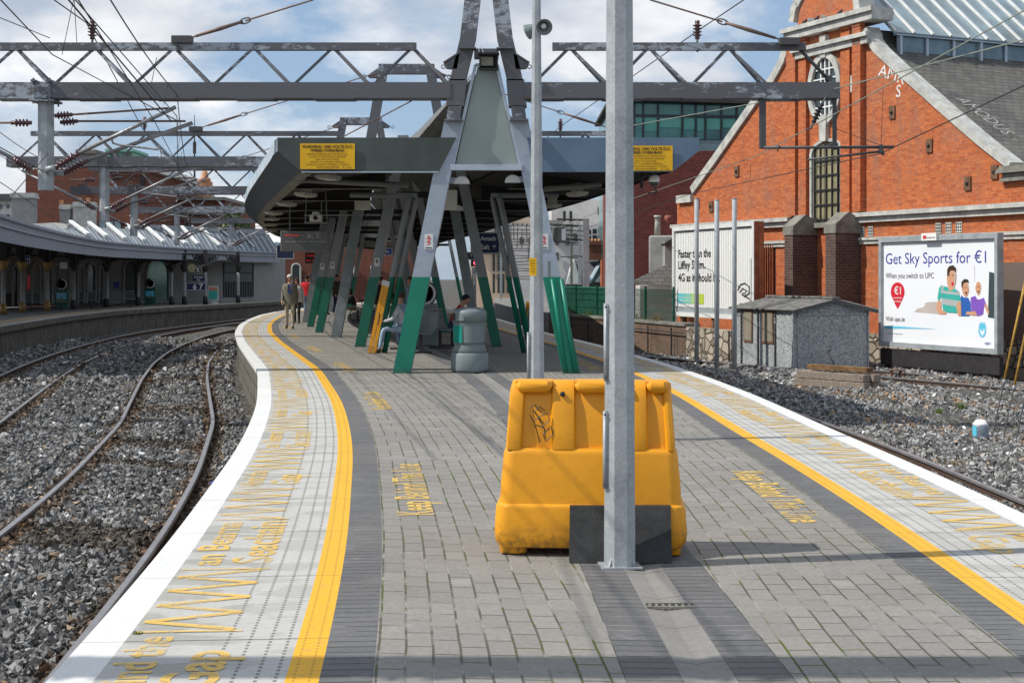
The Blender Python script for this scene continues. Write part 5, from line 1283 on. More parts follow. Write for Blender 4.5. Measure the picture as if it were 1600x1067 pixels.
# raised brick pilasters beside the windows
zpb = Wt(1241, 338)[1]; zpt = Wt(1241, 70)[1]
for (a, b, o_) in ((1228, 1242, .20), (1247, 1259, .13), (1313, 1327, .13), (1331, 1344, .20)):
    ta = Wt(a, 200, o_)[0]; tb = Wt(b, 200, o_)[0]; mb = MB()
    for q0, q1, dd in ((zpb, zpt, o_),): mb.prism([WX(ta, q0, dd), WX(tb, q0, dd), WX(tb, q1, dd), WX(ta, q1, dd)], -WN*(dd-.002), 0, uvw)
    mb.build('pilaster', 'brick_or', bb)
    mb = MB(); tt = zc-.38; mb.prism([WX(ta, zpt+.02, o_+.02), WX(tb, zpt+.02, o_+.02), WX(tb, tt, o_+.02), WX(ta, tt, o_+.02)], -WN*(o_), 0, uvw); mb.build('pilaster', 'brick_or', bb)
# string course and second moulding
zs = [(1056, 366, 1242), (1322, 352, None)]
def hband(z1, z0, t0, t1, off, m='stone', name='string_course', depth=None):
    mb = MB(); h = z1-z0; d = off-.003 if depth is None else depth
    mb.prism([WX(t0, z1, off*.55), WX(t1, z1, off*.55), WX(t1, z0, off*.55), WX(t0, z0, off*.55)], -WN*(off*.55-.003), 0, uvw)
    mb.prism([WX(t0, z1+.003, off), WX(t1, z1+.003, off), WX(t1, z1-h*.42, off), WX(t0, z1-h*.42, off)], -WN*(d), 0, uvw)
    mb.build(name, m, bb)
tA, zA = Wt(1240, 340); _, zA0 = Wt(1240, 355); tS = Wt(1056, 350)[0]
hband(zA, zA-.30, tA, tS, .26); 
tB, zB = Wt(1327, 333); hband(zA, zA-.30, tR, tB, .26)
zM = Wt(1335, 372)[1]; hband(zM, zM-.2, tR, Wt(1326, 370)[0], .12, 'stone', 'moulding'); hband(zM, zM-.2, Wt(1234, 385)[0], tS, .12, 'stone', 'moulding')
# terracotta vents under the string course
for px in (1334, 1347.5, 1361, 1467, 1483, 1499):
    t0, z0 = Wt(px, 345+ (1499-px)*.05); z0 = zA-.42; mb = MB(); mb.prism([WX(t0-.12, z0, .03), WX(t0+.12, z0, .03), WX(t0+.12, z0-.3, .03), WX(t0-.12, z0-.3, .03)], -WN*.028, 0); v_ = mb.build('air_vent', 'stone', bb)
    mb = MB(); r_ = random.Random(int(px))
    for k in range(9):
        a = -.08+.08*(k % 3); c_ = z0-.06-.09*(k//3); mb.prism([WX(t0+a-.025, c_+.02, .036), WX(t0+a+.025, c_+.03, .036), WX(t0+a+.02, c_-.03, .036), WX(t0+a-.02, c_-.02, .036)], -WN*.005, 0)
    mb.build('vent_pattern', 'black', v_)
# iron tie plates
for (px, py) in ((1152, 268), (1112, 323), (1395, 176), (1453, 228), (1513, 287), (1555, 269), (1336, 124), (1090, 318)):
    t0, z0 = Wt(px, py); s = .16; mb = MB(); mb.prism([WX(t0-s*.8, z0-s*1.2, .05), WX(t0+s*.8, z0-s*1.2, .05), WX(t0+s*.8, z0+s*1.2, .05), WX(t0-s*.8, z0+s*1.2, .05)], -WN*.048, 0)
    mb.build('tie_plate', 'rust' if px != 1336 else 'castiron', bb)
    mb = MB(); mb.lathe([(.05, 0), (.05, .03), (.02, .06)], WX(t0, z0, .05), 10, 0, WN); mb.build('bolt', 'castiron', bb)
# oval window
tO, zO = Wt(1291, 138); a_, b_ = .86, 1.16
def ell(a, b, n=36): return [(tO+a*math.cos(q), zO+b*math.sin(q)) for q in np.linspace(0, 2*math.pi, n, endpoint=False)]
mb = MB(); o1 = ell(a_, b_); o2 = ell(a_-.19, b_-.22); n = len(o1)
vs = [WX(*p, .12) for p in o1]+[WX(*p, .12) for p in o2]+[WX(*p, .0) for p in o1]+[WX(*p, .015) for p in o2]
fs = [(i, (i+1) % n, n+(i+1) % n, n+i) for i in range(n)]+[(i, 2*n+i, 2*n+(i+1) % n, (i+1) % n) for i in range(n)]+[(n+i, n+(i+1) % n, 3*n+(i+1) % n, 3*n+i) for i in range(n)]
mb.add(vs, fs)
for (dt, dz, w_, h_) in ((0, b_+.15, .13, .36), (0, -b_-.12, .16, .42)): mb.prism([WX(tO-w_, zO+dz-h_, .16), WX(tO+w_, zO+dz-h_, .16), WX(tO+w_*1.2, zO+dz+h_, .16), WX(tO-w_*1.2, zO+dz+h_, .16)], -WN*.157, 0, uvw)
mb.prism([WX(tO-a_-.0, zO-.3, .10), WX(tO-a_-.62, zO-.3, .10), WX(tO-a_-.62, zO+.22, .10), WX(tO-a_, zO+.22, .10)], -WN*.098, 0, uvw)
mb.build('window_surround', 'stone', bb)
mb = MB(); mb.prism([WX(*p, .012) for p in ell(a_-.19, b_-.22)], -WN*.01, 0); w1 = mb.build('oval_window', 'glass', bb)
mb = MB()
for dt in (-.22, 0, .22): hh = (b_-.24)*math.sqrt(max(.05, 1-(dt/(a_-.19))**2)); mb.bar(WX(tO+dt, zO-hh, .035), WX(tO+dt, zO+hh, .035), .045, .045, 0, WD)
for dz in (-.6, -.3, 0, .3, .6): ww = (a_-.2)*math.sqrt(max(.05, 1-(dz/(b_-.22))**2)); mb.bar(WX(tO-ww, zO+dz, .035), WX(tO+ww, zO+dz, .035), .04, .04)
mb.build('glazing_bars', 'white', w1)
# tall arched window with bars
tW0 = Wt(1316, 340)[0]; tW1 = Wt(1270, 340)[0]; zW0 = Wt(1294, 348)[1]; zW1 = Wt(1294, 240)[1]; tc_ = (tW0+tW1)/2; hw = abs(tW1-tW0)/2
def archpts(hw, z0, z1, rise, n=9): return [(tc_-hw, z0), (tc_+hw, z0)]+[(tc_+hw*math.cos(q), z1+rise*math.sin(q)) for q in np.linspace(0, math.pi, n)]
mb = MB(); mb.prism([WX(*p, .008) for p in archpts(hw, zW0, zW1, .35)], -WN*.006, 0); mb.build('window_reveal', 'stonedk', bb)
mb = MB(); ap = archpts(hw, zW0, zW1, .38)[2:]; aq = archpts(hw+.12, zW0, zW1, .48)[2:]
for i in range(len(ap)-1): mb.prism([WX(*ap[i], .06), WX(*ap[i+1], .06), WX(*aq[i+1], .06), WX(*aq[i], .06)], -WN*.055, 0)
mb.prism([WX(tc_+hw, zW0, .06), WX(tc_+hw+.1, zW0, .06), WX(tc_+hw+.1, zW1, .06), WX(tc_+hw, zW1, .06)], -WN*.055, 0); mb.build('window_surround', 'stone', bb)
M['amber'] = simple('yellowed window glass', (0.30, 0.27, 0.16), 0.3, 0, 0.3, 1.4, spec=0.6)
mb = MB(); mb.prism([WX(*p, .014) for p in archpts(hw-.16, zW0+.08, zW1-.02, .3)], -WN*.005, 0); w2 = mb.build('window_pane', 'amber', bb)
mb = MB()
for k in range(5): x = tc_-hw+.16+(2*hw-.32)*k/4; mb.bar(WX(x, zW0+.05, .05), WX(x, zW1+.28, .05), .05 if k in (0, 4) else .035, .04, 0, WD)
for k in range(6): z = zW0+.1+(zW1-zW0+.15)*k/5; mb.bar(WX(tc_-hw+.12, z, .045), WX(tc_+hw-.12, z, .045), .04, .05)
for k in range(3): x = tc_-hw*.5+hw*.5*k; mb.tube([WX(x, zW0+.02, .12), WX(x, zW1+.3, .12)], .012, 5)
mb.build('window_bars', 'castiron', w2)
mb = MB(); mb.prism([WX(tc_-hw-.25, zW0, .22), WX(tc_+hw+.25, zW0, .22), WX(tc_+hw+.25, zW0-.16, .22), WX(tc_-hw-.25, zW0-.16, .22)], -WN*.218, 0, uvw); mb.build('sill', 'stonedk', bb)
# dark brick buttresses with sloping caps
for (a, b) in ((1233, 1262), (1297, 1330)):
    pr = .95; tb_, _ = Wt((a+b)/2+4, 400, pr/2); wv = .46 if a < 1250 else .5; t0, t1 = tb_-wv/2, tb_+wv/2
    zt_ = zA-.62; z2 = zA-.02; mb = MB()
    mb.prism([WX(t0, -1.2, pr), WX(t1, -1.2, pr), WX(t1, zt_, pr), WX(t0, zt_, pr)], -WN*(pr-.003), 0, uvw); mb.build('buttress', 'brick_dk', bb)
    mb = MB(); s_ = .05
    prf = [(pr+.03, zt_), (pr+.03, zt_+.28), (pr*.52, z2+.05), (.26, z2-.05), (.01, z2-.05), (.01, zt_)]
    mb.prism([WX(t0-s_, z, o_) for o_, z in prf], WD*(t1-t0+2*s_), 0, uvw); mb.build('buttress_cap', 'stonedk', bb)
# barred doorway
td0, zd1 = Wt(1212, 388); td1 = Wt(1180, 388)[0]; mb = MB(); mb.prism([WX(td0, -1.2, .012), WX(td1, -1.2, .012), WX(td1, zM-.02, .012), WX(td0, zM-.02, .012)], -WN*.01, 0); d_ = mb.build('doorway', 'black', bb)
mb = MB()
for k in range(9): x = td0+(td1-td0)*(k+.5)/9; mb.bar(WX(x, -1.2, .06), WX(x, zM-.05, .06), .07, .03, 0, WD)
M['rustwood'] = simple('red brown painted slats', (0.33, 0.10, 0.045), 0.8, 0, 0.4, 4); mb.build('gate_slats', 'rustwood', d_)
# second doorway behind the big board on the right
td0, _ = Wt(1590, 420); td1 = Wt(1566, 420)[0]; zz_ = Wt(1580, 410)[1]; mb = MB(); mb.prism([WX(tR, -1.2, .012), WX(td1, -1.2, .012), WX(td1, zz_, .012), WX(tR, zz_, .012)], -WN*.01, 0); mb.build('doorway', 'brick_dk', bb)
# rubble plinth
mb = MB(); zp_ = Wt(1580, 500)[1]; mb.prism([WX(tR, -1.3, .12), WX(Wt(1345, 560)[0], -1.3, .12), WX(Wt(1345, 560)[0], -.05, .12), WX(tR, -.05, .12)], -WN*.118, 0, uvw); mb.build('plinth', 'rubble', bb)
# graffiti
for (s, px, py, hpx, rot, mat, wd_) in (('AMR', 1372, 118, 16, -.35, 'lampw', 1.25), ('S', 1400, 152, 17, -.1, 'lampw', .2)):
    t0, z0 = Wt(px, py); mb = MB(); e1 = (-WD*math.cos(rot)+Vector((0, 0, math.sin(rot)))); e2 = (WD*math.sin(rot)+Vector((0, 0, math.cos(rot))))
    text_on(mb, s, WX(t0, z0, .006), e1, e2, 0, 0, wd_, .36, 'L', 0, WN, .001); mb.build('graffiti', mat, bb)
# roof : right slope, runs back from the gable
Rt = [Wt(*p) for p in rake_r]
mb = MB(); DEP = 34
pts = Rt; acc = 0; vs = []; uv = []
for i, (t, z) in enumerate(pts):
    if i: acc += math.hypot(t-pts[i-1][0], z-pts[i-1][1])
    vs += [WX(t, z+.05, -.3), WX(t, z+.05, -DEP)]; uv += [(0, -acc), (DEP, -acc)]
fs = [(2*k, 2*k+1, 2*k+3, 2*k+2) for k in range(len(pts)-1)]
mb.add(vs, fs, 0, False, [[uv[j] for j in f] for f in fs])
# left slope
Lt_ = [Wt(*p) for p in rake_l[2:]]; acc = 0; vs = []; uv = []
for i, (t, z) in enumerate(Lt_):
    if i: acc += math.hypot(t-Lt_[i-1][0], z-Lt_[i-1][1])
    vs += [WX(t, z+.02, -.3), WX(t, z+.02, -DEP)]; uv += [(0, acc), (DEP, acc)]
fs = [(2*k, 2*k+1, 2*k+3, 2*k+2) for k in range(len(Lt_)-1)]; mb.add(vs, fs, 0, False, [[uv[j] for j in f] for f in fs])
mb.build('roof', 'slate', bb)
# eaves moulding + side wall seen right of the gable
te, ze = Rt[-1]
mb = MB(); mb.prism([WX(te+.1, ze+.06, .28), WX(tR, ze+.06, .28), WX(tR, ze-.12, .28), WX(te+.3, ze-.12, .28)], -WN*.8, 0, uvw); mb.prism([WX(te+.05, ze-.12, .16), WX(tR, ze-.12, .16), WX(tR, ze-.34, .16), WX(te+.25, ze-.34, .16)], -WN*.155, 0, uvw); mb.build('eaves_cornice', 'stonedk', bb)
# glazed lantern along the ridge
t0, z0 = Wt(1362, 66); t1, z1 = Wt(1362, 36)
lt = t0-.15
mb = MB(); mb.prism([WX(lt, z0-.55, -.9), WX(lt, z0+.25, -.9), WX(lt, z0+.25, -DEP), WX(lt, z0-.55, -DEP)], WD*.1, 0); mb.build('lantern_side', 'slatglass', bb)
mb = MB()
for k in range(26):
    q = .9+k*1.05; mb.bar(WX(lt-.05, z0-.55, -q), WX(lt-.05, z0+.25, -q), .16 if k % 3 == 0 else .06, .09, 0, WN)
mb.bar(WX(lt-.05, z0-.52, -.9), WX(lt-.05, z0-.52, -DEP), .1, .14); mb.bar(WX(lt-.08, z0+.27, -.7), WX(lt-.08, z0+.27, -DEP), .14, .1); mb.build('lantern_frame', 'trim', bb)
zr_ = z0+3.2; tr_ = lt+3.2
mb = MB(); mb.prism([WX(lt-.15, z0+.30, -.6), WX(tr_, zr_, -.6), WX(tr_, zr_, -DEP), WX(lt-.15, z0+.30, -DEP)], Vector((0, 0, -.05)), 0)
mb.build('lantern_roof', 'slatglass', bb)
mb = MB()
for k in range(34):
    q = .62+k*.72; mb.bar(WX(lt-.2, z0+.32, -q), WX(tr_, zr_+.03, -q), .07, .07)
mb.build('roof_bars', 'offwhite', bb)
# roof graffiti
p0 = Wt(1487, 155); 
def roofpt(px, py):
    """intersect pixel ray with the roof plane through the lower rake"""
    a = WX(*Rt[3], -.3); b = WX(*Rt[-1], -.3); n_ = (b-a).cross(WN).normalized(); o_ = Vector((0, 0, H)); d_ = P(px, py, 50)-o_
    return o_+d_*((a-o_).dot(n_)/d_.dot(n_)), n_
mb = MB(); q0, n_ = roofpt(1490, 158); q1, _ = roofpt(1566, 214); q2, _ = roofpt(1500, 148)
e1 = (q1-q0).normalized(); n_ = n_ if n_.z > 0 else -n_; e2 = n_.cross(e1).normalized()
text_on(mb, 'AMODUS', q0, e1, e2, 0, 0, (q1-q0).length, .5, 'L', -.02, n_, .09); mb.build('graffiti', 'stone', bb)
# pigeons on the cornice
for i, px in enumerate((1253, 1265, 1272, 1283, 1308, 1262)):
    t0, _ = Wt(px, 30, .3); z0_ = Wt(1226, 47, .28)[1]; c = WX(t0, z0_, .2); mb = MB(); s_ = 1 if i % 2 else -1
    ring = [(-.14, .09, .012), (-.08, .085, .035), (-.02, .09, .055), (.05, .105, .05), (.09, .14, .03), (.105, .17, .028), (.13, .168, .01), (.145, .16, .003)]
    mb.tube([c+WD*a*s_+Vector((0, 0, b)) for a, b, r in ring], [r for a, b, r in ring], 10)
    for q_ in (-.012, .012): mb.tube([c+WN*q_+Vector((0, 0, 0)), c+WN*q_+Vector((0, 0, .07))], .005, 5)
    one(mb, 'pigeon', M['polybin'] if i % 2 else M['castiron'], ['dark pigeon at the left end of the group on the stone cornice', 'grey pigeon sitting second on the stone cornice', 'dark pigeon in the middle of the cornice group', 'grey pigeon right of the main group on the cornice', 'dark pigeon alone at the right on the stone cornice', 'grey pigeon crowded among the others on the cornice'][i], 'pigeon')
# ================================================================ BILLBOARDS
def board(pl, pr_, zt_, zb_, name, lbl, cat_='billboard'):
    """pl / pr_ : world xy of left and right ends (as seen)"""
    a = Vector((pl[0], pl[1], zb_)); b = Vector((pr_[0], pr_[1], zb_)); ex_ = (b-a).normalized(); L_ = (b-a).length; n_ = Vector((ex_.y, -ex_.x, 0))
    if n_.y > 0: n_ = -n_
    t = thing(name, lbl, cat_, (a+b)/2); h = zt_-zb_
    return t, a, ex_, Vector((0, 0, 1)), n_, L_, h
# coloured board on the right
YL_, YR_ = 40.8, 36.2
t, a, e1, e3, nn, Lb, hb = board((P(1378, 0, YL_).x, YL_), (P(1564, 0, YR_).x, YR_), 2.78, -.32, 'billboard', 'large advertising billboard offering sports television, in front of the brick building')
def q(u, v, o_=0): return a+e1*u*Lb+e3*v*hb+nn*o_
def brd(mb, u0, v0, u1, v1, o_, th, mi=0): mb.prism([q(u0, v0, o_), q(u1, v0, o_), q(u1, v1, o_), q(u0, v1, o_)], -nn*th, mi)
mb = MB(); fw = .022
brd(mb, 0, 0, 1, .045, .12, .2); brd(mb, 0, .955, 1, 1, .12, .2); brd(mb, 0, .045, fw, .955, .12, .2); brd(mb, 1-fw, .045, 1, .955, .12, .2); mb.build('frame', 'galv', t)
t['label'] = 'large framed billboard with three cheering men, in front of the brick building'
mb = MB(); brd(mb, fw, .045, 1-fw, .955, .03, .05)
M['poster'] = simple('white poster print', (0.80, 0.82, 0.86), 0.4, 0, 0.03, .5); po = mb.build('poster', 'poster', t)
mb = MB(); brd(mb, 0, -.17, 1, -.02, .05, .12); mb.build('apron', 'castiron', t)
for u in (.03, .26, .68, .95):
    mb = MB(); mb.bar(q(u, -.02, -.1), q(u, -.36, -.1), .14, .1, 0, e1); mb.build('support', 'castiron', t)
M['txtblue'] = simple('blue print', (0.035, 0.05, 0.33), 0.4, 0, 0, 1); M['txtgrey'] = simple('dark grey print', (0.06, 0.05, 0.06), 0.4, 0, 0, 1)
def bt(s, u, v, w, hh, m, align='L', bold=0.0, lift=.035):
    mb = MB(); text_on(mb, s, a, e1, e3, u*Lb, v*hb, w*Lb if w else None, hh*hb, align, bold, nn, lift); return mb.build('lettering', m, po)
bt('Get Sky Sports for €1', .045, .755, .85, .10, 'txtblue'); bt('When you switch to UPC', .045, .625, .43, .05, 'txtgrey'); bt('Visit upc.ie', .045, .235, .175, .042, 'txtgrey', 'L', .01)
bt('upc', .885, .075, .045, .028, 'txtblue', 'L', .01); bt('*T&Cs apply. See upc.ie/terms', .05, .115, .15, .012, 'txtgrey')
mb = MB()  # pin shape
cu, cv, ru, rv = .155, .50, .063, .088
pn = [q(cu+ru*math.cos(x), cv+rv*math.sin(x), .036) for x in np.linspace(math.pi*1.12, -math.pi*.12, 19)]; pn += [q(cu+.02, cv-rv*1.35, .036), q(cu, cv-rv*1.75, .036), q(cu-.02, cv-rv*1.35, .036)]
mb.prism(pn, -nn*.004); mb.build('badge', 'red', po)
bt('€1', cu, cv-.02, .062, .068, 'white', 'C', .01, .04); bt('a month for', cu, cv-.06, .08, .016, 'white', 'C', .01, .04); bt('6 months', cu, cv-.092, .065, .016, 'white', 'C', .01, .04)
def blob(name, mat, pts, lift=.036):
    mb = MB(); mb.prism([q(u, v, lift) for u, v in pts], -nn*.003); mb.build(name, mat, po)
def mk_(n, c): M[n] = simple(n, c, .45, 0, .08, 2)
mk_('skin print', (0.62, 0.33, 0.2)); mk_('teal print', (0.05, 0.42, 0.36)); mk_('grey print', (0.42, 0.45, 0.45)); mk_('blue shirt print', (0.03, 0.12, 0.42)); mk_('purple print', (0.22, 0.1, 0.5)); mk_('tv print', (0.05, 0.07, 0.08)); mk_('sofa print', (0.5, 0.45, 0.42)); mk_('cyan print', (0.12, 0.55, 0.75)); mk_('hair print', (0.05, 0.03, 0.02))
# photo pixel (in the 1370..1570 x 360..560 crop, 5.335 px each) -> board u,v
def bu(cx, cy):
    px = 1370+cx/5.335; py = 360+cy/5.335; k = (px-CX)/F; tt = (k*a.y-a.x)/(e1.x-k*e1.y); Yq = a.y+tt*e1.y
    return (tt/Lb, (H-(py-HY)*Yq/F-a.z)/hb)
def pb(name, mat, pts, lift): blob(name, mat, [bu(*p) for p in pts], lift)
pb('printed_sofa', 'sofa print', [(320, 680), (350, 650), (400, 640), (415, 600), (500, 595), (530, 620), (560, 700)], .034)
pb('printed_television', 'tv print', [(945, 345), (1005, 360), (1000, 735), (935, 725)], .036)
pb('printed_man', 'purple print', [(790, 560), (830, 545), (845, 575), (870, 575), (900, 560), (925, 630), (940, 690), (905, 630), (895, 700), (860, 715), (800, 705)], .0365)
pb('printed_face', 'skin print', [(840, 440), (855, 425), (872, 440), (880, 480), (870, 525), (855, 545), (840, 520), (830, 480)], .038)
pb('printed_arm', 'skin print', [(905, 615), (925, 615), (945, 680), (940, 700), (925, 680)], .038)
pb('printed_man', 'blue shirt print', [(705, 575), (715, 540), (735, 560), (770, 560), (790, 600), (795, 680), (780, 715), (715, 715), (700, 640)], .039)
pb('printed_face', 'skin print', [(720, 450), (745, 430), (770, 445), (778, 500), (765, 545), (745, 555), (728, 530), (718, 480)], .0405)
pb('printed_hair', 'hair print', [(716, 470), (715, 430), (740, 405), (770, 410), (778, 440), (760, 432), (735, 440), (722, 480)], .042)
stripes = [((545, 455), (600, 470), (665, 480), (695, 510), (700, 540), (520, 520)), ((520, 520), (700, 540), (712, 590), (548, 565)), ((548, 565), (712, 590), (700, 640), (555, 615)), ((555, 615), (700, 640), (690, 690), (565, 680))]
for i, s_ in enumerate(stripes): pb('printed_shirt', 'grey print' if i % 2 == 0 else 'teal print', s_, .043+.0002*i)
pb('printed_shirt', 'teal print', [(530, 480), (552, 455), (545, 520), (535, 590), (515, 570)], .0445); pb('printed_shirt', 'teal print', [(572, 468), (655, 485), (690, 520), (560, 500)], .0447)
pb('printed_arm', 'skin print', [(515, 585), (545, 590), (550, 660), (590, 680), (585, 700), (530, 698), (508, 660)], .045); pb('printed_arm', 'skin print', [(690, 590), (712, 600), (715, 710), (690, 712), (672, 640)], .045)
pb('printed_face', 'skin print', [(600, 350), (620, 330), (655, 330), (672, 365), (668, 430), (655, 475), (640, 500), (615, 505), (600, 455), (595, 400)], .0455)
pb('printed_hair', 'hair print', [(597, 380), (598, 325), (615, 298), (645, 290), (668, 310), (672, 350), (655, 335), (625, 335), (608, 380)], .047)
pb('printed_mouth', 'red', [(630, 440), (650, 425), (656, 450), (640, 468)], .047); pb('printed_mouth', 'hair print', [(748, 515), (764, 512), (762, 530), (750, 532)], .043); pb('printed_mouth', 'hair print', [(852, 505), (866, 503), (862, 520), (852, 520)], .040)
pb('printed_shade', 'sofa print', [(655, 345), (668, 365), (664, 430), (652, 475), (645, 470), (655, 420), (657, 380)], .0462)
for (x, y) in ((618, 385), (648, 382), (735, 478), (757, 476), (850, 470), (865, 468)): pb('printed_eye', 'hair print', [(x-5, y), (x, y-4), (x+6, y-1), (x, y+3)], .0472)
for (x, y) in ((618, 372), (648, 368)): pb('printed_brow', 'hair print', [(x-9, y+2), (x+8, y-4), (x+9, y), (x-8, y+6)], .0474)
pb('printed_wall', 'sofa print', [(820, 290), (824, 290), (826, 430), (822, 430)], .0335)
pb('printed_hand', 'skin print', [(750, 700), (765, 675), (795, 680), (830, 670), (850, 710)], .0475)
pb('printed_swoosh', 'cyan print', [(75, 795), (200, 800), (500, 822), (200, 818), (75, 820)], .036)
pb('printed_logo', 'cyan print', [(862, 790), (868, 765), (875, 785), (880, 757), (888, 780), (893, 757), (900, 785), (908, 765), (918, 800), (920, 850), (905, 885), (885, 893), (865, 878), (855, 840)], .036)
pb('printed_logo', 'poster', [(872, 815), (888, 850), (905, 815), (908, 850), (888, 880), (870, 850)], .038)
mb = MB(); c = q(.47, .985, .2); mb.prism([q(.41, .955, .2), q(.535, .955, .2), q(.535, 1.02, .2), q(.41, 1.02, .2)], -nn*.08); mp_ = mb.build('name_plate', 'white', t)
mb = MB(); text_on(mb, 'Exterion', a, e1, e3, .455*Lb, .972*hb, .07*Lb, .02*hb, 'L', 0, nn, .205); mb.build('lettering', 'txtgrey', mp_)
mb = MB(); mb.prism([q(.425, .97, .206), q(.45, .97, .206), q(.45, 1.0, .206), q(.425, 1.0, .206)], -nn*.004); mb.build('logo', 'red', mp_)
# slatted white board
YL_, YR_ = 49.0, 43.6
t, a, e1, e3, nn, Lb, hb = board((P(1055, 0, YL_).x, YL_), (P(1183, 0, YR_).x, YR_), 3.36, .32, 'billboard', 'white slatted billboard about mobile internet behind the three grey posts')
mb = MB(); brd(mb, 0, 0, 1, .045, .12, .2); brd(mb, 0, .955, 1, 1, .12, .2); brd(mb, 0, .045, fw, .955, .12, .2); brd(mb, 1-fw, .045, 1, .955, .12, .2); mb.build('frame', 'offwhite', t)
mb = MB(); brd(mb, .985, .0, 1.0, 1, .1, .34); mb.build('side_panel', 'rustwood', t)
mb = MB(); brd(mb, 0, .045, 1, .11, .06, .1); mb.build('ledge', 'galv', t)
mb = MB(); N_ = 44
for k in range(N_):
    u0 = fw+(1-2*fw)*k/N_; u1 = fw+(1-2*fw)*(k+.86)/N_; mb.prism([q(u0, .11, .042), q(u1, .11, .045), q(u1, .94, .045), q(u0, .94, .042)], -nn*.02)
po = mb.build('slats', 'white', t); mb = MB(); brd(mb, fw, .1, 1-fw, .955, .005, .02); mb.build('backing', 'galv', t)
for (s, v, w) in (('Faster than the', .655, .42), ('Liffey Swim.', .53, .35), ('4G as it should be.', .39, .53)): bt(s, .06, v, w, .088, 'signblack', 'L', .02, .05)
for k, c_ in enumerate(((0.12, .5, .55), (0.2, .52, .42), (0.35, .55, .2), (0.45, .55, .06))):
    M['g%d' % k] = simple('banner tint', c_, .5, 0, .03, 1); mb = MB(); brd(mb, .055+.085*k, .145, .055+.085*(k+1)-.001, .255, .052, .004); mb.build('banner', 'g%d' % k, po)
bt('Proud sponsor of the', .075, .205, .27, .014, 'white', 'L', .01, .056); bt('Liffey Swim 2014', .075, .17, .24, .014, 'white', 'L', .01, .056)
mb = MB()  # curly 3 mark
cc = [(.80, .30), (.83, .36), (.88, .375), (.93, .34), (.93, .27), (.88, .245), (.845, .26), (.87, .245), (.93, .22), (.95, .17), (.94, .12)]
mb.tube([q(u, v, .055) for u, v in cc], .018, 6); mb.tube([q(u, v, .055) for u, v in [(.82, .28), (.86, .32), (.90, .30), (.88, .27), (.85, .275)]], .014, 6); mb.tube([q(u, v, .055) for u, v in [(.80, .13), (.83, .165), (.87, .16), (.90, .125)]], .016, 6); mb.build('logo', 'signblack', po)
for u in (.1, .5, .93):
    mb = MB(); mb.bar(q(u, 0, -.05), (q(u, 0, -.05).x, q(u, 0, -.05).y, -1.1), .2, .16, 0, e1); mb.build('support', 'rust', t)
mb = MB(); mb.bar(q(.02, -.3, .1), q(.95, -.3, .1), .12, .1); mb.bar(q(.18, -.06, -.02), q(.13, -.33, -.02), .05, .05); mb.build('rail', 'timber', t)
# ================================================================ THREE POSTS, HUT, TIMBERS, CAN, RODS
M['postgrey'] = simple('pale weathered zinc', (0.40, 0.43, 0.45), .65, 0, .2, 2)
for i, (px, py, Y, yt, l) in enumerate(((1088.5, 562, 43.5, 310, 'leftmost of the three tall grey steel posts standing before the slatted billboard'), (1120, 575, 41.2, 312, 'middle one of the three tall grey steel posts standing before the slatted billboard'), (1147.5, 574, 41, 310, 'rightmost of the three tall grey posts, beside the corner of the grey hut'))):
    b = P(px, py, Y); b.z = -1.05; zt_ = P(px, yt, Y).z; mb = MB(); mb.lathe([(.07, 0), (.07, zt_-b.z-.01), (.06, zt_-b.z)], b, 14); t = thing('steel_post', l, 'post', b); mb.build('tube', 'postgrey', t)
    mb = MB(); mb.lathe([(.074, 0), (.074, .03)], (b.x, b.y, zt_-.03), 14); mb.build('cap', 'tube', t)
ht = thing('concrete_hut', 'small pebbledash hut with corrugated roof standing on the gravel beside the siding', 'hut', Vector((8.6, 41, -1.05)))
C0 = G(1240, 583, -1.05); C0 = Vector((C0.x, C0.y, 0)); C1 = G(1151, 573, -1.05); C1 = Vector((C1.x, C1.y, 0)); C1.x = C0.x-1.28; C1.y = C0.y+3.0; k_ = (1151-CX)/F
da = Vector((-.41, .912, 0)).normalized(); tt = (k_*C0.y-C0.x)/(da.x-k_*da.y); C1 = C0+da*tt; db = Vector((.985, .17, 0)).normalized(); k2 = (1358-CX)/F; t2 = (k2*C0.y-C0.x)/(db.x-k2*db.y); C2 = C0+db*t2; C3 = C1+(C2-C0)
z0, z1 = -1.1, P(1240, 484, C0.y).z; zr_ = z1+.22
V_ = lambda p, z: Vector((p.x, p.y, z))
mb = MB(); m0 = (C0+C2)/2; m1_ = (C1+C3)/2
th = .06
mb.add([V_(C0, z0), V_(C1, z0), V_(C3, z0), V_(C2, z0), V_(C0, z1), V_(C1, z1), V_(C3, z1), V_(C2, z1), V_(m0, zr_), V_(m1_, zr_)], [(0, 1, 5, 4), (1, 2, 6, 9, 5), (2, 3, 7, 6), (3, 0, 4, 8, 7)])
mb.build('wall', 'pebble', ht)
nA = Vector((-da.y, da.x, 0)); 
for f in (.0, .30, .60, .90):
    p = C0+da*(tt*f); mb = MB(); mb.bar(V_(p, z0)+nA*.02, V_(p, z1)+nA*.02, .05, .05, 0, da); mb.build('joint_post', 'steel_dark' if f else 'pebble', ht)
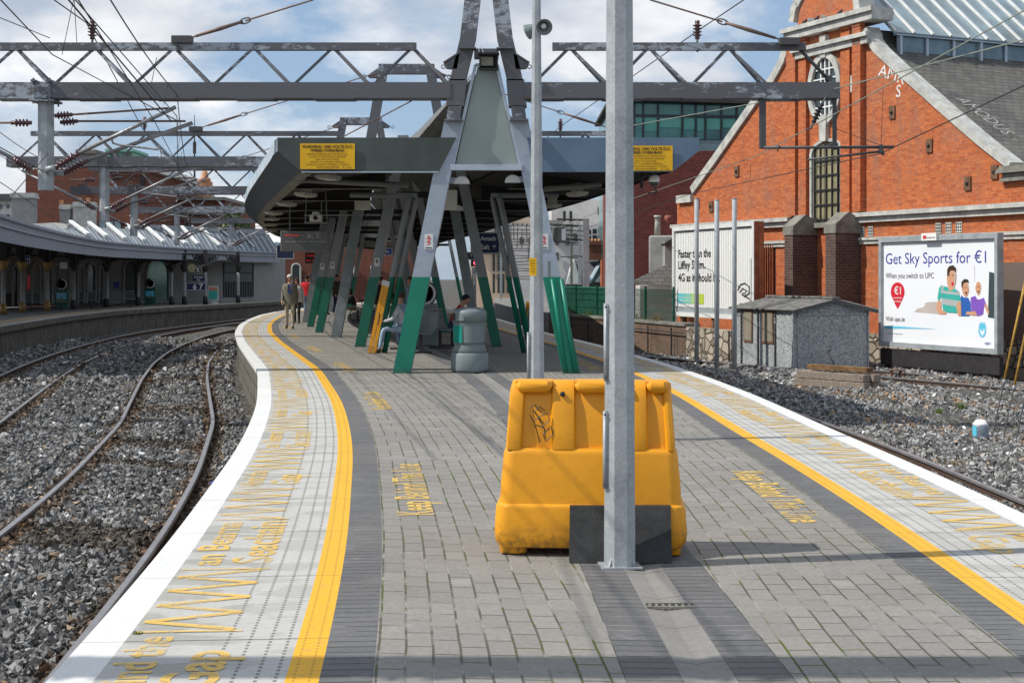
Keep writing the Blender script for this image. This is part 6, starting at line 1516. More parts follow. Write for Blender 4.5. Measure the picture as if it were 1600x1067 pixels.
for f0, f1 in ((.33, .53), (.70, .86)):
    a_ = C0+da*(tt*f0); b_ = C0+da*(tt*f1); zz0 = z1-1.0; zz1 = z1-.05; mb = MB()
    mb.prism([V_(a_, zz0)+nA*.03, V_(b_, zz0)+nA*.03, V_(b_, zz1)+nA*.03, V_(a_, zz1)+nA*.03], -nA*.028); w_ = mb.build('window', 'rust', ht)
    mb = MB(); a2 = a_.lerp(b_, .1); b2_ = a_.lerp(b_, .9); M['hutpane'] = simple('dusty brown boarding', (0.26, 0.235, 0.18), .5, 0, .15, 2); mb.prism([V_(a2, zz0+.06)+nA*.037, V_(b2_, zz0+.06)+nA*.037, V_(b2_, zz1-.06)+nA*.037, V_(a2, zz1-.06)+nA*.037], -nA*.006); mb.build('pane', 'hutpane', w_)
nB = Vector((db.y, -db.x, 0)); mb = MB(); a_ = C0+db*.12; b_ = C2-db*.08; mb.bar(V_(a_, z1-.12)+nB*.02, V_(b_, z1-.12)+nB*.02, .04, .06); mb.bar(V_(a_, z0)+nB*.015, V_(a_, z1-.12)+nB*.015, .05, .03, 0, db); mb.bar(V_(C2-db*.04, z0)+nB*.015, V_(C2-db*.04, z1)+nB*.015, .08, .03, 0, db); mb.build('door_frame', 'pebble', ht)
# corrugated roof slopes
mb = MB(); ovA = .22; ovB = .14; NS = 46
for (ea, eb, sgn) in ((C0-db*ovB, m0, 1), (m0, C2+db*ovB, 1)):
    zl0 = z1-.0 if ea is not m0 and sgn else zr_
    za_, zb_ = (z1-.03, zr_+.06) if eb is m0 else (zr_+.06, z1-.03)
    vs = []; 
    Ld = (C1-C0).length+2*ovA
    for k in range(NS*2+1):
        s_ = -ovA+Ld*k/(NS*2); w_ = .03 if k % 2 else 0.0
        vs += [V_(ea+da*s_, za_+w_+.02), V_(eb+da*s_, zb_+w_+.02)]
    n = NS*2+1; o_ = len(vs); vs += [p-Vector((0, 0, .02)) for p in vs]
    fs = [(2*k, 2*k+1, 2*k+3, 2*k+2) for k in range(n-1)]+[(o_+2*k, o_+2*k+2, o_+2*k+3, o_+2*k+1) for k in range(n-1)]+[(2*k, 2*k+2, o_+2*k+2, o_+2*k) for k in range(n-1)]+[(2*k+1, o_+2*k+1, o_+2*k+3, 2*k+3) for k in range(n-1)]+[(0, 1, o_+1, o_), (2*n-2, o_+2*n-2, o_+2*n-1, 2*n-1)]
    mb.add(vs, fs)
mb.build('roof', 'asb', ht)
mb = MB()
for k in range(6): 
    s_ = -ovA+Ld*k/6; mb.bar(V_(m0+da*s_, zr_+.12+.01*(k % 2)), V_(m0+da*(s_+Ld/6-.03), zr_+.12+.01*(k % 2)), .26, .05)
mb.build('ridge_tiles', 'asb', ht)
mb = MB(); 
for (p_, q_, za_, zb_) in ((C0-db*ovB, m0, z1-.03, zr_+.06), (m0, C2+db*ovB, zr_+.06, z1-.03)): mb.bar(V_(p_-da*(ovA-.02), za_-.03), V_(q_-da*(ovA-.02), zb_-.03), .04, .10)
mb.build('bargeboard', 'steel_dark', ht)
mb = MB(); c = V_(C0+db*(t2*.46), -.55)+nB*.1; one(MB().tube([c+Vector((-.0, -.1, .15)), c+Vector((-.12, -.2, .12)), c+Vector((.1, -.5, -.42))], .022, 8), 'bent_pipe', 'black', 'bent black pipe leaning on the hut behind the stacked timbers', 'pipe')
# timber stack
tb0 = G(1243, 600, -1.0); tb1 = G(1358, 609, -1.0)
dv = (tb1-tb0).normalized(); pv = Vector((-dv.y, dv.x, 0)); Lt2 = (tb1-tb0).length; ang = math.atan2(dv.y, dv.x); r_ = random.Random(3); kx = 0
desc = ['bottom front', 'bottom rear', 'middle front', 'middle rear', 'upper rear', 'topmost']
for lv, (row, dy, ln, sh, m) in enumerate(((0, 0, Lt2*.97, .0, 'timber'), (0, .3, Lt2, .0, 'timber'), (1, .02, Lt2*.5, -.45, 'timber'), (1, .30, Lt2, .02, 'timber'), (1, .02, Lt2*.48, .5, 'timber'), (2, .18, Lt2*.8, .1, 'timberb'))):
    c = tb0+dv*(Lt2/2+sh)+pv*dy; c.z = -1.03+.10+row*.19; mb = MB(); mb.box(c, (ln, .25, .18 if row < 2 else .12), ang+(.02*(lv % 3)-.02), 0, 0, .012)
    one(mb, 'timber_sleeper', m, ['grey sleeper lying front on the ground in the timber stack by the hut', 'grey sleeper lying behind on the ground in the timber stack by the hut', 'short grey sleeper left on the second layer of the stack by the hut', 'long grey sleeper at the back of the second layer of the stack', 'short grey sleeper right on the second layer of the stack by the hut', 'brown rotten plank topmost on the timber stack by the hut'][lv], 'timber')
# scrap metal by board foot
c = G(1400, 588, -1.0); mb = MB(); mb.box(c+Vector((0, 0, .16)), (.36, .2, .03)); mb.box(c+Vector((-.12, 0, .07)), (.03, .18, .16)); mb.box(c+Vector((.12, 0, .07)), (.03, .18, .16)); one(mb, 'metal_trestle', 'rust', 'small rusty metal trestle standing by the siding left of the big billboard', 'trestle')
# paint can on the gravel
c = G(1532, 686, -1.0); t = thing('paint_can', 'crushed pale blue and white drum standing on the gravel near the leaning rods', 'drum', c)
M['drum'] = simple('faded blue grey drum', (0.26, 0.30, 0.36), .4, .3, .3, 5); mb = MB(); mb.lathe([(.125, 0), (.13, .01), (.13, .22), (.125, .235)], c, 20); mb.build('body', 'drum', t)
mb = MB(); mb.lathe([(.13, .232), (.12, .26), (.11, .27), (.07, .32), (.02, .30)], c, 7); mb.build('lid', 'white', t)
mb = MB(); arcpatch(mb, c, .131, 185, 225, .01, .225, 0, 6, .004); mb.build('stripe', 'cyan print', t)
# leaning rods
base = [G(1549, 688, -1.0), G(1567, 688, -1.0), G(1587, 690, -1.0), G(1603, 692, -1.0)]
tops_ = [(1589, 500), (1602, 520), (1622, 520), (1640, 520)]
for i, b in enumerate(base):
    Yt_ = b.y+.25; tp = P(*tops_[i], Yt_); t = thing('point_rodding', ['leftmost ochre rod leaning upright from the gravel at the right edge', 'second ochre rod from the left leaning at the right edge', 'third ochre rod from the left leaning at the right edge', 'rightmost leaning rod, mostly outside the right edge'][i], 'rod', b)
    d_ = (tp-b); mid = b+d_*.53; mb = MB(); mb.tube([b, b+d_*.5], .012, 6); mb.build('lower_rod', 'steel_dark', t); mb = MB(); mb.tube([b+d_*.5, b+d_*1.35], .019, 8); mb.build('upper_rod', 'rustpole', t)
    mb = MB(); mb.lathe([(.012, 0), (.03, .02), (.03, .07), (.014, .1)], b+d_*.46, 8, 0, d_.normalized()); mb.lathe([(.03, 0), (.03, .05)], b, 8); mb.build('joint', 'tube', t)
mb = MB(); c = G(1600, 700, -1.0); mb.box(c+Vector((.2, 0, 0)), (1.3, .35, .06)); one(mb, 'concrete_slab', 'render', 'flat grey concrete slab at the right edge below the leaning rods', 'slab')
# weeds
def tuft(c, n, h, m, lbl, seed, name='weed', spread=.12):
    r_ = random.Random(seed); mb = MB()
    for k in range(n):
        a = r_.random()*6.28; b = Vector(c)+Vector((math.cos(a), math.sin(a), 0))*r_.random()*spread; hh = h*(.5+r_.random()*.7); lean = Vector((math.cos(a), math.sin(a), 0))*hh*.5*r_.random(); w = .006; s_ = Vector((-math.sin(a), math.cos(a), 0))*w
        mb.add([b-s_, b+s_, b+lean*.5+Vector((0, 0, hh*.6))+s_*.6, b+lean*.5+Vector((0, 0, hh*.6))-s_*.6, b+lean+Vector((0, 0, hh))], [(0, 1, 2, 3), (3, 2, 4)])
    return one(mb, name, m, lbl, 'weed')
tuft(G(1502, 640, -1.0), 120, .16, 'grass', 'green grass tuft growing in the gravel left of the drum', 5)
tuft(G(1466, 645, -1.0), 60, .10, 'grass', 'small faint grass tuft beside the larger one in the gravel', 6)
tuft(G(215, 990, 0), 26, .012, 'grass', 'tiny weed in the slab joint beside the white edge', 8, 'weed', .03)
tuft(G(1490, 726, -1.0), 70, .07, 'dryplant', 'dry brownish weeds beside the right hand rail', 9, 'weed', .3)
tuft(G(1368, 530, -1.0), 200, .45, 'grass', 'overgrown weeds between the hut and the big billboard', 10, 'weed', .25)
# ================================================================ OPPOSITE STATION BUILDING AND CANOPY
sc_ = thing('station_canopy', 'old curved platform canopy with iron columns, boarded valance and glazed rooflights on the left', 'canopy', Vector((-20, 60, 0)))
fy = [(-150, 38, 2.95, 3.98), (-60, 44, 2.93, 3.92), (0, 50, 2.91, 3.86), (60, 57, 2.80, 3.68), (120, 64, 2.70, 3.50), (150, 67.5, 2.66, 3.42), (178, 70.5, 2.63, 3.38), (200, 74, 2.65, 3.40), (260, 82, 2.66, 3.40), (330, 90, 2.67, 3.40), (400, 97, 2.67, 3.40), (450, 101, 2.67, 3.4)]
fp = []
for (a, b) in zip(fy[:-1], fy[1:]):
    for k in range(4):
        f = k/4; px = a[0]+(b[0]-a[0])*f; Y = a[1]+(b[1]-a[1])*f; fp.append((Vector(((px-CX)*Y/F, Y, 0)), a[2]+(b[2]-a[2])*f, a[3]+(b[3]-a[3])*f))
wy = [(-240, 66), (-100, 72), (0, 78), (115, 84), (200, 89), (290, 93), (345, 95), (400, 98), (450, 102)]
def wallpt(px): 
    Y = float(np.interp(px, [w[0] for w in wy], [w[1] for w in wy])); return Vector(((px-CX)*Y/F, Y, 0))
def strip(mb, rows, closed=False, mi=0):
    """rows : list of vertical profiles (lists of points), uv by distance"""
    n = len(rows[0]); vs = []; s_ = 0; ss = []
    for i, r in enumerate(rows):
        if i: s_ += (r[0]-rows[i-1][0]).length
        ss.append(s_); vs += r
    pl = [0]
    for k in range(1, n): pl.append(pl[-1]+(rows[0][k]-rows[0][k-1]).length)
    fs = []; uv = []
    for i in range(len(rows)-1):
        for k in range(n-1): fs.append((i*n+k, (i+1)*n+k, (i+1)*n+k+1, i*n+k+1)); uv.append([(pl[k], ss[i]), (pl[k], ss[i+1]), (pl[k+1], ss[i+1]), (pl[k+1], ss[i])])
    mb.add(vs, fs, mi, False, uv)
out = Vector((.75, -.66, 0)).normalized()
mb = MB(); strip(mb, [[p+Vector((0, 0, z0)), p+Vector((0, 0, z0+(z1-z0)*.52))] for p, z0, z1 in fp]); mb.build('valance', 'valance', sc_)
mb = MB(); strip(mb, [[p+out*.02+Vector((0, 0, z0+(z1-z0)*.5)), p+out*.10+Vector((0, 0, z0+(z1-z0)*.56)), p+out*.03+Vector((0, 0, z0+(z1-z0)*.64)), p+out*.04+Vector((0, 0, z0+(z1-z0)*.80)), p+out*.16+Vector((0, 0, z0+(z1-z0)*.88)), p+out*.14+Vector((0, 0, z1)), p-out*.15+Vector((0, 0, z1))] for p, z0, z1 in fp]); mb.build('gutter_moulding', 'valance', sc_)
pxs = [f[0] for f in fy]
def fpt(i): return fp[i]
t = NT('rooflight sheets'); u = t.xyz(t.co('UV')); fr = t.math('LESS_THAN', t.math('FRACT', t.math('DIVIDE', u[1], 0.75)), 0.22); c = t.mix(fr, (0.10, 0.125, 0.15), (0.40, 0.42, 0.44)); M['rlight'] = t.fin(c, 0.5)
mb = MB(); rows = []
for i, (p, z0, z1) in enumerate(fp):
    px = CX+p.x/p.y*F; w = wallpt(px-(18 if px > -50 else 0)); rows.append([p+Vector((0, 0, z1-.03)), w+Vector((0, 0, 4.65))])
strip(mb, rows); mb.build('roof', 'rlight', sc_)
mb = MB(); strip(mb, [[p+Vector((0, 0, z0+.35)), wallpt(CX+p.x/p.y*F)+Vector((0, 0, 3.4))] for p, z0, z1 in fp]); mb.build('ceiling', 'soffit', sc_)
for k, px in enumerate(range(118, 400, 29)):
    j = min(range(len(fp)), key=lambda i: abs(CX+fp[i][0].x/fp[i][0].y*F-(px+27))); p = fp[j][0]; w = wallpt(px-8)
    mb = MB(); a = w+Vector((0, 0, 4.95)); b = w.lerp(p, .88)+Vector((0, 0, 3.72)); mb.bar(a, b, .2, .12)
    e = w.lerp(p, .5); mb.bar(w+Vector((0, 0, 4.95)), w+Vector((0, 0, 4.6)), .12, .12); mb.bar(w.lerp(p, .45)+Vector((0, 0, 4.3)), w.lerp(p, .45)+Vector((0, 0, 3.95)), .1, .1); mb.build('rooflight', 'offwhite', sc_)
mb = MB(); strip(mb, [[wallpt(px)+Vector((0, 0, 4.65)), wallpt(px)+Vector((0, 0, 4.98))] for px in range(205, 430, 15)]); mb.build('ridge_boarding', 'valance', sc_)
cols = [(5, 492, 1), (35, 488.5, 1), (74, 486.5, 1), (115, 484, 0), (167, 480.5, 0), (216, 477.8, 0), (268, 476.3, 0), (288, 476, 0), (321, 476, 0), (372, 473.5, 0)]
cb = []
for px, py, g in cols: cb.append((G(px, py, 0), g))
for i, (b, g) in enumerate(cb):
    r = .10; mb = MB(); mb.lathe([(r*1.5, 0), (r*1.5, .25), (r, .32), (r, 2.0)], b, 12)
    cl = mb.build('column', 'colgrey', sc_); 
    mb = MB(); mb.lathe([(r*1.1, 1.95), (r*1.5, 2.05), (r*2.6, 2.32), (r*2.6, 2.38)], b, 12); mb.build('capital', 'gilt' if g else 'castiron', cl)
    mb = MB(); mb.lathe([(r*1.52, .02), (r*1.52, .24), (r*1.3, .5)], b, 12); mb.build('base', 'gilt' if g else 'castiron', cl)
    mb = MB(); mb.box(b+Vector((0, 0, 2.8)), (.22, .22, .95)); mb.build('bracket', 'castiron', sc_)
seq = [0, 1, 2, 3, 4, 5, 6, 8, 9]
for i in range(len(seq)-1):
    a = cb[seq[i]][0]; b = cb[seq[i+1]][0]; d = b-a; mb = MB(); arc = []
    for q in np.linspace(0, math.pi, 15): arc.append(a+d*(.5-.48*math.cos(q))+Vector((0, 0, 2.1+.55*math.sin(q)**.7)))
    mb.tube(arc, .075, 5, 0)
    for k in list(range(1, 6))+list(range(9, 14)):
        mb.tube([arc[k], Vector((arc[k].x, arc[k].y, 3.0))], .05, 4); mb.tube([arc[k], Vector((arc[k+1 if k < 7 else k-1].x, arc[k+1 if k < 7 else k-1].y, 3.0))], .045, 4)
    c_ = a+d*.12+Vector((0, 0, 2.72)); dd = d.normalized()
    for (f, z, r_) in ((.13, 2.72, .16), (.87, 2.72, .16), (.22, 2.86, .1), (.78, 2.86, .1)):
        c_ = a+d*f+Vector((0, 0, z)); mb.tube([c_+dd*math.cos(q)*r_+Vector((0, 0, math.sin(q)*r_)) for q in np.linspace(0, 6.283, 9)], .045, 4)
    mb.bar(a+Vector((0, 0, 3.02)), b+Vector((0, 0, 3.02)), .1, .1); mb.build('spandrel', 'castiron', sc_)
# station building wall
sb = thing('station_building', 'grey painted station building with arched recesses behind the iron columns', 'building', Vector((-25, 82, 0)))
M['wallgrey'] = simple('grey painted wall', (0.27, 0.265, 0.26), 0.8, 0, 0.12, 1)
M['wallpale'] = simple('pale grey trim', (0.40, 0.395, 0.385), 0.8, 0, 0.1, 2)
mb = MB(); strip(mb, [[wallpt(px)+Vector((0, 0, 0)), wallpt(px)+Vector((0, 0, 3.4))] for px in range(-240, 460, 14)]); mb.build('wall', 'wallgrey', sb)
def wallframe(px0, px1):
    a = wallpt(px0); b = wallpt(px1); d = (b-a).normalized(); n = Vector((d.y, -d.x, 0)); n = -n if n.y > 0 else n; return a, b, d, n, (b-a).length
def archpanel(px0, px1, z0, z1, m, lift, parent, name, trim=None, round_=1.0):
    a, b, d, n, Lw = wallframe(px0, px1); pts = [(0, z0), (Lw, z0)]+[(Lw/2+Lw/2*math.cos(q), z1+Lw/2*round_*math.sin(q)) for q in np.linspace(0, math.pi, 9)]
    mb = MB(); mb.prism([a+d*x+Vector((0, 0, z))+n*lift for x, z in pts], -n*.03); o = mb.build(name, m, parent)
    if trim:
        mb = MB(); ap = pts[2:]; w = .12
        for (p, q_) in zip(ap[:-1], ap[1:]): mb.bar(a+d*p[0]+Vector((0, 0, p[1]))+n*(lift+.04), a+d*q_[0]+Vector((0, 0, q_[1]))+n*(lift+.04), w, w)
        for x in (0, Lw): mb.bar(a+d*x+Vector((0, 0, z0))+n*(lift+.04), a+d*x+Vector((0, 0, z1))+n*(lift+.04), w, w, 0, d)
        mb.build('arch_trim', trim, o)
    return o
for px0, px1 in ((18, 27), (31, 37), (48, 62), (66, 73), (80, 92), (96, 108), (120, 130), (134, 148), (152, 160)): archpanel(px0, px1, .1, 2.05, 'glass' if (px0 % 4) else 'colgrey', .02, sb, 'arched_window', 'wallpale')
archpanel(192, 214, 0, 2.1, 'black', .02, sb, 'arched_door', 'wallpale'); archpanel(228, 263, .2, 1.9, 'teal', .02, sb, 'arched_window', 'wallpale')
M['dimteal'] = simple('dim glazing', (0.06, 0.08, 0.08), 0.3); 
a, b, d, n, Lw = wallframe(349, 395); mb = MB(); mb.prism([a+Vector((0, 0, .3))+n*.02, b+Vector((0, 0, .3))+n*.02, b+Vector((0, 0, 2.6))+n*.02, a+Vector((0, 0, 2.6))+n*.02], -n*.03); o = mb.build('shop_window', 'dimteal', sb)
mb = MB()
for k in range(13): x = Lw*k/12; mb.bar(a+d*x+Vector((0, 0, .3))+n*.05, a+d*x+Vector((0, 0, 2.6 if k % 6 == 0 else 1.3))+n*.05, .05, .04, 0, d)
mb.bar(a+Vector((0, 0, 1.3))+n*.05, b+Vector((0, 0, 1.3))+n*.05, .05, .06); mb.bar(a+Vector((0, 0, 1.95))+n*.05, b+Vector((0, 0, 1.95))+n*.05, .08, .08); mb.build('railing', 'castiron', o)
a, b, d, n, Lw = wallframe(-200, 168); mb = MB(); 
strip(mb, [[wallpt(px)+Vector((.03, -.06, 0)), wallpt(px)+Vector((.03, -.06, .75))] for px in range(-200, 175, 14)]); mb.build('dado', 'castiron', sb)
# chimneys of the station building
for (x0, x1, y0, y1, Y, l, pots) in ((20, 57, 303, 350, 88, 'broad grey rendered chimney stack behind the old canopy at far left', 0), (95, 112, 321, 355, 90, 'narrow rendered chimney stack with one pot left of the twin potted stack', 1), (116, 150, 317, 357, 90, 'wide pale rendered chimney stack with two terracotta pots', 2)):
    a = P(x0, y1, Y); b = P(x1, y0, Y); w = b.x-a.x; ht_ = b.z-3.6; c = Vector(((a.x+b.x)/2, Y, 3.6)); t = thing('chimney', l, 'chimney', c)
    mb = MB(); mb.box(c+Vector((0, 0, ht_/2)), (w*.92, 1.0, ht_), R_(8)); mb.build('stack', 'render' if pots != 2 else 'stone', t)
    mb = MB(); mb.box(c+Vector((0, 0, ht_-.22)), (w*1.06, 1.2, .14), R_(8)); mb.box(c+Vector((0, 0, ht_-.06)), (w*.98, 1.1, .18), R_(8)); mb.build('cap', 'stone', t)
    for k in range(pots):
        mb = MB(); mb.lathe([(.14, 0), (.13, .3), (.15, .32)], c+Vector((-.3+.5*k, 0, ht_)), 10); mb.build('chimney_pot', 'terracotta', t)
mb = MB(); a = P(45, 358, 70); b = P(108, 348, 76); mb.prism([a, P(100, 362, 74), P(108, 350, 76), P(84, 348, 76), P(48, 350, 72)], (0, .6, 0)); one(mb, 'tarpaulin', 'render', 'grey sagging tarpaulin on the old canopy roof below the chimneys', 'tarpaulin')
# ================================================================ THINGS ON THE OPPOSITE PLATFORM
def bench_simple(c, rz, lbl, w=1.9, m='polybin', cat_='bench'):
    t = thing('bench', lbl, 'bench', c); Rm = Matrix.Rotation(rz, 3, 'Z'); q = lambda x, y, z: Vector(c)+Rm @ Vector((x, y, z))
    mb = MB(); n = int(w/.1)
    for k in range(n+1):
        x = -w/2+w*k/n; mb.tube([q(x, -.26, .43), q(x, -.2, .45), q(x, .1, .42), q(x, .2, .45), q(x, .27, .62), q(x, .31, .88)], .014, 5)
    for (y, z) in ((-.26, .43), (.31, .88), (.15, .42)): mb.tube([q(-w/2, y, z), q(w/2, y, z)], .02, 6)
    mb.build('seat', m, t)
    for x in (-w*.38, w*.38):
        mb = MB(); mb.bar(q(x, 0, .42), q(x, 0, .02), .08, .05); mb.box(q(x, 0, .02), (.08, .5, .04), rz); mb.build('leg', 'castiron', t)
    return t
bench_simple(G(56, 487, 0)+Vector((0, 1.5, 0)), R_(28), 'pale metal bench on the opposite platform behind the gilded columns')
bench_simple(G(112, 484, 0)+Vector((-.3, 1.8, 0)), R_(28), 'pale metal bench on the opposite platform beside the ring topped bin')
bench_simple(G(169, 481, 0)+Vector((0, 1.8, 0)), R_(28), 'pale metal bench on the opposite platform left of the dark arched door')
def ringbin(c, lbl, sc=1.0, rz=0.0):
    t = thing('recycling_bin', lbl, 'bin', c); Rm = Matrix.Rotation(rz, 3, 'Z'); q = lambda x, y, z: Vector(c)+Rm @ Vector((x, y, z))*sc
    mb = MB(); pl = [(-.3, .04), (.3, .04), (.3, .98), (.26, 1.02), (-.26, 1.02), (-.3, .98)]; mb.prism([q(x, -.17, z) for x, z in pl], Rm @ Vector((0, .34*sc, 0))); mb.build('body', 'fence' if sc != 1.0 else 'polybin', t)
    mb = MB(); mb.prism([q(-.24, -.18, .42), q(.24, -.18, .42), q(.24, -.18, .82), q(-.24, -.18, .82)], Rm @ Vector((0, .008, 0))); mb.build('poster', 'cyan print', t)
    mb = MB(); mb.prism([q(-.24, -.185, .42), q(.24, -.185, .42), q(.24, -.185, .5), q(-.24, -.185, .52)], Rm @ Vector((0, .004, 0))); mb.prism([q(-.1, -.186, .56), q(0, -.186, .6), q(.12, -.186, .56), q(.08, -.186, .53)], Rm @ Vector((0, .004, 0))); mb.build('poster_print', 'leaf', t)
    mb = MB(); mb.lathe([(.30, 0), (.30, .14), (.24, .15), (.19, .13), (.19, 0)], q(0, 0, 1.26), 20, 0, Rm @ Vector((0, -1, 0))); mb.build('ring', 'black', t)
    mb = MB(); mb.tube([q(math.cos(a)*.245, -.16, 1.26+math.sin(a)*.245) for a in np.linspace(-2.2, 1.6, 15)], .03*sc, 6); mb.build('rim', 'offwhite', t); return t
ringbin(G(93, 483.5, 0)+Vector((0, .5, 0)), 'dark bin with round white porthole standing between the benches on the opposite platform', 1.02)
ringbin(G(232, 477.5, 0)+Vector((0, .5, 0)), 'dark bin with round top beside the teal arched window', 1.02)
ringbin(G(664, 540.5, 0), 'grey recycling bin with ring opening and duck poster under the near canopy')
bluesign(291, 322, 442, 453.5, 84.5, [('6 7', .1, -.35, .5, .7)], 'navy platform number sign reading 6 7 on the opposite platform')
bluesign(301, 320, 431, 439, 84.6, [('Slí Amach', 0, .08, .7, .3), ('Exit', 0, -.42, .25, .3)], 'small navy exit sign above the 6 7 platform sign', 'navy', False)
bluesign(304, 315, 416, 427.5, 84.7, [('X', 0, -.3, .5, .6)], 'small black square sign with a white crossed symbol above the exit sign', 'black')
bluesign(40, 47, 399, 411, 66, [('+', 0, -.3, .5, .6)], 'small blue sign with white border beside the second gilded column', 'blue')
bluesign(94, 105, 410, 420, 71, [], 'small pale notice hanging under the old canopy', 'offwhite', False)
bluesign(131, 138, 431, 449, 83, [], 'tall pale poster on the grey wall left of the third bench', 'wallpale', False, 'poster')
bluesign(43, 47, 430, 452, 70, [], 'narrow red poster board beside a gilded column', 'red', False, 'poster')
bluesign(178, 186, 440, 451, 85, [], 'small blue box notice left of the dark arched door', 'blue', False, 'notice')
mb = MB(); mb.lathe([(.25, 0), (.25, .05)], P(299.5, 419, 84), 16, 0, Vector((0, -1, 0))); one(mb, 'mirror', 'amber', 'round yellowish mirror hanging left of the crossed symbol sign', 'mirror')
t = thing('advertising_stand', 'a-board with orange and teal poster standing right of the 6 7 sign', 'advertising stand', G(332, 474.5, 0))
c = G(332, 474.5, 0)+Vector((0, .3, 0)); a = P(324, 470, c.y); b = P(341, 447, c.y); mb = MB(); mb.prism([Vector((a.x, c.y, a.z)), Vector((b.x, c.y, a.z)), Vector((b.x-.03, c.y+.15, b.z)), Vector((a.x+.03, c.y+.15, b.z))], (0, .06, 0)); mb.build('board', 'offwhite', t)
mb = MB(); mb.prism([Vector((a.x+.05, c.y-.01, a.z+.08)), Vector((b.x-.05, c.y-.01, a.z+.08)), Vector((b.x-.07, c.y+.10, b.z-.28)), Vector((a.x+.07, c.y+.10, b.z-.28))], (0, .02, 0)); mb.build('poster', 'teal print', t)
mb = MB(); mb.prism([Vector((a.x+.07, c.y+.09, b.z-.27)), Vector((b.x-.07, c.y+.09, b.z-.27)), Vector((b.x-.08, c.y+.12, b.z-.06)), Vector((a.x+.08, c.y+.12, b.z-.06))], (0, .02, 0)); mb.build('poster', 'terracotta', t)
mb = MB(); mb.lathe([(.32, 0), (.3, .06), (.1, .1)], c, 12); mb.build('base', 'offwhite', t)
# ================================================================ BUILDINGS BEYOND
def blk(mb, x0, x1, y0, Y, dep, zb=-1.2, mi=0, uv=True):
    a = P(x0, y0, Y); b = P(x1, y0, Y); zt_ = a.z
    q = [Vector((a.x, Y, zb)), Vector((b.x, Y, zb)), Vector((b.x, Y, zt_)), Vector((a.x, Y, zt_))]
    mb.prism(q, (0, dep, 0), mi, lambda p: (p.x+p.y, p.z)); return a.x, b.x, zt_
def win(parent, x0, x1, y0, y1, Y, m='glass', fr_='offwhite', name='window', bars=1):
    a = P(x0, y1, Y); b = P(x1, y0, Y); mb = MB(); mb.b2((a.x, Y-.02, a.z), (b.x, Y-.06, b.z)); o = mb.build(name, m, parent)
    if fr_:
        mb = MB(); w = .08
        for k in range(bars+2): x = a.x+(b.x-a.x)*k/(bars+1); mb.b2((x-w/2, Y-.065, a.z), (x+w/2, Y-.11, b.z))
        mb.b2((a.x, Y-.065, a.z-w), (b.x, Y-.10, a.z)); mb.b2((a.x, Y-.065, b.z), (b.x, Y-.10, b.z+w)); mb.build('frame', fr_, o)
    return o
bl = thing('brick_building', 'tall dark red brick building with flat slab roof behind the old canopy', 'building', Vector((P(130, 400, 118).x, 118, -1.1)))
mb = MB(); blk(mb, 40, 232, 264, 118, 20); blk(mb, 112, 226, 255, 118.5, 18, 8); mb.build('wall', 'brick_red', bl)
mb = MB(); blk(mb, 165, 240, 258, 117.6, 18, P(0, 268, 117.6).z); mb.build('roof_slab', 'offwhite', bl)
mb = MB()
for k in range(14): a = P(167+5*k, 267, 117.5); b = P(163+5*k, 259, 117.5); mb.bar(a, b, .08, .08)
mb.build('roof_rails', 'castiron', bl)
mb = MB(); blk(mb, 118, 150, 234, 119, 3, P(0, 240, 119).z); blk(mb, 122, 146, 240, 119.2, 3, P(0, 262, 119).z); mb.build('parapet_chimney', 'stonedk', bl)
tuft(P(136, 234, 120), 60, 1.0, 'dryplant', 'dry plants growing on the high parapet of the brick building', 12, 'parapet_plant', 1.2)
win(bl, 154, 190, 346, 366, 117.9, 'slatglass', 'castiron', 'window', 2); win(bl, 122, 131, 289, 293, 117.9, 'black', None)
win(bl, 220, 226, 275, 300, 117.9, 'black', None)
mb = MB(); a = P(212, 292, 117.8); b = P(198, 283, 117.8)
mb.tube([P(204+4*math.cos(q), 288-4*math.sin(q), 117.7) for q in np.linspace(0, 6.28, 9)], .05, 5); mb.build('wall_emblem', 'gilt', bl)
b2l = thing('brick_building', 'lower brown brick building with parapet joining the tall brick building on its right', 'building', Vector((P(290, 400, 128).x, 128, -1.1)))
mb = MB(); blk(mb, 232, 352, 312, 128, 15); mb.build('wall', 'brick_red', b2l); mb = MB(); blk(mb, 210, 352, 308, 127.4, 15, P(0, 313, 127.4).z); blk(mb, 232, 354, 332, 127.6, 1, P(0, 336, 127.6).z); mb.build('cornice', 'stonedk', b2l)
for x in (262, 296, 326): win(b2l, x-7, x+7, 348, 372, 127.9, 'glass', 'stonedk')
for i, (x, m) in enumerate(((317, 'terracotta'),)):
    mb = MB(); c = P(x+3, 308, 131); mb.box(c+Vector((0, 0, .7)), (1.3, .8, 1.4)); one(mb, 'chimney', m, 'ornate terracotta coloured chimney above the lower brown brick building', 'chimney')
    mb = MB(); mb.lathe([(.5, 0), (.6, .2), (.35, .4), (.3, .8), (.1, 1.1)], c+Vector((0, 0, 1.4)), 10); one(mb, 'chimney_pot', m, 'rounded terracotta pot on top of the ornate chimney', 'chimney pot')
mb = MB(); c = P(304, 300, 135); mb.tube([c, P(304, 180, 135)], [.12, .03], 6); mb.tube([P(304, 240, 135), P(304, 222, 135)], .16, 6); one(mb, 'mast', 'wire', 'thin radio mast rising above the lower brown brick building', 'mast')
cp = thing('rooftop_cabin', 'small turquoise copper clad cabin on the roof of the tall brick building', 'cabin', P(187, 265, 124)); mb = MB(); blk(mb, 166, 207, 236, 124, 4, P(0, 266, 124).z); mb.build('wall', 'copper', cp)
mb = MB(); blk(mb, 164, 209, 233, 123.6, 5, P(0, 237, 123.6).z); mb.build('roof', 'copper', cp)
for x in (196, 201): win(cp, x, x+3, 239, 246, 123.9, 'glass', None)
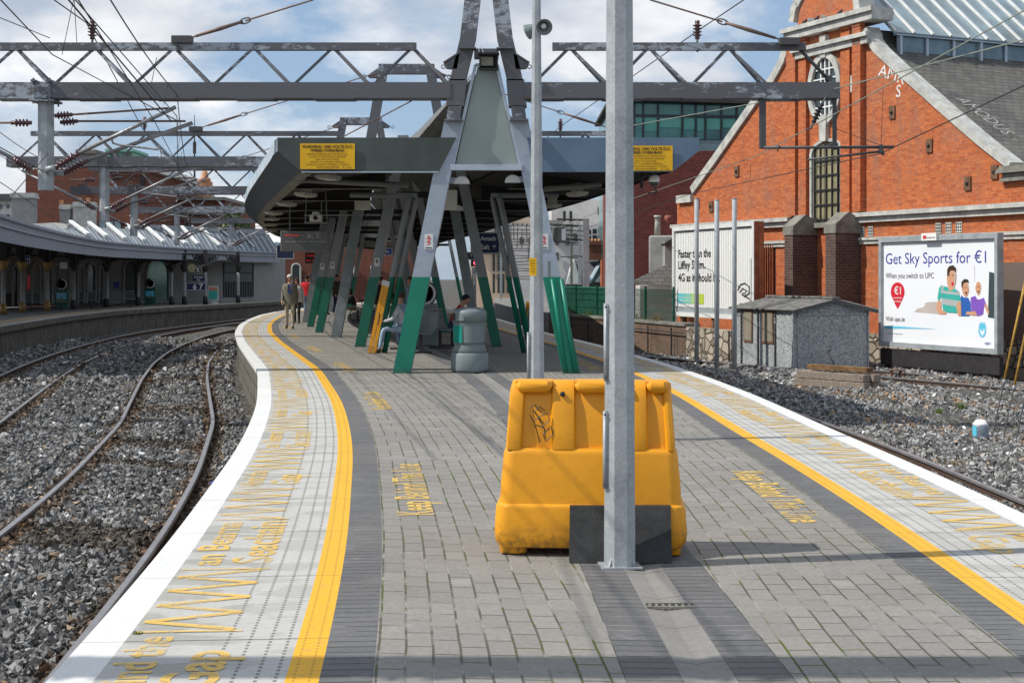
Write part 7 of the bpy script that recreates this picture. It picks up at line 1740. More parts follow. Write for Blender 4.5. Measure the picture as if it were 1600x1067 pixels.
tw = thing('office_block', 'distant pale office block with small windows at the left edge', 'office block', Vector((P(0, 400, 160).x, 160, -1.1))); mb = MB(); blk(mb, -60, 20, 312, 160, 20); mb.build('wall', 'renderw', tw); mb = MB(); blk(mb, -60, 22, 303, 159.5, 20, P(0, 313, 159.5).z); mb.build('roof', 'slateb', tw)
for x in (0, 12, -14, -28): win(tw, x-2, x+3, 319, 325, 159.9, 'glass', None); win(tw, x-2, x+3, 335, 341, 159.9, 'glass', None)
tw = thing('office_block', 'distant glass stair tower rising behind the slab roofed brick building', 'office block', Vector((P(235, 400, 170).x, 170, -1.1))); mb = MB(); blk(mb, 225, 238, 262, 170, 10); mb.build('wall', 'slatglass', tw)
# tree
def tree(c, h, rad, n, lbl, seed):
    t = thing('tree', lbl, 'tree', c); r_ = random.Random(seed); mb = MB(); c = Vector(c); top = c+Vector((0, 0, h))
    mb.tube([c, c+Vector((.1, 0, h*.5)), top-Vector((0, 0, rad))], [.3, .22, .1], 8); limbs = []
    for k in range(9):
        a = r_.random()*6.28; s_ = c+Vector((0, 0, h*(.4+.05*k))); e = s_+Vector((math.cos(a)*rad*.7, math.sin(a)*rad*.7, rad*.5)); mb.tube([s_, e], [.1, .03], 5); limbs.append(e)
    mb.build('trunk', 'timber', t); mb = MB()
    cl = [(top+Vector((r_.gauss(0, rad*.5), r_.gauss(0, rad*.5), r_.gauss(-rad*.4, rad*.45))), rad*(.22+.2*r_.random())) for _ in range(34)]
    for k in range(n):
        cc, rr = cl[k % len(cl)]; d = Vector((r_.gauss(0, 1), r_.gauss(0, 1), r_.gauss(0, 1))).normalized(); p = cc+d*rr*(.6+.4*r_.random()); u_ = Vector((r_.gauss(0, 1), r_.gauss(0, 1), r_.gauss(0, .6))).normalized(); v_ = d.cross(u_).normalized(); s_ = .10+.12*r_.random()
        mb.add([p-u_*s_, p+v_*s_*.6, p+u_*s_, p-v_*s_*.6], [(0, 1, 2, 3)])
    mb.build('crown', 'leaf', t)
tree((P(350, 400, 112).x, 112, -1), 6.6, 1.9, 7000, 'leafy green tree between the brown brick building and the platform canopy', 4)
# far end of the platform, seen under the canopy
fb = thing('brick_building', 'far brick station building with arched window seen under the left canopy', 'building', Vector((P(520, 400, 116).x, 116, -1.1)))
mb = MB(); blk(mb, 446, 640, 372, 116, 8); mb.build('wall', 'brick_red', fb)
def farwin(x0, x1, y0, y1, Y, m, par):
    a = P(x0, y1, Y); b = P(x1, y0, Y); r = (b.x-a.x)/2; mb = MB(); pts = [(a.x, a.z), (b.x, a.z)]+[(a.x+r+r*math.cos(q), b.z-r+r*math.sin(q)) for q in np.linspace(0, math.pi, 9)]
    mb.prism([Vector((x, Y-.03, z)) for x, z in pts], (0, -.03, 0)); o = mb.build('arched_window', m, par); mb = MB(); pp = [Vector((x, Y-.08, z)) for x, z in pts[1:]]+[Vector((a.x, Y-.08, a.z))]; mb.tube(pp, .08, 5); mb.build('arch_trim', 'stone', o)
farwin(456, 470, 412, 446, 115.9, 'glass', fb)
for x in (500, 540, 580): farwin(x, x+14, 412, 446, 115.9, 'glass', fb)
gl = thing('glazed_hall', 'pale blue glazed roof with white trusses beyond the far end of the opposite platform', 'station hall', Vector((P(420, 400, 121).x, 121, -1.1)))
mb = MB(); mb.prism([P(386, 470, 121), P(456, 470, 121), P(452, 400, 121), P(432, 378, 121), P(386, 392, 121)], (0, 4, 0)); M['skyglass'] = simple('pale sky reflecting glass', (0.30, 0.42, 0.55), 0.25, 0, .15, .6); mb.build('glazing', 'skyglass', gl)
mb = MB()
for (a, b) in (((388, 430), (440, 380)), ((388, 430), (456, 446)), ((410, 470), (450, 400)), ((388, 392), (456, 402)), ((386, 446), (456, 446)), ((400, 446), (430, 402)), ((430, 446), (402, 402)), ((386, 418), (456, 424))): mb.bar(P(*a, 120.8), P(*b, 120.8), .2, .2)
mb.build('truss', 'castiron', gl); mb = MB(); blk(mb, 386, 456, 452, 120.5, .4); mb.build('plinth_wall', 'render', gl)
# ================================================================ RIGHT BACKGROUND
# far right platform
mb = MB(); pl = [(2.25, 59), (1.9, 64), (.9, 70), (-.3, 80), (-1.2, 95), (-1.4, 112), (5, 112), (4.2, 80), (3.2, 59)]
mb.prism([Vector((x, y, 0)) for x, y in pl], (0, 0, -1.3)); struct(mb, 'platform', 'greypave')
of = thing('office_building', 'beige office building with tall narrow window strips seen between the right legs', 'office building', Vector((P(790, 400, 130).x, 130, -1.1)))
mb = MB(); blk(mb, 735, 838, 300, 130, 20); mb.build('wall', 'beige', of)
for y0, y1 in ((396, 424), (428, 458), (350, 385)):
    for k in range(9):
        x = 770+7.4*k; win(of, x, x+3.4, y0, y1, 129.9, 'glass', None)
mb = MB(); blk(mb, 735, 800, 300, 129.4, .5, P(0, 392, 129).z); mb.build('signal_gantry_wall', 'render', of)
wb = thing('white_building', 'blank white rendered gable building behind the overhead line masts', 'building', Vector((P(880, 400, 120).x, 120, -1.1)))
mb = MB(); blk(mb, 800, 908, 352, 120, 15); mb.build('wall', 'renderw', wb)
mb = MB(); mb.prism([P(878, 440, 119.9), P(908, 440, 119.9), P(908, 400, 119.9)], (0, -.05, 0)); mb.build('dark_roof', 'slateb', wb)
for (x0, x1, y0, y1) in ((868, 873, 372, 382), (868, 873, 396, 406), (884, 889, 372, 382), (897, 902, 366, 376), (812, 818, 372, 380), (826, 832, 372, 380)): win(wb, x0, x1, y0, y1, 119.9, 'glass', 'stonedk')
mb = MB(); blk(mb, 858, 880, 344, 119, 3, P(0, 356, 119).z); blk(mb, 846, 852, 336, 119, 2, P(0, 356, 119).z); mb.build('parapet_block', 'render', wb)
gb = thing('concrete_building', 'grey concrete building with a grid of square windows behind the brick chimney', 'building', Vector((P(940, 400, 140).x, 140, -1.1)))
mb = MB(); blk(mb, 862, 1000, 312, 150, 10); blk(mb, 905, 1000, 352, 140, 9); mb.build('wall', 'renderw', gb)
for r_ in range(5):
    for c_ in range(9): win(gb, 917+9*c_, 923.5+9*c_, 353+10*r_-1.2*c_+6, 360.5+10*r_-1.2*c_+6, 139.9, 'glass', None)
win(gb, 934, 947, 324, 336, 149.9, 'slateb', None); win(gb, 880, 884, 330, 346, 149.9, 'glass', None); win(gb, 890, 894, 330, 346, 149.9, 'glass', None)
sr = thing('slate_roofed_house', 'low house with blue grey slate roof and white bargeboards beyond the green fence', 'house', Vector((P(930, 440, 95).x, 95, -1.1)))
mb = MB(); blk(mb, 880, 990, 440, 95, 8); mb.build('wall', 'stonedk', sr)
mb = MB(); mb.prism([P(878, 441, 94.6), P(992, 441, 94.6), P(985, 400, 98), P(905, 402, 98)], (0, .1, .1), 0, lambda p: (p.x, p.z*1.6)); mb.build('roof', 'slateb', sr)
mb = MB(); mb.prism([P(884, 444, 94), P(908, 444, 94), P(897, 405, 94)], (0, 3, 0)); mb.build('gable', 'offwhite', sr)
mb = MB(); mb.bar(P(921, 441, 94.4), P(941, 406, 97), .25, .2); mb.build('valley', 'trim', sr)
t = thing('chimney', 'red brick chimney stack with a row of pots above the slate roof', 'chimney', P(931, 404, 96)); mb = MB(); blk(mb, 918, 945, 380, 96, 1.2, P(0, 406, 96).z); blk(mb, 916, 947, 378, 95.9, 1.4, P(0, 383, 96).z); mb.build('stack', 'brick_red', t)
for k in range(5): mb = MB(); mb.lathe([(.1, 0), (.09, .2)], P(920+5.5*k, 378, 96.5), 8); mb.build('chimney_pot', 'terracotta', t)
mb = MB(); blk(mb, 940, 953, 406, 80, 1.0); one(mb, 'brick_pier', 'brick_or', 'weathered orange brick pier rising beside the near lamp post', 'brick pier')
# maroon wall + glass building
mw = thing('brick_building', 'windowless maroon brick building below the teal glass office', 'building', Vector((P(1050, 440, 66).x, 66, -1.1)))
mb = MB(); a = P(968, 236, 66); b = P(1112, 236, 66); mb.prism([Vector((a.x, 66, -1.2)), Vector((b.x, 66, -1.2)), Vector((b.x+1.5, 66, a.z-.0)), Vector((b.x, 66, a.z)), Vector((a.x, 66, a.z))], (0, 12, 0), 0, lambda p: (p.x+p.y, p.z)); mb.build('wall', 'brick_mar', mw)
go = thing('glass_office', 'teal glass office block with flat overhanging roof left of the gable', 'office building', Vector((P(1080, 300, 85).x, 85, -1.1)))
YG = 85
mb = MB(); a = P(985, 250, YG); b = P(1200, 250, YG); mb.b2((P(958, 250, YG).x, YG, -1.2), (b.x, YG+14, P(0, 160, YG).z)); mb.build('glazing', 'teal', go)
mb = MB(); mb.prism([P(952, 151, YG-.8), P(1205, 158, YG-.8), P(1205, 163, YG-.8), P(952, 156, YG-.8)], (0, 15, 0)); mb.build('roof', 'slateb', go)
M['mull'] = simple('dark mullion', (0.035, 0.05, 0.055), .5); mb = MB()
for k, px in enumerate((986, 991, 1005, 1028, 1066, 1087, 1102, 1127, 1151, 1170)): mb.bar(P(px, 250, YG-.05), P(px, 158, YG-.05), .16, .12, 0, Vector((1, 0, 0)))
for py in (181, 219): mb.bar(P(960, py, YG-.06), P(1200, py+2, YG-.06), .12, .16)
mb.build('mullions', 'mull', go)
M['tealpale'] = simple('pale green lit glazing', (0.10, 0.36, 0.30), .2, 0, .2, .5)
for (x0, x1, y0, y1) in ((991.5, 1003.5, 183, 192), (1006.5, 1026, 183, 206), (1030, 1064, 183, 200), (1068, 1085, 184, 203), (1089, 1100, 185, 205), (1104, 1125, 186, 203), (1129, 1149, 187, 200)):
    mb = MB(); a = P(x0, y1, YG); b = P(x1, y0, YG); mb.b2((a.x, YG-.03, a.z), (b.x, YG-.06, b.z)); mb.build('window_blind', 'tealpale', go)
mb = MB(); mb.bar(P(1090, 221, 80), P(1130, 221, 80), .05, .05); mb.prism([P(1090, 222, 80), P(1130, 222, 80), P(1130, 238, 80), P(1090, 238, 80)], (0, .04, 0)); one(mb, 'glass_balustrade', 'slatglass', 'glass balustrade on the flat roof before the teal office', 'balustrade')
t = thing('chimney', 'grey rendered chimney with a cream pot and a red pot', 'chimney', P(1034, 430, 57)); mb = MB(); a = P(1017, 445, 57); b = P(1057, 368, 57)
mb.box(((a.x+b.x)/2, 57.4, (b.z-.2)/2), (b.x-a.x, .9, b.z+.2), R_(-12), 0, 0, .06); mb.build('stack', 'render', t)
mb = MB(); mb.lathe([(.14, 0), (.11, .5), (.11, .68), (.15, .70), (.15, .78)], P(1027.5, 367, 57.4), 12); mb.build('chimney_pot', 'cream', t)
M['redpot'] = simple('red clay pot', (0.3, 0.09, 0.07), .8, 0, .2, 5); mb = MB(); mb.lathe([(.15, 0), (.12, .35), (.1, .5), (.15, .62), (.16, .70), (.12, .78)], P(1044, 367, 57.5), 12); mb.build('chimney_pot', 'redpot', t)
sh = thing('shed', 'dilapidated lean-to shed with broken slate roof left of the slatted billboard', 'shed', Vector((P(1030, 480, 55).x, 55, -.5)))
mb = MB(); mb.prism([P(990, 443, 54), P(1062, 408, 56.5), P(1066, 446, 55), P(1060, 452, 54)], (0, .1, .12), 0, lambda p: (p.x, p.z*1.5)); mb.build('roof', 'slate', sh); mb = MB(); blk(mb, 1000, 1062, 446, 55.5, 2); mb.build('wall', 'renderw', sh)
mb = MB(); blk(mb, 1039, 1058, 378, 56, 2); mb.build('gable_wall', 'render', sh); mb = MB(); mb.prism([P(1037, 381, 55.8), P(1050, 373, 55.8), P(1060, 379, 55.8), P(1060, 382, 55.8)], (0, 2.2, 0)); mb.build('coping', 'slate', sh)
# retaining wall and green fence
ra, rb = Vector((5.75, 47, 0)), Vector((1.6, 62, 0)); rd = (rb-ra).normalized(); rn = Vector((-rd.y, rd.x, 0)); rn = -rn if rn.y > 0 else rn
uvr = lambda p: ((Vector((p.x, p.y, 0))-ra).dot(rd), p.z)
mb = MB(); mb.prism([ra+Vector((0, 0, -1.3)), rb+Vector((0, 0, -1.3)), rb+Vector((0, 0, .02)), ra+Vector((0, 0, .02))], -rn*.5, 0, uvr); rw = thing('retaining_wall', 'low brown brick retaining wall below the green fence', 'wall', ra); mb.build('wall', 'brick_br', rw)
mb = MB(); mb.prism([ra+rn*.05+Vector((0, 0, .02)), rb+rn*.05+Vector((0, 0, .02)), rb+rn*.05+Vector((0, 0, .12)), ra+rn*.05+Vector((0, 0, .12))], -rn*.55, 0); mb.build('coping', 'stonedk', rw)
mb = MB(); r0 = ra-rd*3.6; mb.prism([ra+Vector((0, 0, -1.3)), r0+Vector((0, 0, -1.3)), r0+Vector((0, 0, .0)), ra+Vector((0, 0, .0))], -rn*.4, 0, uvr); mb.build('rubble_end', 'rubble', rw)
mb = MB()
for k in range(6): p = ra+rd*(1.0+2.2*k)+rn*.12; mb.tube([p+Vector((0, 0, -1.0)), p+Vector((0, 0, -.05))], .025, 6)
mb.tube([ra+rn*.12+Vector((0, 0, -.2)), rb+rn*.12+Vector((0, 0, -.2))], .02, 6); mb.build('cable_rail', 'castiron', rw)
ra = ra+rd*1.7
fn = thing('mesh_fence', 'dark green welded mesh fence on top of the brick retaining wall', 'fence', ra+Vector((0, 0, .1)))
Lf = (rb-ra).length; mb = MB()
for k in range(int(Lf/.075)): p = ra-rn*.25+rd*(.075*k); mb.bar(p+Vector((0, 0, .12)), p+Vector((0, 0, 1.22)), .012, .012, 0, rd)
for z in (.15, .45, .75, 1.0, 1.2): mb.bar(ra-rn*.25+Vector((0, 0, z)), rb-rn*.25+Vector((0, 0, z)), .016, .016)
mb.build('mesh_panel', 'fence', fn)
for k in range(6):
    p = ra-rn*.25+rd*(2.7*k); mb = MB(); mb.bar(p+Vector((0, 0, .1)), p+Vector((0, 0, 1.32)), .07, .07, 0, rd); mb.build('post', 'fence', fn)
mb = MB(); a_ = ra+rd*5.5-rn*.28; mb.prism([a_+Vector((0, 0, .14)), rb-rn*.28+Vector((0, 0, .14)), rb-rn*.28+Vector((0, 0, 1.26)), a_+Vector((0, 0, 1.26))], -rn*.02); M['screen'] = simple('green debris netting', (0.02, 0.13, 0.09), .8, 0, .3, 2); mb.build('screen_sheet', 'screen', fn)
r_ = random.Random(11)
for k in range(5): tuft(ra+rd*(1.2+2.5*k)-rn*.1+Vector((0, 0, .12)), 90, .28, 'grass' if k % 2 else 'dryplant', ['weeds on the wall coping nearest the slatted billboard', 'green weeds on the wall coping just right of the near lamp post', 'dry weeds on the wall coping behind the near lamp post', 'green weeds on the wall coping left of the near lamp post', 'dry weeds on the far left end of the wall coping'][k], 20+k, 'weed', .5)
# masts in the middle distance
def mast(px, Y, y0, y1, w, lbl, m='galv', arms=True):
    b = P(px, y1, Y); tpt = P(px, y0, Y); t = thing('overhead_line_mast', lbl, 'mast', Vector((b.x, Y, b.z))); mb = MB(); mb.bar(b, tpt, w, w, 0, Vector((1, 0, 0))); mb.build('post', m, t)
    if arms:
        mb = MB()
        for (dy, l, r) in ((.02, -1.6, .05), (.3, -1.5, .03), (.55, -.7, .03)): z = tpt.z-(tpt.z-b.z)*dy; mb.tube([Vector((b.x, Y, z)), Vector((b.x+l, Y, z+.06))], r, 5)
        for k in range(4): z = tpt.z-.3-.28*k; mb.tube([Vector((b.x-1.5+.25*k, Y, z)), Vector((b.x+.2, Y, z-.1))], .02, 4)
        mb.build('arm', 'castiron', t)
mast(893, 90, 350, 445, .16, 'leftmost overhead mast with cross arms before the white building', 'stonedk'); mast(906, 86, 352, 445, .2, 'middle pale overhead mast before the white building'); mast(915.5, 78, 342, 450, .34, 'thick galvanised overhead mast beside the brick chimney')
mast(783, 100, 395, 468, .16, 'slim grey mast before the beige office building', 'galv', False)
# tangle of distant overhead wires between the right legs
mb = MB(); r_ = random.Random(5)
for k in range(17):
    y = 352+5.2*k; mb.tube([P(775, y+r_.uniform(-2, 2), 105), P(858, y+r_.uniform(-3, 3), 96)], .03, 4)
for k in range(13): x = 776+6.6*k; mb.tube([P(x, 350+r_.uniform(-6, 10), 104), P(x+r_.uniform(-4, 4), 388+r_.uniform(-12, 30), 104)], .03, 4)
o = one(mb, 'overhead_wires', 'wire', 'tangle of far overhead wires and droppers between the right legs', 'wires'); o['kind'] = 'stuff'
# red signal
t = thing('railway_signal', 'railway signal showing red light seen between the right legs', 'signal', P(741, 470, 70)); c = P(741, 411, 70); mb = MB(); mb.box(c, (.32, .25, .34)); mb.build('head', 'black', t); mb = MB(); mb.lathe([(.09, 0), (.09, .02)], c+Vector((.06, -.13, 0)), 14, 0, Vector((0, -1, 0))); M['redlamp'] = emis('red signal lamp', (1, .04, .08), 9); mb.build('lamp', 'redlamp', t)
mb = MB(); mb.bar(P(741, 418, 70), P(741, 472, 70), .2, .2, 0, Vector((1, 0, 0))); mb.build('post', 'galv', t); mb = MB(); mb.bar(P(741, 428, 69.8), P(741, 445, 69.8), .35, .1, 0, Vector((1, 0, 0))); mb.build('plate', 'offwhite', t)
mb = MB(); c = G(822, 483, 0); mb.lathe([(.09, 0), (.1, .25), (.07, .35), (.02, .4)], Vector((.75, 68, .1)), 12); mb.tube([(.75, 68, -.2), (.75, 68, .12)], .03, 6); one(mb, 'marker_light', 'grit', 'small orange marker beyond the right platform edge', 'marker')

# unseen block added left of the picture to shade the farther left track
wh = thing('shade_block', 'tall plain brick block added outside the left of the view to shade the tracks', 'building', Vector((-24, 43, -1.1)))
mb = MB(); mb.b2((-27, 35.5, -1.2), (-20.3, 52, 9.6)); mb.b2((-27, 35.2, 9.6), (-20.0, 52.3, 9.9)); mb.build('wall', 'brick_red', wh)
# ================================================================ PEOPLE AND BENCHES
def cm(n, c, r=.85): 
    if n not in M: M[n] = simple(n, c, r, 0, .18, 7)
    return n
SKIN = cm('skin', (0.50, 0.27, 0.18), .6)
BONES = [('pelvis', 'belly'), ('belly', 'chest'), ('chest', 'nb'), ('nb', 'neck'), ('neck', 'head'), ('head', 'top'), ('head', 'chin')]
for s_ in 'lr': BONES += [('chest', 'sh'+s_), ('sh'+s_, 'el'+s_), ('el'+s_, 'wr'+s_), ('wr'+s_, 'ha'+s_), ('pelvis', 'hp'+s_), ('hp'+s_, 'kn'+s_), ('kn'+s_, 'an'+s_), ('an'+s_, 'to'+s_)]
RAD = dict(pelvis=.125, belly=.125, chest=.14, nb=.075, neck=.055, head=.088, top=.07, chin=.05, sh=.07, el=.047, wr=.032, ha=.03, hp=.095, kn=.062, an=.045, to=.04)
def stand(stride=0.0, arm=0.0):
    j = dict(pelvis=(0, 0, .95), belly=(0, 0, 1.09), chest=(0, .01, 1.29), nb=(0, .01, 1.45), neck=(0, 0, 1.52), head=(0, -.015, 1.63), top=(0, .01, 1.70), chin=(0, -.06, 1.575))
    for s_, x in (('l', -1), ('r', 1)):
        f = stride*x
        j.update({'sh'+s_: (.175*x, .01, 1.40), 'el'+s_: (.235*x, .02+f*.12+.03, 1.13), 'wr'+s_: (.24*x, -.05+f*.25, .90), 'ha'+s_: (.235*x, -.08+f*.28, .83), 'hp'+s_: (.09*x, 0, .90), 'kn'+s_: (.10*x, -.03-f*.18, .50), 'an'+s_: (.10*x, .03-f*.30, .08+max(0, -f)*.06), 'to'+s_: (.12*x, -.12-f*.30, .035+max(0, -f)*.0)})
    return j
def sit(lean=.1, arms='lap', fold=0.0):
    j = dict(pelvis=(0, .05, .53), belly=(0, .02-lean*.4, .66), chest=(0, .0-lean, .86), nb=(0, -lean*1.5, 1.01), neck=(0, -lean*1.75, 1.08), head=(0, -.03-lean*2.1, 1.18-lean*.2), top=(0, -.01-lean*2.1, 1.25-lean*.2), chin=(0, -.09-lean*2.1, 1.12-lean*.2))
    for s_, x in (('l', -1), ('r', 1)):
        j.update({'sh'+s_: (.17*x, -lean*1.3, .96), 'el'+s_: (.22*x, -.12-lean*1.3, .73), 'wr'+s_: (.12*x, -.33-lean, .68), 'ha'+s_: (.10*x, -.40-lean, .67), 'hp'+s_: (.09*x, .0, .50), 'kn'+s_: (.12*x, -.44, .52), 'an'+s_: (.12*x, -.42-fold*x, .09), 'to'+s_: (.13*x, -.57-fold*x, .04)})
    return j
def person(lbl, loc, rz, joints, h, wear, hair=None, coat=None, hairlong=False, extra=None):
    """wear : top, legs, shoes materials; coat : (mat, z0, z1, width)"""
    t = thing('person', lbl, 'person', Vector(loc)); k = h/1.77; Rm = Matrix.Rotation(rz, 3, 'Z')
    names = list(joints); co = [Vector(joints[n])*k for n in names]
    me = bpy.data.meshes.new('sk'); ix = {n: i for i, n in enumerate(names)}
    me.from_pydata([tuple(c) for c in co], [(ix[a], ix[b]) for a, b in BONES], []); ob = bpy.data.objects.new('sk', me); COL.objects.link(ob)
    md = ob.modifiers.new('s', 'SKIN'); md.use_smooth_shade = True; sub = ob.modifiers.new('u', 'SUBSURF'); sub.levels = 2; sub.render_levels = 2
    for n in names:
        key = n if n in RAD else n[:2]; r = RAD[key]*k; v = me.skin_vertices[0].data[ix[n]]; v.radius = (r, r); v.use_root = (n == 'pelvis')
    dg = bpy.context.evaluated_depsgraph_get(); m2 = bpy.data.meshes.new_from_object(ob.evaluated_get(dg)); bpy.data.objects.remove(ob); bpy.data.meshes.remove(me)
    top, legs, shoes = wear[:3]; mats = [SKIN, top, legs, shoes, wear[3] if len(wear) > 3 else top]
    def region(p):
        best = None
        for a, b in BONES:
            A, B = co[ix[a]], co[ix[b]]; ab = B-A; f = max(0, min(1, (p-A).dot(ab)/max(ab.length_squared, 1e-9))); d = (p-(A+ab*f)).length
            if best is None or d < best[0]: best = (d, a, b)
        a, b = best[1], best[2]
        if b in ('head', 'top', 'chin') or b == 'neck': return 0
        if b[:2] == 'ha': return 0
        if b[:2] == 'to': return 3
        if b[:2] in ('kn', 'an', 'hp'): return 2
        if a in ('belly', 'chest', 'pelvis') and b in ('belly', 'chest', 'nb'): return 4
        return 1
    vs = [Rm @ v.co for v in m2.vertices]; mb = MB()
    for p in m2.polygons: mb.f.append(tuple(p.vertices)); mb.mi.append(region(p.center)); mb.sm.append(True)
    mb.v = [v+Vector(loc) for v in vs]; bpy.data.meshes.remove(m2)
    L_ = lambda p: Rm @ (Vector(p)*k)+Vector(loc)
    # hands : palm and five fingers, nose, ears, eyes
    for s_, x in (('l', -1), ('r', 1)):
        w = Vector(joints['wr'+s_]); hnd = Vector(joints['ha'+s_]); d = (hnd-w).normalized(); side = Vector((0, 1, 0)) if abs(d.z) > .6 else Vector((1, 0, 0))
        side = (side-d*side.dot(d)).normalized(); nrm = d.cross(side)
        for q_, ln in ((-.03, .062), (-.01, .075), (.01, .07), (.03, .055)):
            a = hnd+side*q_+d*.01; b = a+d*ln*.5+nrm*.004; c = b+d*ln*.45-nrm*.016*x; mb.tube([L_(a), L_(b), L_(c)], [.010*k, .009*k, .006*k], 6, 0)
        a = w.lerp(hnd, .5)-side*.028; mb.tube([L_(a), L_(a-side*.022+d*.025), L_(a-side*.02+d*.055)], [.011*k, .010*k, .007*k], 6, 0)
    hd = Vector(joints['head']); tp = Vector(joints['top']); fw_ = (Vector(joints['chin'])-hd); fw_ = Vector((fw_.x, fw_.y, 0)).normalized(); sd_ = Vector((-fw_.y, fw_.x, 0)); up_ = Vector((0, 0, 1))
    mb.tube([L_(hd+fw_*.078+up_*.012), L_(hd+fw_*.103-up_*.018), L_(hd+fw_*.082-up_*.022)], [.007*k, .014*k, .012*k], 6, 0)
    for q_ in (-1, 1): mb.tube([L_(hd+sd_*q_*.083+up_*.02), L_(hd+sd_*q_*.094-up_*.0), L_(hd+sd_*q_*.084-up_*.03)], [.01*k, .016*k, .009*k], 6, 0)
    o = MB.build(mb, 'body', mats, t)
    mb = MB()
    for q_ in (-1, 1): mb.lathe([(.010*k, 0), (.008*k, .004)], L_(hd+fw_*.083+sd_*q_*.03+up_*.01), 8, 0, (Rm @ fw_).normalized())
    mb.tube([L_(hd+fw_*.082-sd_*.022-up_*.042), L_(hd+fw_*.088-up_*.045), L_(hd+fw_*.082+sd_*.022-up_*.042)], .004*k, 5); mb.build('facial_features', 'hair print', t)
    if hair:
        mb = MB(); c = hd+up_*.025-fw_*.018; n = 14; prof = []
        vs_ = []
        for i in range(7):
            th_ = i/6*(math.pi*.5); 
            for q_ in range(n):
                a = 2*math.pi*q_/n; dirv = fw_*math.cos(a)+sd_*math.sin(a); back = -math.cos(a)
                low = (-.015 if math.cos(a) > .3 else (-.06 if not hairlong else -.17)) if i == 0 else 0
                r_ = .098*math.cos(th_) if i else (.094 if not hairlong or math.cos(a) > .3 else .10)
                vs_.append(L_(c+dirv*r_+up_*(.035 + .082*math.sin(th_)+low)))
        fs_ = [(i*n+q_, i*n+(q_+1) % n, (i+1)*n+(q_+1) % n, (i+1)*n+q_) for i in range(6) for q_ in range(n)]
        mb.add(vs_, fs_, 0, True); mb.build('hair', hair, t)
    if coat:
        m_, z0, z1, w_ = coat; mb = MB(); rows = []
        lv = [(z0, w_*.92, .27), (z0+.12, w_*.9, .26), ((z0+z1)/2, w_*.86, .25), (z1-.12, w_*.92, .26), (z1-.03, w_*.85, .22), (z1, w_*.5, .16)]
        c_ = Vector(joints['chest']); pv = Vector(joints['pelvis']); n = 24; vs_ = []
        for (z, ww, dd) in lv:
            f = (z-pv.z)/(c_.z-pv.z); cx = pv.x+(c_.x-pv.x)*f; cy = pv.y+(c_.y-pv.y)*f
            for q_ in range(n):
                a = 2*math.pi*q_/n; vs_.append(L_((cx+math.cos(a)*ww/2*(1+.02*math.sin(5*a)), cy+math.sin(a)*dd/2, z)))
        fs_ = []
        for i in range(len(lv)-1):
            for q_ in range(n):
                ang = (q_+.5)/n*360
                if extra and 250 < ang < 285 and i >= 2: continue
                fs_.append((i*n+q_, i*n+(q_+1) % n, (i+1)*n+(q_+1) % n, (i+1)*n+q_))
        mb.add(vs_, fs_, 0, True); mb.build('jacket', m_, t)
    return t
cm('khaki jacket', (0.20, 0.185, 0.15)); cm('blue shirt', (0.10, 0.16, 0.42)); cm('beige trousers', (0.42, 0.36, 0.27)); cm('brown shoes', (0.05, 0.03, 0.02)); cm('white hair', (0.6, 0.58, 0.55)); cm('brown hair', (0.07, 0.04, 0.025)); cm('black hair', (0.015, 0.012, 0.012))
cm('red cloth', (0.62, 0.02, 0.03)); cm('jeans', (0.17, 0.25, 0.38)); cm('dark coat', (0.02, 0.022, 0.025)); cm('olive brown coat', (0.07, 0.06, 0.045)); cm('navy cloth', (0.02, 0.03, 0.08)); cm('pale top', (0.55, 0.53, 0.5)); cm('grey tee', (0.5, 0.52, 0.55)); cm('denim shirt', (0.22, 0.29, 0.38)); cm('light jeans', (0.32, 0.42, 0.55)); cm('tan boots', (0.25, 0.16, 0.1)); cm('maroon cloth', (0.30, 0.035, 0.03)); cm('taupe cloth', (0.3, 0.26, 0.21))
def FP(px, py, dz=0): return G(px, py, 0)
person('grey haired man walking towards the camera in an open olive jacket and beige trousers', FP(453, 514.5), R_(6), stand(.55), 1.74, ('khaki jacket', 'beige trousers', 'brown shoes', 'blue shirt'), 'white hair', ('khaki jacket', .82, 1.47, .54), False, True)
# sleeves of his jacket follow the arms
person('brown haired woman walking just behind the grey haired man', P(464, 0, 50).to_2d().to_3d(), R_(-8), stand(.3), 1.62, ('pale top', 'dark coat', 'brown shoes'), 'brown hair', ('pale top', .85, 1.46, .5), True)
person('person in a bright red jacket and jeans seen from behind on the platform', FP(479.5, 494), R_(172), stand(.35), 1.72, ('red cloth', 'jeans', 'brown shoes'), 'black hair', ('red cloth', .88, 1.48, .58))
person('dark haired man standing just beyond the person in the red jacket', P(484, 0, 64).to_2d().to_3d(), R_(165), stand(.1), 1.8, ('dark coat', 'dark coat', 'brown shoes'), 'brown hair', ('dark coat', .85, 1.47, .5))
person('person in a black coat half hidden behind the green frame legs', FP(511, 492), R_(95), stand(.1), 1.75, ('dark coat', 'navy cloth', 'brown shoes'), 'black hair', ('dark coat', .8, 1.47, .5))
person('person in an olive brown coat and navy trousers beside the bare steel leg', FP(526, 492), R_(60), stand(.2), 1.78, ('olive brown coat', 'navy cloth', 'tan boots'), 'brown hair', ('olive brown coat', .8, 1.47, .54))
person('dark jacketed man standing behind the yellow barrier arms', P(594, 0, 44).to_2d().to_3d(), R_(200), stand(.1), 1.68, ('dark coat', 'taupe cloth', 'brown shoes'), 'brown hair', ('dark coat', .85, 1.47, .5))
person('person holding a phone to the ear behind the first frame leg', P(641, 0, 41).to_2d().to_3d(), R_(-60), (lambda j: (j.update({'elr': (.3, -.12, 1.22), 'wrr': (.2, -.12, 1.48), 'har': (.15, -.1, 1.56)}), j)[1])(stand(.1)), 1.68, ('denim shirt', 'navy cloth', 'brown shoes'), 'brown hair')
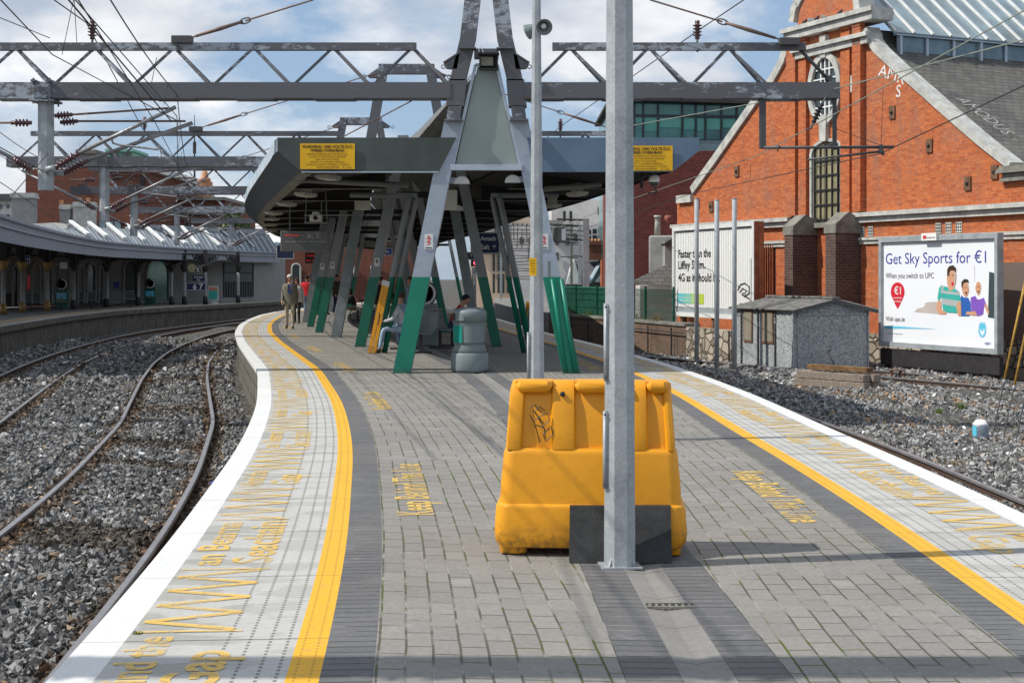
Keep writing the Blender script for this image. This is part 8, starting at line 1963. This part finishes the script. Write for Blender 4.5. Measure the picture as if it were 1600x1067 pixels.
person('woman in dark top seated on the bench by the bare steel leg', P(554, 0, 53).to_2d().to_3d(), R_(-75), sit(.08), 1.66, ('dark coat', 'taupe cloth', 'brown shoes'), 'black hair', None, True)
person('man in pale tee shirt and light jeans seated with crossed legs behind the first frame', P(628, 0, 31.2).to_2d().to_3d(), R_(-72), sit(.10, 'lap', .10), 1.78, ('grey tee', 'light jeans', 'tan boots'), 'brown hair')
person('man in denim shirt seated with his back turned behind the crossed legs', P(625, 0, 33.5).to_2d().to_3d(), R_(175), sit(.05), 1.76, ('denim shirt', 'jeans', 'brown shoes'), 'brown hair')
person('man in dark red shirt sitting bent forward beyond the round litter bin', P(706, 0, 33.2).to_2d().to_3d(), R_(78), sit(.16), 1.72, ('maroon cloth', 'navy cloth', 'brown shoes'), 'black hair')
bench_simple(P(632, 0, 31.2).to_2d().to_3d()+Vector((.1, .45, 0)), R_(-72), 'wire bench carrying the seated men behind the first frame leg', 2.4)
bench_simple(P(700, 0, 33.2).to_2d().to_3d()+Vector((-.05, .2, 0)), R_(78), 'curved wire bench of the bent forward man beyond the round litter bin', 1.5)
bench_simple(P(560, 0, 53).to_2d().to_3d()+Vector((.05, .4, 0)), R_(-75), 'wire bench of the seated woman under the left canopy', 1.9)
mb = MB(); c = P(556, 0, 50.5).to_2d().to_3d()
t = thing('folding_bicycle', 'small wheeled bicycle parked between the green leg and the seated woman', 'bicycle', c)
for dx in (-.05, .75):
    mb = MB(); w_ = c+Vector((dx+.1, .0, .3)); mb.tube([w_+Vector((math.cos(a)*.27, 0, math.sin(a)*.27)) for a in np.linspace(0, 6.283, 17)], .022, 6)
    for k in range(6): a = k*math.pi/6; mb.tube([w_-Vector((math.cos(a)*.26, 0, math.sin(a)*.26)), w_+Vector((math.cos(a)*.26, 0, math.sin(a)*.26))], .004, 4)
    mb.build('wheel', 'castiron', t)
mb = MB(); mb.tube([c+Vector((.05, 0, .3)), c+Vector((.3, 0, .35)), c+Vector((.75, 0, .6)), c+Vector((.7, 0, .95))], .022, 6); mb.tube([c+Vector((.3, 0, .32)), c+Vector((.2, 0, .8))], .02, 6); mb.tube([c+Vector((.75, 0, .6)), c+Vector((.85, 0, .3))], .02, 6); mb.build('frame', 'polybin', t)
mb = MB(); mb.box(c+Vector((.2, 0, .82)), (.24, .12, .05), 0, 0, 0, .02); mb.build('saddle', 'black', t); mb = MB(); mb.tube([c+Vector((.7, -.25, .95)), c+Vector((.7, .25, .95))], .015, 6); mb.build('handlebar', 'castiron', t)
